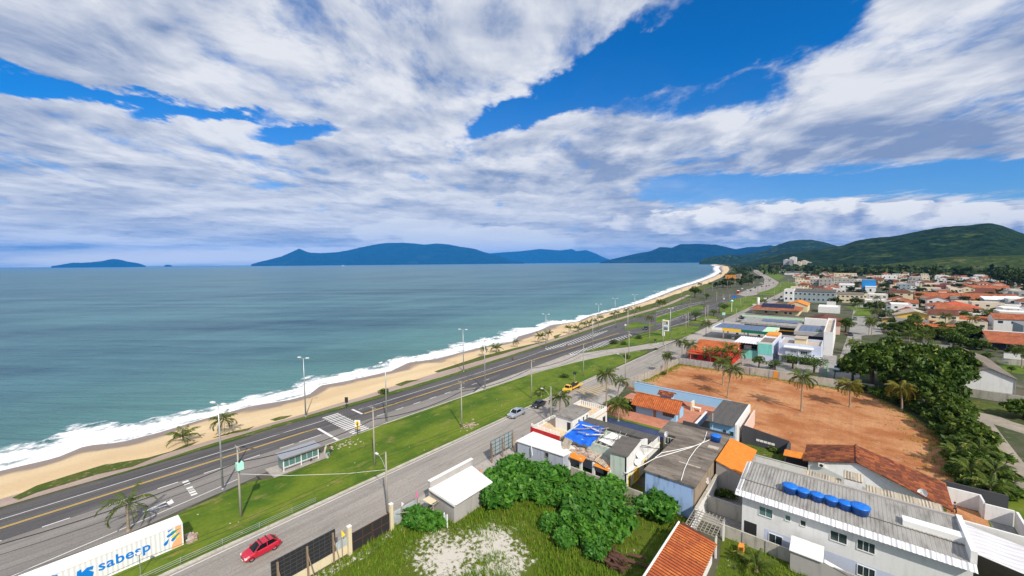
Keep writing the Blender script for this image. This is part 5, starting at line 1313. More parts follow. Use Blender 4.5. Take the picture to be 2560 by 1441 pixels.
hole(Rt, '+x', -39.9, 77.6, 78.8, .05, 2.1, 'dark_metal', 'doorway')
Pw = thing('street_wall', 'long cream wall with white posts between the terrace house and the street', 'wall', (-47, 65, 0)); MB().box(-47.4, -47.2, 56.5, 80, 0, 1.9).build('wall_panel', M['cream_paint'], Pw)
St = thing('stained_annex', 'low annex with white flat roof and patchy blue grey wall behind the bushes', 'house', (-41, 57, 0))
MB().prism([(-45.8, 55.4), (-36.2, 56.0), (-35.6, 59.8), (-45.8, 60.4)], -.05, 2.9).build('wall', M['wall_bluegrey'], St)
MB().prism([(-46.0, 55.2), (-36.0, 55.8), (-35.4, 60.0), (-46.0, 60.5)], 2.9, 3.05).build('roof', M['roof_white'], St)
x, z = onY(55.8, 'O', 598, 870); win(St, '-y', 55.75, x - .35, x + .3, z - .4, z + .35, 'old_timber', 'glass_dark', 0)
MB().tube([(-42.4, 55.2, 3.1), (-42.1, 55.1, 1.5)], .08, 4).build('broken_beam', M['white_paint'], St)

Ru = thing('ruined_house', 'half collapsed house with blue tarpaulin, broken grey roof and yellow doors', 'house', (-31, 61, 0))
mb = MB()
mb.box(-38.4, -38.15, 60.2, 66, -.05, 5.1).box(-38.15, -28.3, 60.6, 60.85, 2.9, 4.5).box(-38.15, -28.3, 65.9, 66.15, -.05, 4.8).box(-33.3, -33.05, 60.85, 65.9, 2.9, 4.6).box(-29.9, -29.7, 60.85, 65.9, 2.9, 4.2)
mb.build('inner_wall', M['wall_green_pale'], Ru)
MB().box(-38.15, -25.9, 57.9, 66, 2.72, 2.9).build('upper_floor', M['rubble'], Ru)
mb = MB(); mb.box(-28.3, -25.55, 57.7, 57.95, -.05, 5.35).box(-28.3, -28.05, 57.95, 60.6, -.05, 5.2); mb.build('front_bay', M['wall_green_pale'], Ru)
MB().add([(-25.8, 57.7, -.05), (-25.8, 66.2, -.05), (-25.8, 66.2, 5.4), (-25.8, 62.8, 6.3), (-25.8, 57.7, 5.35), (-25.5, 57.7, -.05), (-25.5, 66.2, -.05), (-25.5, 66.2, 5.4), (-25.5, 62.8, 6.3), (-25.5, 57.7, 5.35)],
         [(0, 4, 3, 2, 1), (5, 6, 7, 8, 9), (0, 5, 9, 4), (4, 9, 8, 3), (3, 8, 7, 2), (1, 2, 7, 6)]).build('gable_wall', M['wall_white_clean'], Ru)
MB().box(-25.9, -25.2, 57.6, 71.5, 2.75, 2.92).build('ledge', M['wall_white'], Ru)
MB().box(-25.75, -25.35, 66.3, 71.6, -.05, 4.0).build('side_wall', M['wall_white_clean'], Ru)
for y0, y1, c in ((58.3, 59.1, 'yellow_flag'), (60.3, 62.6, 'yellow_flag'), (64.6, 65.5, 'yellow_flag'), (66.8, 67.7, 'yellow_flag')): win(Ru, '+x', -25.5, y0, y1, .1, 2.1, c, 'wall_yellow' if y1 - y0 > 1 else 'glass_dark', 1, name='door')
corrugated(MB(), (-28.7, 57.5, 5.35), (-28.7, 63.0, 6.25), (-25.3, 63.0, 6.45), (-25.3, 57.5, 5.55), .35, .05).build('remaining_roof', M['sheet_dark_y'], Ru)
rng = random.Random(5)
mb = MB(); nx_, ny_ = 16, 12
for j in range(ny_ + 1):
    for i in range(nx_ + 1):
        u, v = i / nx_, j / ny_; x = -38.5 + 5.4 * u + .3 * math.sin(v * 5); y = 59.8 + 6.3 * v
        z = 4.75 + .5 * v - .28 * math.sin(u * math.pi) * (1 - v) + .10 * math.sin(u * 17 + v * 6) * (1 - v) + .06 * math.sin(v * 21 + u * 4) - (.55 if j == 0 else 0)
        mb.v.append((x, y, z))
for j in range(ny_):
    for i in range(nx_): a = j * (nx_ + 1) + i; mb.f.append((a, a + 1, a + nx_ + 2, a + nx_ + 1))
tarp = tag(mb.build('tarpaulin', M['tarp_blue'], smooth=True), 'bright blue tarpaulin spread over the broken roof', 'tarpaulin')
MB().box(-38.6, -24.8, 66.6, 69.2, 4.9, 5.05).build('back_roof', M['sheet_dark'], Ru); MB().box(-38.2, -25.9, 66.8, 69.0, -.05, 4.9).build('back_wall', M['wall_aged'], Ru)
for k in range(16):                                     # bare rafters and fallen planks
    x0, y0 = rng.uniform(-33, -26.5), rng.uniform(60.2, 61.5); L = rng.uniform(2.5, 5.2); a = rng.uniform(1.1, 1.9)
    mb = MB(); mb.tube([(x0, y0, 4.6 + rng.uniform(-.5, .5)), (x0 + math.cos(a) * L, y0 + math.sin(a) * L, 5.3 + rng.uniform(-.3, .4))], rng.uniform(.05, .09), 4); mb.build('rafter', M['old_timber'], Ru)
for k in range(5): x = -33 + k * 1.5; MB().tube([(x, 62 + .3 * k % 1, 5.2), (x + 4.5, 62.6 + k * .35, 5.35)], .06, 4).build('purlin', M['dark_metal'], Ru)
for k in range(9):
    x0, y0 = rng.uniform(-38, -34), rng.uniform(60.5, 65); a = rng.uniform(-.4, .9); L = rng.uniform(1.2, 3.2)
    tag(MB().slab([(x0, y0, 5.36), (x0 + math.cos(a) * L, y0 + math.sin(a) * L, 5.5), (x0 + math.cos(a) * L - .25 * math.sin(a), y0 + math.sin(a) * L + .25 * math.cos(a), 5.5), (x0 - .25 * math.sin(a), y0 + .25 * math.cos(a), 5.36)], .06).build('plank', M['white_paint' if k < 3 else 'old_timber']), 'broken plank lying on the blue tarpaulin' if k >= 3 else 'white board lying across the blue tarpaulin', 'plank', 'planks on the tarpaulin')
MB().slab([(-32.3, 61.4, 4.9), (-28.8, 61.0, 4.7), (-28.4, 64.6, 5.1), (-31.6, 65.0, 5.3)], .08).build('ceiling_panel', M['roof_white'], Ru)
corrugated(MB(), (-31.2, 57.7, 3.1), (-28.9, 57.2, 2.8), (-28.6, 59.2, 3.1), (-31.0, 59.7, 3.5), .3, .05).build('loose_sheet', M['sheet_beige'], Ru)
for x0, x1, y0 in ((-35.6, -32.9, 57.0), (-30.9, -28.2, 57.1)): MB().slab([(x0, y0, 2.55), (x1, y0, 2.5), (x1, y0 + 1.1, 2.98), (x0, y0 + 1.1, 3.05)], .1).build('porch_tiles', M['tile_bright'], Ru)
mb = MB()
for x in (-36.0, -33.6, -31.2, -28.4): mb.box(x - .2, x + .2, 57.4, 57.75, -.05, 2.72)
mb.build('porch_pier', M['wall_white'], Ru); MB().box(-36, -28.3, 59.9, 60.1, -.05, 2.72).build('porch_back', M['wall_bluegrey'], Ru); hole(Ru, '-y', 59.9, -30.6, -29.2, 0, 2.1, 'dark_metal', 'doorway')
MB().slab([(-38.3, 58.6, 3.0), (-36.6, 58.3, 3.0), (-36.2, 59.0, 4.6), (-37.9, 59.3, 4.6)], .25).build('fallen_panel', M['sheet_beige'], Ru)
rb = MB()
for k in range(70):
    x, y = rng.uniform(-38, -28.5), rng.uniform(58, 60.5); s = rng.uniform(.1, .32); rb.box(x - s, x + s, y - s, y + s, 2.9, 2.9 + s * rng.uniform(.6, 1.4))
tag(rb.build('rubble', M['rubble']), 'rubble on the broken upper floor', 'rubble', kind='stuff')
dish(-25.0, 61.4, 4.6, rad(-60), 'upper of two white dishes on the gable of the ruined house', .5); dish(-25.0, 60.7, 3.6, rad(-60), 'lower of two white dishes on the gable of the ruined house', .5)
Bw = thing('boundary_wall', 'mossy grey wall between the weedy lot and the ruined house', 'wall', (-27, 55.5, 0)); MB().prism([(-34.5, 55.7), (-22.2, 55.9), (-22.2, 56.1), (-34.5, 55.95)], 0, 1.7).build('wall_panel', M['wall_aged'], Bw)

# ------------------------------------------------------------------ booth, fences, billboards on the street side
Bo = thing('booth', 'grey booth with a white sloping roof and tall parapet facing the street', 'booth', (-43, 39, 0))
MB().box(-45.5, -40.5, 35.1, 42.6, -.05, 2.8).build('wall', M['wall_grey'], Bo)
MB().box(-45.95, -45.55, 35.0, 43.6, 0, 4.2).build('front_parapet', M['wall_grey'], Bo); MB().box(-46.05, -45.5, 34.95, 43.7, 4.2, 4.3).build('coping', M['white_paint'], Bo)
MB().slab([(-45.54, 34.8, 3.25), (-40.0, 34.8, 2.95), (-40.0, 42.4, 2.95), (-45.54, 43.4, 3.25)], .12).build('roof', M['roof_white'], Bo)
MB().slab([(-45.54, 34.72, 3.36), (-40.0, 34.72, 3.06), (-40.0, 34.95, 3.06), (-45.54, 34.95, 3.36)], .3).build('roof_edge', M['white_paint'], Bo)
gt = thing('gate', 'small pale blue sheet gate leaning at the booth corner', 'gate', (-41, 34.2, 0)); MB().box(-41.1, -40.6, 33.85, 33.9, .1, 1.7).build('gate_sheet', M['fence_pale'], gt); MB().box(-41.2, -41.1, 33.8, 33.95, 0, 1.9).box(-40.6, -40.5, 33.8, 33.95, 0, 1.9).build('gate_post', M['white_paint'], gt)
for y, lb in ((22.9, 'pale concrete gate pillar beside the dark billboard'), (28.8, 'pale concrete gate pillar beside the pale sheet fence')):
    p_ = thing('gate_pillar', lb, 'pillar', (-46.1, y, 0), 'concrete gate pillars', local=True); MB().box(-.22, .22, -.22, .22, 0, 3.6).build('shaft', M['wall_cream'], p_); MB().box(-.26, .26, -.26, .26, 3.6, 3.7).build('cap', M['wall_white'], p_)
Ga = thing('gate', 'dark rusty steel double gate between two concrete pillars', 'gate', (-46.1, 26, 0))
for y0, y1 in ((23.2, 25.95), (26.0, 28.5)):
    MB().box(-46.14, -46.10, y0, y1, .15, 2.55).build('gate_leaf', M['dark_metal'], Ga)
    mb = MB()
    for z in (.15, 1.3, 2.5): mb.box(-46.10, -46.02, y0, y1, z, z + .07)
    for y in (y0, (y0 + y1) / 2, y1 - .08): mb.box(-46.10, -46.03, y, y + .08, .15, 2.57)
    mb.build('gate_frame', M['rust'], Ga)
Fe = thing('sheet_fence', 'pale blue corrugated sheet fence with a white flag and a pink flag', 'fence', (-46.5, 31, 0))
mb = MB(); 
for k in range(8): z = .2 + k * .22; mb.box(-46.62 - .02 * (k % 2), -46.56, 29.2, 33.4, z, z + .20)
mb.build('sheet', M['fence_pale'], Fe); MB().box(-46.5, -46.4, 30.6, 30.75, 0, 2.2).box(-46.5, -46.4, 33.3, 33.45, 0, 2.3).tube([(-46.2, 29.6, 1.9), (-45.3, 31.4, 1.6)], .05, 4).tube([(-45.9, 31.5, 0), (-46.4, 30.8, 1.8)], .05, 4).build('fence_post', M['old_timber'], Fe)
MB().add([(-46.45, 30.7, 2.2), (-46.45, 30.7, 2.9), (-46.42, 31.1, 2.45), (-46.48, 30.7, 2.2), (-46.48, 30.7, 2.9), (-46.46, 31.1, 2.45)], [(0, 2, 1), (3, 4, 5)]).build('flag', M['lamp_white'], Fe)
MB().add([(-46.45, 33.4, 2.3), (-46.45, 33.4, 3.3), (-46.4, 33.0, 2.4), (-46.48, 33.4, 2.3), (-46.48, 33.4, 3.3), (-46.44, 33.0, 2.4)], [(0, 1, 2), (3, 5, 4)]).build('flag', M['pink_flag'], Fe)
F2 = thing('sheet_fence', 'short pale sheet fence with a yellow flag beside the dark billboard', 'fence', (-46.4, 22, 0))
mb = MB()
for k in range(4): z = 1.2 + k * .24; mb.box(-46.46 - .02 * (k % 2), -46.40, 21.3, 22.7, z, z + .22)
mb.build('sheet', M['fence_pale'], F2); MB().box(-46.46, -46.36, 12.5, 22.7, .1, 1.15).build('base_wall', M['wall_cream'], F2); MB().box(-46.35, -46.25, 22.0, 22.1, 0, 2.6).build('fence_post', M['old_timber'], F2)
MB().add([(-46.3, 22.05, 2.6), (-46.3, 22.05, 3.5), (-46.25, 22.5, 2.7), (-46.33, 22.05, 2.6), (-46.33, 22.05, 3.5), (-46.29, 22.5, 2.7)], [(0, 2, 1), (3, 4, 5)]).build('flag', M['yellow_flag'], F2)
def billboard(name, label, x, y0, y1, z0, z1, sheetm, battm, posts, nb, nh, wob=.3):
    r = thing(name, label, 'billboard', (x, (y0 + y1) / 2, 0))
    MB().box(x - .06, x, y0, y1, z0, z1).build('panel', M[sheetm], r)
    mb = MB()
    for k in range(nh): z = z0 + (z1 - z0) * k / (nh - 1); mb.box(x, x + .05, y0, y1, z - .025, z + .025)
    for k in range(nb): y = y0 + (y1 - y0) * k / (nb - 1); mb.box(x + .05, x + .09, y - .03, y + .03, z0, z1)
    mb.build('batten', M[battm], r)
    for y in posts:
        MB().box(x + .05, x + .25, y - .1, y + .1, -.05, z1 - .3).build('post', M['timber'], r); MB().tube([(x + .2, y, (z0 + z1) / 2 + .5), (x + 1.4, y + wob, 0)], .06, 4).build('brace', M['timber'], r)
    return r
billboard('billboard', 'black backed billboard beside the street in the foreground', -46.5, 14.3, 21.3, 1.2, 4.0, 'dark_metal', 'wall_dark', (14.9, 18.0, 21.0), 12, 7)
billboard('billboard', 'grey glassy backed billboard at the far end of the weedy lot', -48.0, 50.4, 56.6, 1.2, 4.0, 'wall_grey_blue', 'wall_dark', (50.6, 53.5, 56.4), 6, 5)
tag(MB().lathe([(.30, 0), (.28, .04), (.12, .06), (.05, .75)], 10, (-47.3, 47.0, 0)).build('traffic_cone', M['orange_flag']), 'orange cone in front of the grey billboard', 'traffic cone')
tag(MB().lathe([(.30, 0), (.28, .04), (.12, .06), (.05, .75)], 10, (-45.8, 44.6, 0)).build('traffic_cone', M['orange_flag']), 'orange cone at the far corner of the white roofed booth', 'traffic cone')
# shed frame beside the booth
sh = thing('timber_frame', 'rough timber frame leaning against the booth', 'frame', (-45, 34, 0)); mb = MB()
for a, b in (((-45.6, 33.2, 0), (-45.6, 33.2, 2.2)), ((-43.4, 33.8, 0), (-43.4, 33.8, 2.2)), ((-45.8, 33.2, 2.2), (-43.2, 33.8, 2.2)), ((-45.6, 34.8, 2.2), (-43.4, 34.8, 2.2)), ((-45.0, 33.2, 0), (-43.4, 33.8, 2.0)), ((-43.4, 33.8, 2.2), (-43.4, 34.8, 2.2))): mb.tube([a, b], .08, 4)
mb.build('beam', M['old_timber'], sh); MB().box(-45.4, -43.6, 33.5, 34.6, 2.25, 2.32).build('board', M['wall_cream'], sh)

# white advertising container on the lawn
Co = thing('container_sign', 'long white container with blue lettering and coloured drops on the lawn', 'container', (-65, 4, 0))
XF, XB, YA, YB = -64.3, -66.8, -8.0, 10.0
mb = MB(); n = int((YB - YA) / .105)
for i in range(n + 1):
    y = YA + (YB - YA) * i / n; o = .007 * (1 if (i // 2) % 2 else 0)
    mb.v += [(XF - o, y, .12), (XF - o, y, 2.94)]
mb.f = [(2 * i, 2 * i + 2, 2 * i + 3, 2 * i + 1) for i in range(n)]
mb.build('front_panel', M['container_white'], Co)
MB().box(XB, XF - .04, YA, YB, .1, 2.96).build('body', M['white_paint'], Co)
MB().box(XB - .03, XF + .03, YB - .06, YB + .02, .05, 3.02).box(XF - .06, XF + .04, YA, YB - .06, 2.9, 3.03).box(XF - .06, XF + .04, YA, YB - .06, .03, .15).box(XB - .03, XB + .05, YA, YB - .06, 2.9, 3.0).build('frame', M['white_paint'], Co)
plain('logo_blue', (.0, .19, .62), .5, var=.04); plain('logo_orange', (.85, .42, .22), .5, var=.05); plain('logo_yellow', (.85, .66, .02), .5); plain('logo_green', (.03, .30, .12), .5)
def text(body_, loc, size, mat, parent, rot, name, bold=.02):
    cu = bpy.data.curves.new(name, 'FONT'); cu.body = body_; cu.size = size; cu.extrude = .012; cu.offset = bold; cu.align_x = 'LEFT'; cu.space_character = 1.06
    to = bpy.data.objects.new(name + '_curve', cu); C.objects.link(to)
    bpy.context.view_layer.update()
    me = bpy.data.meshes.new_from_object(to.evaluated_get(bpy.context.evaluated_depsgraph_get())); bpy.data.objects.remove(to)
    o = bpy.data.objects.new(name, me); C.objects.link(o); me.materials.clear(); me.materials.append(M[mat])
    o.parent = parent; d = OFF.get(parent.name, (0, 0, 0)) if parent else (0, 0, 0)
    o.location = (loc[0] - d[0], loc[1] - d[1], loc[2] - d[2]); o.rotation_euler = rot
    return o
ROTX = (rad(90), 0, rad(90))        # reads along +y on a wall facing +x
yS, zS = onX(XF, 'M', 1310, 1325); yP, zP = onX(XF, 'M', 2010, 1080)
tx_ = text('sabesp', (XF + .03, yS, zS), 2.0, 'logo_blue', Co, ROTX, 'lettering', .028)
bpy.context.view_layer.update()
wtx = max(v.co.x for v in tx_.data.vertices); k_ = (yP - yS) / wtx; tx_.scale = (k_, k_, 1)
def shape(pts, mat, name, dx=.026, ext=.012):
    mb = MB(); m_ = len(pts); fs = tri([(a, b) for a, b in pts])
    mb.add([(XF + dx + ext, a, b) for a, b in pts] + [(XF + dx, a, b) for a, b in pts], fs + [f[::-1] for f in [(tuple(i + m_ for i in f)) for f in fs]] + [(i, (i + 1) % m_, (i + 1) % m_ + m_, i + m_) for i in range(m_)])
    return mb.build(name, M[mat], Co)
S_ = lambda pts: [onX(XF, 'M', x, y) for x, y in pts]
shape(S_([(2330, 735), (2410, 700), (2425, 985), (2280, 1030), (2300, 960), (2350, 890)]), 'logo_orange', 'logo_panel')
def drop(a, b, w, mat, dx):
    """teardrop from tip a to round end b"""
    (y0, z0), (y1, z1) = onX(XF, 'M', *a), onX(XF, 'M', *b); L = math.hypot(y1 - y0, z1 - z0); c, s = (y1 - y0) / L, (z1 - z0) / L; P = []
    for k in range(20):
        t = 2 * math.pi * k / 20; u = .5 - .5 * math.cos(t); v = math.sin(t) * w * (.15 + .85 * u) * L
        P.append((y0 + c * u * L - s * v, z0 + s * u * L + c * v))
    return shape(P, mat, 'logo_drop', dx)
drop((2250, 895), (2190, 985), .34, 'logo_blue', .028); drop((2350, 790), (2220, 870), .24, 'logo_blue', .032); drop((2300, 755), (2235, 800), .22, 'logo_blue', .036); drop((2400, 790), (2285, 925), .2, 'logo_blue', .040)
drop((2415, 790), (2280, 880), .24, 'logo_yellow', .030); drop((2415, 745), (2270, 820), .15, 'logo_green', .034); drop((2415, 840), (2340, 885), .26, 'logo_yellow', .037); drop((2410, 800), (2310, 890), .12, 'logo_green', .044)
shape(S_([(1025, 1330), (1080, 1300), (1085, 1345), (1160, 1275), (1245, 1250), (1235, 1300), (1175, 1310), (1250, 1330), (1235, 1391), (1180, 1430), (1020, 1440)]), 'logo_blue', 'logo_mark')
shape(S_([(660, 1392), (700, 1380), (765, 1370), (760, 1400), (720, 1450), (660, 1460)]), 'logo_blue', 'logo_mark')
rng = random.Random(8); mb = MB()
for k in range(16): x, y = -64.4 + rng.uniform(-1.5, .3), 10.4 + rng.uniform(0, 1.2); s = rng.uniform(.12, .35); mb.box(x - s, x + s, y - s, y + s, .1, .1 + s)
tag(mb.build('rubble', M['rubble']), 'heap of pale rubble at the end of the white container', 'rubble', kind='stuff')

# ------------------------------------------------------------------ tile shed and pergola at the bottom
Ts = thing('tiled_shed', 'low shed with a weathered orange clay tile roof at the bottom edge', 'shed', (-13, 44, 0))
MB().slab([(-15.1, 37.4, 3.2), (-10.7, 37.4, 2.55), (-10.9, 50.0, 2.55), (-14.9, 50.6, 3.2)], .14).build('roof', M['tile_gutter'], Ts)
mb = MB()                                                # real ribs on the near roof
for k in range(28): y = 37.6 + k * .45; mb.tube([(-15.08, y, 3.21), (-10.72, y, 2.56)], .11, 5)
mb.build('roof_ribs', M['tile_weathered'], Ts)
mb = MB()
for k in range(30): y = 37.6 + k * .42; mb.tube([(-15.2, y, 3.22), (-15.2, y + .40, 3.24)], .13, 6)
mb.build('verge_tiles', M['wall_white'], Ts); MB().box(-14.8, -11.2, 37.6, 49.8, -.05, 2.5).build('wall', M['wall_white'], Ts)
Pg = thing('pergola', 'bare wooden roof lattice at the end of the tiled shed', 'pergola', (-13, 53, 0)); mb = MB()
for k in range(8): y = 50.7 + k * .58; mb.box(-14.7 + k * .03, -11.0 + k * .02, y - .035, y + .035, 2.78, 2.86)
for k in range(9): x = -14.6 + k * .44; mb.box(x - .035, x + .035, 50.6, 55.2, 2.87, 2.94)
mb.build('lattice', M['old_timber'], Pg)
for x, y in ((-14.5, 55), (-11.1, 54.9), (-11.1, 51.0), (-14.5, 51.0)): MB().box(x - .1, x + .1, y - .1, y + .1, 0, 2.78).build('post', M['white_paint'], Pg)
MB().box(-14.55, -14.3, 50.9, 55, 0, 1.5).build('back_wall', M['wall_white'], Pg)
Rs = thing('scrap_heap', 'heap of rusty steel scrap in the weeds at the bottom edge', 'scrap', (-20, 42, 0)); rng = random.Random(12); mb = MB()
sx_, sy_ = G('C', 1180, 1330)
for k in range(26): 
    a = rng.uniform(-.5, .6) + (1.5 if k % 4 == 0 else 0); L = rng.uniform(.8, 2.2); x, y, z = sx_ + rng.uniform(-1.6, 1.6), sy_ + rng.uniform(-1.8, 1.4), rng.uniform(.1, .9)
    mb.slab([(x, y, z), (x + L * math.cos(a), y + L * math.sin(a), z + rng.uniform(-.2, .3)), (x + L * math.cos(a) - .25 * math.sin(a), y + L * math.sin(a) + .25 * math.cos(a), z + rng.uniform(0, .3)), (x - .25 * math.sin(a), y + .25 * math.cos(a), z + .1)], .08)
mb.build('steel_sections', M['rust'], Rs); mb = MB()
for k in range(10): x, y = sx_ + rng.uniform(-1.5, 1.5), sy_ + rng.uniform(-1.6, 1.2); mb.tube([(x, y, .2), (x + rng.uniform(-1, 1), y + rng.uniform(-1, 1), 1.1), (x + rng.uniform(-1.5, 1.5), y + rng.uniform(-1, 1), .5)], .05, 5)
mb.build('bent_bars', M['rust'], Rs)
bx_, by_ = G('D', 352, 1200); mb = MB()
for k in range(5): mb.box(bx_ - .28, bx_ + .28, by_ - .5, by_ + .5, .1 + k * .2, .1 + k * .2 + .17)
Bk = thing('brick_stack', 'stack of orange hollow bricks on the grass in the yard', 'bricks', (bx_, by_, 0)); mb.build('bricks', M['wall_orange'], Bk)
# white yard walls to the right of the tile house
Yr = thing('courtyard_wall', 'white courtyard walls right of the big tile roof', 'wall', (14, 80, 0))
MB().box(12.3, 15.6, 84.6, 84.85, 0, 2.4).box(15.4, 15.6, 82.6, 84.6, 0, 2.4).box(15.6, 18.2, 82.4, 82.65, 0, 2.2).build('wall_panel', M['wall_white_clean'], Yr)
mb = MB()
for k in range(9): y = 82.2 - k * 1.1; mb.prism([(18.2, y), (18.45, y), (18.45, y - 1.1), (18.2, y - 1.1)][::-1], 0, 2.3 - k * .05)
mb.build('stepped_wall', M['wall_white'], Yr); MB().box(11.8, 18.4, 86.2, 86.45, 0, 2.6).build('back_wall', M['wall_dark'], Yr); MB().box(16, 18.1, 72.6, 82.3, .02, .04).build('paving', M['yard_concrete'], Yr)
pass
# ------------------------------------------------------------------ middle distance: between the dirt lot and the petrol station
Rh = thing('red_house', 'red walled house with two orange tile roofs behind the palms', 'house', (-37, 158, 0))
MB().box(-43.5, -29.5, 151.5, 171, -.05, 3.2).build('wall', M['wall_red_shop'], Rh)
gable(MB(), -42.5, -30.0, 158, 171, 3.9, 1.7, 'x', .8).build('roof', M['tile_house'], Rh); MB().box(-42.5, -30, 158.2, 170.8, 3.2, 4.0).build('upper_wall', M['wall_cream'], Rh)
MB().slab([(-44.2, 150.2, 2.7), (-36.0, 150.2, 2.7), (-36.0, 157.6, 3.9), (-44.2, 157.6, 3.9)], .12).build('porch_roof', M['tile_house'], Rh)
MB().slab([(-35.5, 149.6, 2.4), (-29.0, 149.6, 2.4), (-29.0, 156, 3.2), (-35.5, 156, 3.2)], .12).build('porch_roof', M['tile_old'], Rh)
for a in (-42, -38.6, -33.5): hole(Rh, '-y', 151.5, a, a + 1.4, .9, 2.2, 'dark_metal', 'window')
MB().box(-39.2, -38.8, 154.6, 155, 3.4, 4.8).build('chimney', M['wall_cream'], Rh)
Tq = thing('turquoise_house', 'tall narrow house with a faded turquoise front and white side wall', 'house', (-22, 178, 0))
MB().box(-24.0, -19.6, 166.5, 192, -.05, 6.2).build('wall', M['wall_lilac'], Tq); MB().box(-24.0, -19.62, 166.44, 166.5, 2.2, 6.15).build('turquoise_front', M['wall_turquoise'], Tq)
parapet(MB(), -24.0, -19.6, 166.5, 192, 6.1, 6.7).build('parapet', M['wall_white'], Tq); MB().box(-23.8, -19.8, 166.7, 180, 6.2, 6.27).build('roof', M['roof_concrete'], Tq)
MB().box(-23.8, -19.8, 184, 191.8, 6.2, 7.0).build('rear_parapet', M['wall_orange'], Tq)
Tt = thing('covered_terrace', 'house with a white sheet roof over an open dark terrace left of the turquoise front', 'house', (-27.5, 172, 0))
MB().box(-31.2, -24.15, 167.5, 178, -.05, 2.9).build('wall', M['wall_turquoise'], Tt); corrugated(MB(), (-31.6, 165.2, 5.9), (-24.05, 165.2, 5.9), (-24.05, 179, 6.1), (-31.6, 179, 6.1), .8, .04).build('roof', M['sheet_white'], Tt)
MB().box(-31.2, -24.2, 172, 178, 2.9, 5.8).build('recess_shade', M['wall_dark'], Tt); MB().box(-29.0, -26.6, 169.5, 170.5, 2.9, 4.3).build('cupboard', M['wall_white'], Tt)  # dark block paints in the shade of the recess under the roof
for x in (-31.1, -24.3): MB().box(x - .1, x + .1, 167.6, 167.8, 2.9, 5.8).build('post', M['white_paint'], Tt)
Du = thing('duplex', 'pale blue two storey duplex with white balconies and stair tower', 'house', (-12, 174, 0))
MB().box(-17.8, -6.0, 168.5, 182, -.05, 6.0).build('wall', M['wall_lilac'], Du); MB().box(-15.8, -8.4, 166.3, 168.5, 2.9, 6.0).build('front_bay', M['wall_lilac'], Du)
MB().box(-16.3, -8.0, 165.6, 168.6, 5.7, 6.02).build('front_ledge', M['wall_white_clean'], Du); parapet(MB(), -17.8, -6.0, 168.5, 182, 5.9, 6.9).build('parapet', M['wall_lilac'], Du)
MB().box(-17.6, -6.2, 168.7, 181.8, 6.0, 6.08).build('roof', M['roof_beige'], Du); MB().box(-13.8, -10.4, 173.5, 180, 6.0, 8.0).build('stair_tower', M['wall_cream'], Du); MB().box(-14.0, -10.2, 173.2, 180.2, 8.0, 8.15).build('tower_roof', M['roof_beige'], Du)
win(Du, '-y', 166.3, -14.3, -12.6, 3.9, 5.0, 'white_paint', 'wall_grey_blue', 1); win(Du, '-y', 166.3, -11.4, -9.6, 3.9, 5.0, 'white_paint', 'glass_dark', 3)
MB().box(-12.15, -11.95, 166.1, 166.3, 0, 5.7).build('downpipe', M['white_paint'], Du)
for x0, x1 in ((-17.8, -15.85), (-8.35, -6.0)):
    MB().box(x0, x1, 166.8, 168.5, 2.75, 2.9).build('balcony_floor', M['wall_white_clean'], Du); railing(Du, [((x0, 166.85), (x1, 166.85))], 2.9, .95, .3, .07)
hole(Du, '-y', 168.5, -17.0, -15.2, 0, 2.4, 'wall_grey', 'garage_door')
for k, (a, b) in enumerate(((-15.4, -12.4), (-11.6, -8.7))): hole(Du, '-y', 168.5, a, b, 0, 2.4, 'dark_metal', 'garage_door')
gw = thing('green_fence', 'green sheet fence beside the duplex driveway', 'fence', (-3.5, 160, 0)); MB().box(-4.2, -4.05, 146, 166, .2, 2.0).build('fence_sheet', M['logo_green'], gw)
WT = thing('white_building', 'tall white building with a long bare side wall facing the unpaved street', 'building', (-5, 205, 0))
MB().box(-6.2, -3.4, 190, 236, -.05, 8.0).build('wall', M['wall_white_clean'], WT); parapet(MB(), -6.2, -3.4, 190, 236, 7.9, 9.0).build('parapet', M['wall_white_clean'], WT); MB().box(-6.0, -3.6, 190.3, 235.7, 8.0, 8.06).build('roof', M['roof_beige'], WT)
for y in (194, 200, 206, 212): win(WT, '+x', -3.4, y, y + .9, 5.4, 6.3, 'white_paint', 'glass_dark', 0)
SP = thing('shop', 'dark fronted shop with solar panels on a white edged flat roof', 'building', (-11, 210, 0))
MB().box(-15.4, -6.25, 200.8, 221, -.05, 5.4).build('wall', M['wall_navy'], SP); parapet(MB(), -16.2, -6.3, 199.6, 222, 5.4, 7.0, .9).build('parapet', M['wall_grey'], SP); MB().box(-15.3, -7.2, 200.5, 221, 5.4, 6.5).build('roof', M['roof_slab'], SP)
plain('solar', (.10, .13, .20), .3, .1, .8, .1); plain('solar_dark', (.012, .016, .035), .3, .1, .4, .1); plain('logo_amber', (.90, .50, .02), .5, var=.03); plain('logo_deepgreen', (.005, .14, .075), .5, var=.03); plain('pale_green', (.45, .72, .48), .5, var=.05)
for k in range(4): MB().slab([(-14.8 + k * 1.9, 201.5, 6.75), (-13.0 + k * 1.9, 201.5, 6.75), (-13.0 + k * 1.9, 219, 6.95), (-14.8 + k * 1.9, 219, 6.95)], .06).build('solar_panel', M['solar'], SP)
PC = thing('fuel_canopy', 'petrol station canopy with a yellow and green edge', 'canopy', (-36, 209, 0))
MB().box(-47.6, -23.2, 200.6, 217.2, 4.2, 5.2).build('deck', M['roof_white'], PC)
for x0, x1, m_ in ((-47.7, -43.2, 'white_paint'), (-43.2, -35.6, 'logo_amber'), (-35.6, -23.1, 'logo_deepgreen')): MB().box(x0, x1, 200.45, 200.6, 4.1, 5.35).build('fascia', M[m_], PC)
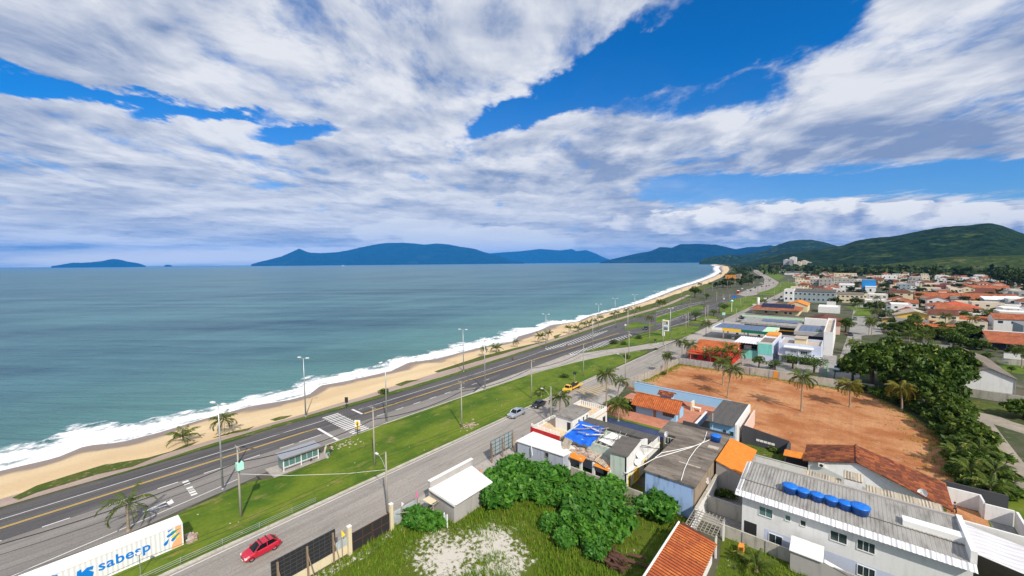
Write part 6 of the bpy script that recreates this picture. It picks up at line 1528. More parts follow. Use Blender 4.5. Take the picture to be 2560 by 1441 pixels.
for y0, y1, m_ in ((200.45, 203.0, 'logo_deepgreen'), (203.0, 210.0, 'logo_amber'), (210.0, 217.3, 'white_paint')): MB().box(-23.2, -23.05, y0, y1, 4.1, 5.35).build('fascia', M[m_], PC)
MB().box(-27.5, -23.3, 200.7, 217, 5.2, 5.28).build('green_edge', M['pale_green'], PC)
for i in range(3):
    for j in range(7): MB().box(-46.8 + j * 2.75, -44.2 + j * 2.75, 201.4 + i * 5.2, 206.3 + i * 5.2, 5.21, 5.36).build('solar_panel', M['solar'], PC)
for x in (-43.5, -35, -26.5):
    for y in (204.5, 213.5): MB().box(x - .25, x + .25, y - .25, y + .25, 0, 4.2).build('column', M['white_paint'], PC)
for x, y in ((-39.5, 204.5), (-39.5, 213.5), (-30.5, 204.5), (-30.5, 213.5)):
    p_ = thing('fuel_pump', 'fuel pump under the yellow and green canopy', 'fuel pump', (x, y, 0), 'fuel pumps under the canopy', local=True); MB().box(-.5, .5, -.3, .3, 0, 1.7).build('cabinet', M['lamp_white'], p_); MB().box(-.42, .42, -.33, -.3, 1.0, 1.6).build('display', M['logo_deepgreen'], p_)
GS = thing('station_shop', 'long dark fronted station shop under a grey sheet roof', 'building', (-28, 238, 0))
MB().box(-39.5, -17.2, 230.5, 246, -.05, 3.9).build('wall', M['wall_navy'], GS); MB().slab([(-41, 228.6, 5.0), (-16.4, 228.6, 4.8), (-16.0, 247, 5.4), (-41.5, 249, 5.6)], .9).build('roof', M['sheet_grey'], GS); MB().box(-40.5, -17, 229.9, 230.4, 2.0, 2.5).build('yellow_stripe', M['logo_amber'], GS)
for k in range(3): MB().slab([(-33 + k * 5.2, 236, 5.35), (-28.2 + k * 5.2, 236, 5.35), (-28.2 + k * 5.2, 244, 5.6), (-33 + k * 5.2, 244, 5.6)], .06).build('solar_panel', M['solar'], GS)
Sg = thing('fuel_sign', 'tall white fuel price sign on the lawn', 'sign', (-66.5, 192.6, 0))
sgx = (-67.6, -64.6)
MB().box(-67.6, -66.5, 192.3, 192.8, 0, 8.0).build('pillar', M['white_paint'], Sg); MB().box(-67.55, -64.6, 192.2, 192.9, 2.6, 7.9).build('board', M['white_paint'], Sg)
MB().box(-67.1, -65.0, 192.12, 192.2, 5.9, 7.1).build('green_panel', M['logo_deepgreen'], Sg); MB().box(-67.1, -65.0, 192.12, 192.2, 7.15, 7.5).build('yellow_panel', M['logo_amber'], Sg)
text('BR', (-66.9, 192.1, 6.15), 1.0, 'white_paint', Sg, (rad(90), 0, 0), 'lettering', .03)
for k, m_ in enumerate(('logo_blue', 'logo_deepgreen', 'wall_dark')): MB().box(-67.1, -65.0, 192.12, 192.2, 4.3 - k * .52, 4.62 - k * .52).build('price_strip', M[m_], Sg)
Gr = thing('low_building', 'low building with a dark flat roof and pale green edge beyond the station shop', 'building', (-31, 266, 0))
MB().box(-45.2, -17.6, 261.5, 270, -.05, 4.3).build('wall', M['wall_green_pale'], Gr); MB().box(-45.4, -17.4, 260.5, 270.4, 4.3, 4.6).build('roof', M['roof_concrete'], Gr); MB().box(-45.7, -17.2, 259.9, 260.5, 4.0, 5.0).build('green_edge', M['pale_green'], Gr)
house('brown_roof_house', 'big house with a dark brown hipped roof behind the white building', 'house', -15.2, -2.0, 246.5, 275, 4.6, 'wall_pink', ('hip', 'tile_brown', 3.0))
house('white_box', 'plain white rooftop block in front of the brown hipped roof', 'building', -15.4, -6.8, 239.5, 244.2, 7.2, 'wall_white_clean', ('flat', 'roof_beige', .4))
So = thing('solar_house', 'orange roofed house covered with rows of dark solar panels', 'house', (-37, 330, 0))
MB().box(-49.5, -23.5, 314, 338, -.05, 3.3).build('wall', M['wall_cream'], So); hip(MB(), -50.5, -22.5, 312.5, 339, 3.4, 3.4, .3).build('roof', M['tile_far'], So); MB().box(-50.8, -33, 310.2, 312.8, 3.0, 3.2).build('porch_roof', M['sheet_grey'], So)
for j in range(3):
    for i in range(10): x = -44.6 + i * 1.85; t0 = .28 + j * .2; y0 = 312.5 + 13.2 * t0; z0 = 3.55 + 3.4 * t0; MB().slab([(x, y0, z0), (x + 1.75, y0, z0), (x + 1.75, y0 + 2.5, z0 + .64), (x, y0 + 2.5, z0 + .64)], .05).build('solar_panel', M['solar_dark'], So)
for x in (-42, -36, -31, -28.4): hole(So, '-y', 314, x, x + 1.4, .9, 2.2, 'dark_metal', 'window')
house('gable_house', 'cream house with a bright orange gable roof right of the solar panels', 'house', -32.5, -20.5, 341, 362, 4.6, 'wall_cream', ('gable', 'tile_bright', 'y', 2.3), [('-y', 341, -25.5, -24.2, 1.2, 2.6, 'white_paint', 'glass_dark', 1)])
wtw = thing('water_tower', 'slim white cylindrical water tower beside the solar house', 'water tower', (-51.5, 352, 0), local=True); MB().lathe([(.9, 0), (.9, 7.6), (.8, 7.7)], 14).build('shaft', M['white_paint'], wtw, True); MB().lathe([(1.0, 7.6), (1.0, 7.9), (.3, 8.1)], 14).build('cap', M['white_paint'], wtw)

# ------------------------------------------------------------------ houses farther into town
def HB(r, xl, xr, yb, yt):
    x0, y0 = G(r, xl, yb); x1 = onY(y0, r, xr, yb)[0]
    return x0, x1, y0, max(2.4, HT(r, xl, yb, yt))
def H(name, label, r, xl, xr, yb, yt, dep, wall, roof, nw=0, floors=1, pane='glass_dark', group=None, cat='house'):
    x0, x1, y0, h = HB(r, xl, xr, yb, yt)
    w = []
    for f in range(floors):
        fh = h / floors
        for k in range(nw):
            cx = x0 + (x1 - x0) * (k + .5) / nw; ww = min(.75, (x1 - x0) / nw * .3)
            w.append(('-y', y0, cx - ww, cx + ww, f * fh + fh * .38, f * fh + fh * .74, 'white_paint', pane, 0))
    return house(name, label, cat, x0, x1, y0, y0 + dep, h, wall, roof, w, group)
H('white_house', 'white modern box house with white blocks on its roof terrace', 'S', 45, 535, 1275, 1165, 15, 'wall_white_clean', ('flat', 'roof_white', .9))
H('roof_block', 'white stair block on the roof of the white modern box house', 'S', 240, 440, 1170, 1040, 5, 'wall_white_clean', ('flat', 'roof_slab', .2))
H('terrace_block', 'long pale green two storey building with dark roof and bays', 'R', 1655, 2595, 1030, 800, 16, 'wall_grey_blue', ('shed', 'sheet_dark', 1.6, 'y'), 9, 2)
H('terrace_block', 'cream two storey building with open bays right of the pale green one', 'S', 450, 1075, 1045, 865, 14, 'wall_cream', ('shed', 'roof_concrete', 1.2, 'y'), 6, 2)
H('corner_building', 'white corner building with a curved front at the end of the long pale green block', 'R', 1435, 1650, 1030, 775, 18, 'wall_white_clean', ('flat', 'roof_beige', .6), 2, 2)
H('beige_house', 'beige flat roofed house at the right end of the cream building', 'S', 1045, 1420, 960, 885, 14, 'wall_cream', ('flat', 'roof_beige', .5), 3)
H('blue_building', 'tall plain bright blue building', 'S', 1030, 1340, 850, 550, 22, 'wall_bright_blue', ('flat', 'roof_slab', .4))
H('white_annex', 'white annex in front of the bright blue building', 'S', 1105, 1345, 860, 700, 8, 'wall_white_clean', ('shed', 'sheet_white', .8, 'y'), 1)
H('flats', 'unfinished grey three storey flats with square openings', 'R', 2022, 2230, 722, 535, 20, 'wall_aged', ('flat', 'roof_slab', .4), 3, 3)
H('flats', 'unfinished grey block beside the three storey flats with blank wall', 'S', 60, 350, 745, 530, 22, 'wall_grey', ('flat', 'roof_slab', .5), 3, 3)
H('flats', 'dark brown flats behind the grey unfinished block', 'S', 395, 860, 640, 520, 18, 'wall_aged', ('flat', 'roof_concrete', .5), 5, 2)
H('row_houses', 'row of cream two storey houses below the woodland', 'S', 400, 915, 512, 405, 20, 'wall_cream', ('flat', 'roof_beige', 1.0), 6, 2)
H('white_house', 'low white house with a pale metal roof left of the bright blue building', 'S', 520, 860, 745, 650, 14, 'wall_white', ('shed', 'sheet_white', 1.0, 'y'), 3)
H('dome_house', 'low house with a dark rounded roof near the woodland', 'S', 1610, 1870, 440, 390, 20, 'wall_grey', ('hip', 'roof_concrete', 4), 2)
H('white_house', 'wide white house with deep shade under its roof beyond the blue building', 'S', 1480, 1830, 525, 445, 16, 'wall_white_clean', ('flat', 'roof_white', .8), 3)
H('white_house', 'white flat house close to the woodland edge', 'S', 1895, 2100, 440, 388, 20, 'wall_white_clean', ('flat', 'roof_white', .8), 2)
H('green_house', 'pale green house with a pitched roof at the woodland edge', 'S', 2150, 2345, 440, 385, 20, 'wall_green_pale', ('gable', 'roof_white', 'y', 3), 2)
H('white_house', 'large pale grey two storey house with a terrace', 'S', 2145, 2380, 650, 490, 14, 'wall_grey', ('flat', 'roof_white', .8), 2, 2)
H('small_house', 'small dark blue house with a tan gable', 'S', 1590, 1730, 645, 560, 14, 'wall_navy', ('gable', 'roof_beige', 'y', 2.2), 1)
H('small_house', 'small orange walled house with a dark red roof', 'S', 1740, 1865, 645, 580, 14, 'wall_orange', ('gable', 'tile_brown', 'x', 2.5), 1)
H('blue_grey_house', 'blue grey two storey house with balconies', 'S', 1825, 2130, 765, 640, 12, 'wall_grey_blue', ('flat', 'roof_slab', .5), 3, 2)
H('white_canopy', 'wide white awning on posts before the long orange roofs', 'S', 1910, 2245, 850, 790, 8, 'wall_grey', ('flat', 'roof_white', .5), 4)
H('brown_house', 'brown flat house half hidden by trees', 'S', 1650, 1800, 850, 770, 12, 'wall_brick', ('shed', 'tile_brown', 1.5, 'y'), 1)
H('white_house', 'white modern house with a grey blue side behind the yellow house', 'S', 1680, 2150, 1330, 1100, 14, 'wall_white_clean', ('flat', 'roof_white', .6), 2, 2)
H('grey_house', 'grey garage house left of the white modern house', 'S', 1570, 1680, 1330, 1120, 12, 'wall_grey_blue', ('flat', 'roof_slab', .5), 1, 2)
H('gate_wall', 'white wall with a gate beside the unpaved street', 'S', 1420, 1545, 1405, 1310, 1, 'wall_white', ('flat', 'roof_white', 0))
H('cream_house', 'cream house with a dark two part roof and skylights', 'T', 30, 455, 1125, 1000, 16, 'wall_cream', ('gable', 'roof_concrete', 'x', 2.2), 3)
H('red_roof_house', 'large white house under a wide orange red hipped roof', 'T', 330, 1420, 1315, 1150, 22, 'wall_white_clean', ('hip', 'tile_red', 3.4), 5)
H('garage_block', 'plain white garage block at the front of the wide orange red roof', 'T', 645, 980, 1320, 1160, 5, 'wall_white_clean', ('flat', 'roof_white', .3))
H('long_roof', 'long low building under an orange tile roof, left of two', 'T', -110, 935, 990, 955, 20, 'wall_brick', ('gable', 'tile_far', 'x', 4.2), 8)
H('long_roof', 'long low building under an orange tile roof, right of two', 'T', 975, 2240, 1030, 985, 20, 'wall_brick', ('gable', 'tile_far', 'x', 4.2), 9)
H('dark_roof_house', 'low house with a dark grey roof in front of the long orange roofs', 'T', 700, 1060, 1035, 1010, 12, 'wall_grey', ('gable', 'roof_concrete', 'x', 2.2), 2)
for k, (a, b) in enumerate(((1450, 1735), (1745, 2030), (2045, 2330))):
    H('townhouse', ['left one of three identical grey townhouses', 'middle one of three identical grey townhouses', 'right one of three identical grey townhouses'][k], 'T', a, b, 1150, 985, 14, 'wall_grey_blue', ('shed', 'roof_white', 1.6, 'y'), 2, 1, 'glass_dark', 'grey townhouses in a row')
H('yellow_terrace', 'long yellow terrace with a segmented red tile roof', 'T', 1045, 2030, 805, 740, 16, 'wall_yellow', ('gable', 'tile_far', 'x', 4), 8)
H('tan_house', 'tan house with a brown double gable roof', 'T', 1130, 1700, 870, 805, 16, 'wall_cream', ('gable', 'tile_brown', 'x', 3.4), 3)
H('grey_roof_house', 'house under a broad plain grey hipped roof', 'T', 1860, 2235, 900, 860, 16, 'wall_grey', ('hip', 'roof_slab', 3.5), 2)
H('maroon_house', 'maroon house with a white roof edge', 'T', 320, 585, 775, 670, 14, 'wall_maroon', ('flat', 'roof_white', .6), 3)
H('orange_roof_house', 'small house with a steep plain orange roof beside dark trees', 'T', 615, 780, 825, 790, 12, 'wall_cream', ('gable', 'tile_bright', 'x', 4.2), 1)
H('white_house', 'low white house with a flat brown roof before the woodland at right', 'T', 780, 1170, 680, 610, 12, 'wall_white', ('flat', 'tile_brown', .3), 4)
H('white_house', 'white house with a green terrace roof beyond the brown roofed one', 'T', 340, 640, 560, 450, 18, 'wall_white_clean', ('flat', 'roof_beige', .8), 3, 2)
H('white_house', 'tall white two storey house left of the dark trees', 'T', 1180, 1310, 590, 495, 16, 'wall_white_clean', ('flat', 'roof_white', .8), 2, 2)
H('white_house', 'wide white house at the woodland edge far right', 'T', 1245, 1480, 520, 455, 18, 'wall_white', ('flat', 'roof_beige', .8), 3)
H('white_house', 'white house with a shaded porch among the far right trees', 'T', 950, 1125, 580, 500, 16, 'wall_white_clean', ('flat', 'roof_white', .8), 2)
H('white_house', 'white block half hidden by the big dark tree', 'T', 1645, 1775, 610, 560, 14, 'wall_white_clean', ('flat', 'roof_white', .5), 1)
H('long_white_house', 'long white house with arches at the right edge', 'T', 1860, 2460, 1400, 1200, 16, 'wall_white_clean', ('flat', 'roof_white', .7), 4)
H('courtyard_house', 'low white walled courtyard at the right', 'T', 1240, 1600, 1470, 1350, 10, 'wall_white', ('flat', 'roof_beige', .6))
x0, y0 = G('K', 900, 960)
Yh = thing('yellow_house', 'large yellow house with a low pitched tiled gable roof', 'house', (x0 + 9, y0 + 12, 0))
gable_wall(MB(), x0, x0 + 16.5, y0, y0 + 16, 4.6, 2.6, 'y').build('wall', M['wall_yellow'], Yh); gable(MB(), x0, x0 + 16.5, y0, y0 + 16, 4.6, 2.6, 'y', .9, .25).build('roof', M['roof_beige'], Yh)
MB().box(x0 + 9, x0 + 16, y0 - 2.4, y0, 2.5, 2.8).build('porch_roof', M['tile_house'], Yh); win(Yh, '-y', y0, x0 + 10.5, x0 + 14.5, 1.0, 2.2, 'timber', 'glass_dark', 3)
MB().slab([(x0 - 5.5, y0 - 1, 2.4), (x0, y0 - 1, 3.4), (x0, y0 + 9, 3.4), (x0 - 5.5, y0 + 9, 2.4)], .2).build('side_roof', M['roof_beige'], Yh); MB().box(x0 - 5, x0, y0, y0 + 8.6, -.05, 2.5).build('side_wing', M['wall_yellow'], Yh)
H('terracotta_house', 'low house with a terracotta roof below the yellow house', 'K', 1180, 1700, 1100, 1040, 12, 'wall_brick', ('gable', 'tile_house', 'x', 2.2), 2)
# right edge, nearer
Wg = thing('white_gable_house', 'white gable ended house with a dark grey tile roof', 'house', (30, 178, 0))
gable_wall(MB(), 25.6, 34.8, 165, 196, 4.2, 2.1, 'y').build('wall', M['wall_white_clean'], Wg); gable(MB(), 25.6, 34.8, 165, 196, 4.2, 2.1, 'y', .5, .14).build('roof', M['roof_concrete'], Wg)
MB().box(34.9, 35.0, 164.8, 164.9, 0, 4.0).build('downpipe', M['galvanised'], Wg); MB().slab([(23.2, 166.5, 2.5), (25.5, 166.5, 2.9), (25.5, 176, 2.9), (23.2, 176, 2.5)], .1).build('porch_roof', M['roof_white'], Wg)
dish(27.6, 183, 6.0, rad(-150), 'white satellite dish on the dark roof of the white gable house', .5)
Gw = thing('plot_wall', 'long grey block wall in front of the white gable house', 'wall', (30, 154.6, 0)); MB().prism([(22.6, 155.5), (46, 151.9), (46, 152.2), (22.6, 155.8)], 0, 2.2).build('wall_panel', M['wall_aged'], Gw)
Nh = thing('navy_house', 'dark navy house with a long red tile roof at the right edge', 'house', (52, 248, 0))
MB().box(46.6, 66, 242.5, 258, -.05, 3.4).build('wall', M['wall_navy'], Nh); MB().slab([(43.6, 240.6, 3.1), (67, 240.6, 3.1), (67, 252, 6.2), (43.6, 252, 6.2)], .2).slab([(43.6, 252, 6.2), (67, 252, 6.2), (67, 262, 3.4), (43.6, 262, 3.4)], .2).build('roof', M['tile_far'], Nh); MB().box(43.6, 67, 251.7, 252.3, 6.22, 6.5).build('ridge_cap', M['roof_white'], Nh)
win(Nh, '-y', 242.5, 48.6, 51.6, 1.1, 2.3, 'white_paint', 'glass_dark', 2)
house('grey_house', 'grey flat house with square windows above the red tile roof at the right edge', 'house', 61, 74, 283, 298, 5.5, 'wall_grey_blue', ('flat', 'roof_slab', .5), [('-y', 283, 63, 64.2, 2.6, 3.8, 'white_paint', 'glass_dark', 0), ('-y', 283, 66.5, 69.5, 2.2, 4.2, 'white_paint', 'glass_dark', 1)])
# towers and beach buildings far away
def tower(label, r, xl, xr, yb, yt, dep, wall, band=None, n=10):
    x0, x1, y0, h = HB(r, xl, xr, yb, yt); t = thing('apartment_tower', label, 'apartment building', ((x0 + x1) / 2, y0, 0), 'apartment towers at the end of the bay')
    MB().box(x0, x1, y0, y0 + dep, -.5, h).build('wall', M[wall], t)
    for k in range(n):
        z = h * (k + .35) / n
        MB().box(x0 + (x1 - x0) * .08, x1 - (x1 - x0) * .08, y0 - .25, y0 + .2, z, z + h / n * .42).build('window_band', M[band or 'glass_dark'], t)
    MB().box(x0 + (x1 - x0) * .3, x1 - (x1 - x0) * .3, y0 + 1, y0 + dep - 1, h, h + 2.5).build('roof_house', M[wall], t); return t
plaster('tower_white', (.64, .62, .58), (.5, .48, .45), .3); plaster('tower_cream', (.72, .62, .48), (.5, .42, .35), .3); plain('window_grey', (.25, .26, .28), .4); plain('window_tan', (.45, .36, .28), .5)
tower('tall white apartment tower, left slab of the biggest group', 'R', 1425, 1545, 295, 88, 24, 'tower_white', 'window_grey', 12)
tower('dark banded middle slab of the biggest apartment group', 'R', 1545, 1640, 297, 100, 22, 'wall_dark', 'tower_white', 11)
tower('tallest white slab of the biggest apartment group', 'R', 1560, 1712, 292, 32, 30, 'tower_white', 'tower_white', 4)
tower('cream apartment tower beside the biggest group', 'R', 1715, 1820, 300, 142, 26, 'tower_cream', 'window_tan', 8)
tower('taller cream tower at the back right of the group', 'R', 1825, 1950, 290, 112, 26, 'tower_cream', 'window_tan', 9)
tower('broad cream apartment block at the right of the group', 'R', 1872, 2048, 285, 142, 24, 'tower_cream', 'window_tan', 7)
tower('lone small pink and cream tower near the beach far off', 'R', 315, 410, 180, 100, 60, 'tower_cream', 'window_tan', 8)
tower('slim pale tower by the road far off, left of a pair', 'R', 775, 815, 200, 118, 50, 'tower_cream', 'window_grey', 8)
tower('slim white tower by the road far off, right of a pair', 'R', 822, 862, 200, 108, 50, 'tower_white', 'window_grey', 8)
tower('stepped white tower left of the biggest group', 'R', 1215, 1300, 232, 122, 40, 'tower_white', 'tower_white', 7)
tower('low white block beside the stepped tower', 'R', 1130, 1185, 240, 182, 30, 'tower_white', 'window_grey', 3)
H('beach_restaurant', 'orange cubic building among trees beside the beach', 'R', 118, 338, 545, 440, 16, 'wall_orange', ('flat', 'tile_brown', .6), 2, 1, 'glass_dark', None, 'building')
H('beach_restaurant', 'brown open wing of the orange beach building', 'R', 345, 455, 560, 420, 14, 'wall_brick', ('flat', 'tile_far', .6), 2, 2, 'glass_dark', None, 'building')
H('warehouse', 'long low white warehouse below the apartment towers', 'R', 1290, 1740, 375, 318, 40, 'tower_white', ('flat', 'roof_white', .5), 3)
H('warehouse', 'long dark roofed shed in front of the white warehouse', 'R', 1450, 2090, 425, 385, 30, 'wall_white', ('shed', 'sheet_dark', 4, 'y'), 4)
H('warehouse', 'brown roofed sheds left of the apartment towers', 'R', 1100, 1410, 300, 262, 40, 'wall_brick', ('gable', 'tile_brown', 'x', 7), 3)
H('white_house', 'white house with a thin flat roof in front of the woodland left', 'S', 85, 270, 365, 300, 24, 'tower_white', ('flat', 'roof_white', .8), 3, 2)
H('white_shed', 'long white roof shining in the distant woodland', 'S', 1000, 1215, 222, 200, 60, 'tower_white', ('gable', 'roof_white', 'x', 9), 0)
# filler houses, each its own object, in the haze of roofs before the woodland
rng = random.Random(77); used = []
kinds = [('far white house with a flat roof in the crowded town', 'tower_white', 'roof_white'), ('far cream house with a pale flat roof in the crowded town', 'tower_cream', 'roof_beige'), ('far white house with a clay tile roof in the crowded town', 'wall_white', 'tile_far'),
         ('far grey house with a grey slab roof in the crowded town', 'wall_grey', 'roof_slab'), ('far cream house with a brown tile roof in the crowded town', 'wall_cream', 'tile_brown')]
occ = []
for o in C.objects:
    if o.parent is None and 'house' in str(o.get('category', '')): occ.append((o.location.x, o.location.y, 15))
n = 0
while n < 235:
    t = rng.random(); Y = 300 + 1000 * t ** 1.2; px = rng.uniform(1990, 2620)
    d = ray('Z', px, 700); X_ = Y * d.x / d.y
    if X_ < -Y * .085 - 6 or (Y < 430 and X_ < 18) or any((X_ - a) ** 2 + (Y - b) ** 2 < c * c for a, b, c in occ): 
        t += 1
        if rng.random() < .01: n += 1
        continue
    lb, wl, rf = kinds[rng.choices(range(5), (3, 3, 5, 2, 3))[0]]; w, dd, hh_ = rng.uniform(8, 15), rng.uniform(9, 14), rng.choice((3.2, 3.6, 6.2))
    roof = ('flat', rf, .6) if 'flat' in lb or 'slab' in lb else (('hip', rf, 2.2) if rng.random() < .5 else ('gable', rf, rng.choice('xy'), 2.2))
    hw = []
    for k in range(3): cx = X_ - w / 2 + w * (k + .5) / 3; hw.append(('door', '-y', Y, cx - .8, cx + .8, hh_ - 2.1, hh_ - .9, 'glass_dark', 'window', .05))
    house('town_house', lb, 'house', X_ - w / 2, X_ + w / 2, Y, Y + dd, hh_, wl, roof, hw, lb.replace('far ', 'far off ').replace('house', 'houses'))
    occ.append((X_, Y, 10.8)); n += 1
# ------------------------------------------------------------------ walls and fences of the dirt lot
fn = thing('panel_fence', 'pale concrete panel fence between the street and the dirt lot', 'fence', (-46, 125, 0)); mb = MB(); pm = MB()
P = [(-48.2, 106.5), (-47.0, 113.5), (-45.9, 121), (-45.5, 134), (-44.6, 143.2)]
for (x0, y0), (x1, y1) in zip(P, P[1:]):
    L = math.hypot(x1 - x0, y1 - y0); k = max(1, int(L / 1.6))
    for i in range(k):
        a = Vector((x0 + (x1 - x0) * i / k, y0 + (y1 - y0) * i / k)); b = Vector((x0 + (x1 - x0) * (i + .9) / k, y0 + (y1 - y0) * (i + .9) / k)); nn = Vector((.06, 0))
        MBx = mb.prism([tuple(a - nn), tuple(a + nn), tuple(b + nn), tuple(b - nn)], 0, 1.85 + .12 * math.sin(i * 2.3 + x0)); pm.box(a.x - .14, a.x + .14, a.y - .1, a.y + .06, 0, 2.05)
mb.build('panel', M['pale_concrete'], fn); pm.build('fence_post', M['wall_aged'], fn)
fb = thing('panel_fence', 'grey sheet fence along the far side of the dirt lot', 'fence', (-38, 143.5, 0)); mb = MB()
for k in range(12): x = -44.4 + k * 1.2; mb.box(x, x + 1.15, 143.4 + .03 * (k % 2), 143.5 + .03 * (k % 2), .05, 2.2)
mb.build('sheet', M['fence_grey'], fb); mb = MB()
for k in range(7): x = -44.5 + k * 2.4; mb.box(x, x + .12, 143.5, 143.65, 0, 2.4)
mb.build('fence_post', M['pole_dark'], fb)
fw = thing('lot_back_wall', 'stained masonry wall closing the far right side of the dirt lot', 'wall', (-15, 143, 0)); MB().box(-29.9, -22.5, 143.3, 143.55, 0, 2.3).build('pale_panel', M['pale_concrete'], fw)
MB().box(-22.5, 6.5, 143.1, 143.4, 0, 2.35).build('wall_panel', M['wall_aged'], fw); MB().box(-16.4, -15.2, 143.0, 143.1, .1, 2.3).build('orange_board', M['wall_orange'], fw); MB().box(-17.5, -16.5, 143.0, 143.1, .1, 2.35).build('grey_board', M['wall_grey'], fw)

# ------------------------------------------------------------------ lamps, poles, wires
for (x, y), lb in zip([(-97.1, 38.7), (-96.6, 89.0), (-97.2, 137.1), (-98.6, 186.5), (-106.2, 221.5), (-107.8, 254.1), (-107.5, 292)],
        ['tall double lamp post on the sand beside the zebra crossing', 'tall double lamp post on the footpath near the low shrub', 'tall double lamp post beside a pair of beach palms', 'tall double lamp post by the row of young beach palms', 'tall double lamp post at the bend of the footpath', 'tall double lamp post just past the bend of the footpath', 'tall double lamp post beside the far dune grass']):
    beach_lamp(x, y, lb, rz=rad(20))
for k, (x, y) in enumerate([(-116, 345), (-123, 400), (-132, 455), (-143, 510)]): beach_lamp(x, y, 'far double lamp post along the curving beach', rz=rad(10))
beach_lamp(-75.6, 17.0, 'tall double lamp post between the bus lane and the lawn', rz=rad(20), group=None or 'double headed lamp posts on the lawn'); beach_lamp(-78.6, 48.7, 'tall bare lamp post on the lawn edge past the zebra crossing', 13.8, rz=rad(100), group='double headed lamp posts on the lawn')
beach_lamp(-77.8, 79.8, 'tall lamp post on the lawn edge opposite the low shrub', 13, rz=rad(100), group='double headed lamp posts on the lawn')
for x, y, lb in [(-79.4, 145.2, 'tall lamp post beside the hatched wedge'), (-78.2, 176.7, 'tall lamp post at the tip of the grass fork'), (-62.7, 188.9, 'tall lamp post right of the white fuel sign')]: beach_lamp(x, y, lb, 13.4, rz=rad(60), group='double headed lamp posts on the lawn')
UP = [(-66.1, -10.5, 10.4), (-65.2, 16.6, 10.4), (-63.4, 36.6, 10.8), (-63.5, 57.7, 10.4), (-62.9, 82.1, 10.5), (-62.8, 108.9, 10.3), (-61.0, 139, 10.3), (-60, 172, 10.3), (-60.5, 205, 10.2), (-60.5, 240, 10.2)]
ul_ = ['utility pole behind the white container, outside the frame', 'utility pole with a mint green transformer box on the lawn', 'bare utility pole on the lawn opposite the bus shelter', 'utility pole with rubbish at its foot on the lawn', 'utility pole beside the small fan palm on the lawn', 'utility pole on the narrow end of the lawn', 'utility pole where the two lawns meet', 'utility pole beside the slip road sign', 'utility pole on the second lawn', 'far utility pole on the second lawn']
for k, ((x, y, h), lb) in enumerate(zip(UP, ul_)):
    if k: util_pole(x, y, h, lb, True, False, k == 1, group='utility poles on the lawn')
def wire(name, label, P, z, r, sag, dx=0):
    pts = []
    for (x0, y0, h0), (x1, y1, h1) in zip(P, P[1:]):
        for i in range(9):
            t = i / 9; pts.append((x0 + (x1 - x0) * t + dx, y0 + (y1 - y0) * t, z(h0) + (z(h1) - z(h0)) * t - sag * 4 * t * (1 - t)))
    return tag(MB().tube(pts, r, 5).build(name, M['black_cable']), label, 'power line')
UQ = [(-67.5, -60, 10.4)] + UP
wire('power_cable', 'thick black cable sagging between the utility poles', UQ, lambda h: h - 2.3, .062, .9); wire('power_cable', 'second thinner black cable below the thick one', UQ, lambda h: h - 3.6, .03, .6)
for dx, lb in ((-.9, 'seaward thin wire on top of the utility poles'), (.5, 'middle thin wire on top of the utility poles'), (.9, 'landward thin wire on top of the utility poles')): wire('power_wire', lb, UQ, lambda h: h, .016, .4, dx)
NP = [(-49.9, 30.6, 9.0, 'concrete lamp pole on the pavement between the gate and the booth'), (-49.4, 71.5, 8.6, 'street lamp pole behind the terrace house'), (-50.2, 112, 9.0, 'street lamp pole by the panel fence'), (-45.6, 133.0, 9.6, 'dark pole beside two thin palms at the corner of the dirt lot'), (-49.4, 5.0, 9.0, 'street lamp pole outside the left edge')]
for x, y, h, lb in NP[:4]: util_pole(x, y, h, lb, False, True, group='lamp poles along the service street')
NW = [(-50, -40, 9)] + [NP[4][:3]] + [p[:3] for p in NP[:4]] + [(-50, 165, 9), (-50, 200, 9)]
for k, dz in enumerate((.3, .8, 2.2)): wire('power_wire', ['upper wire over the service street', 'middle wire over the service street', 'lower wire over the service street'][k], NW, lambda h: h - dz, .018, .5)
tag(MB().tube([(-65.2, 16.6, 6.4), (-60, 21.2, 6.0), (-54, 26.8, 6.0), (-49.9, 30.6, 6.4)], .022, 4).build('power_wire', M['lamp_white']), 'pale wire crossing the lawn to the concrete lamp pole', 'power line')
g2 = thing('wire_fence', 'low wire fence along the kerb behind the white container', 'fence', (-60, 5, 0)); mb = MB()
for k in range(9): mb.tube([(-60.3, -12 + k * 4.2, 0), (-60.3, -12 + k * 4.2, .95)], .035, 5)
mb.build('fence_post', M['galvanised'], g2); mb = MB()
for z in (.35, .6, .85): mb.tube([(-60.3, -14, z), (-60.3, 25, z)], .02, 4)
mb.build('rail', M['galvanised'], g2)
lp_ = thing('lamp_post', 'small lamp post standing in front of the white container lettering', 'lamp post', (-61.7, 5.6, 0), local=True); MB().tube([(0, 0, 0), (0, 0, 2.6)], .05, 6).build('pole', M['galvanised'], lp_); MB().lathe([(.1, 2.55), (.22, 2.7), (.2, 2.85), (.05, 2.95)], 10).build('lamp_head', M['lamp_white'], lp_)
far_poles = []
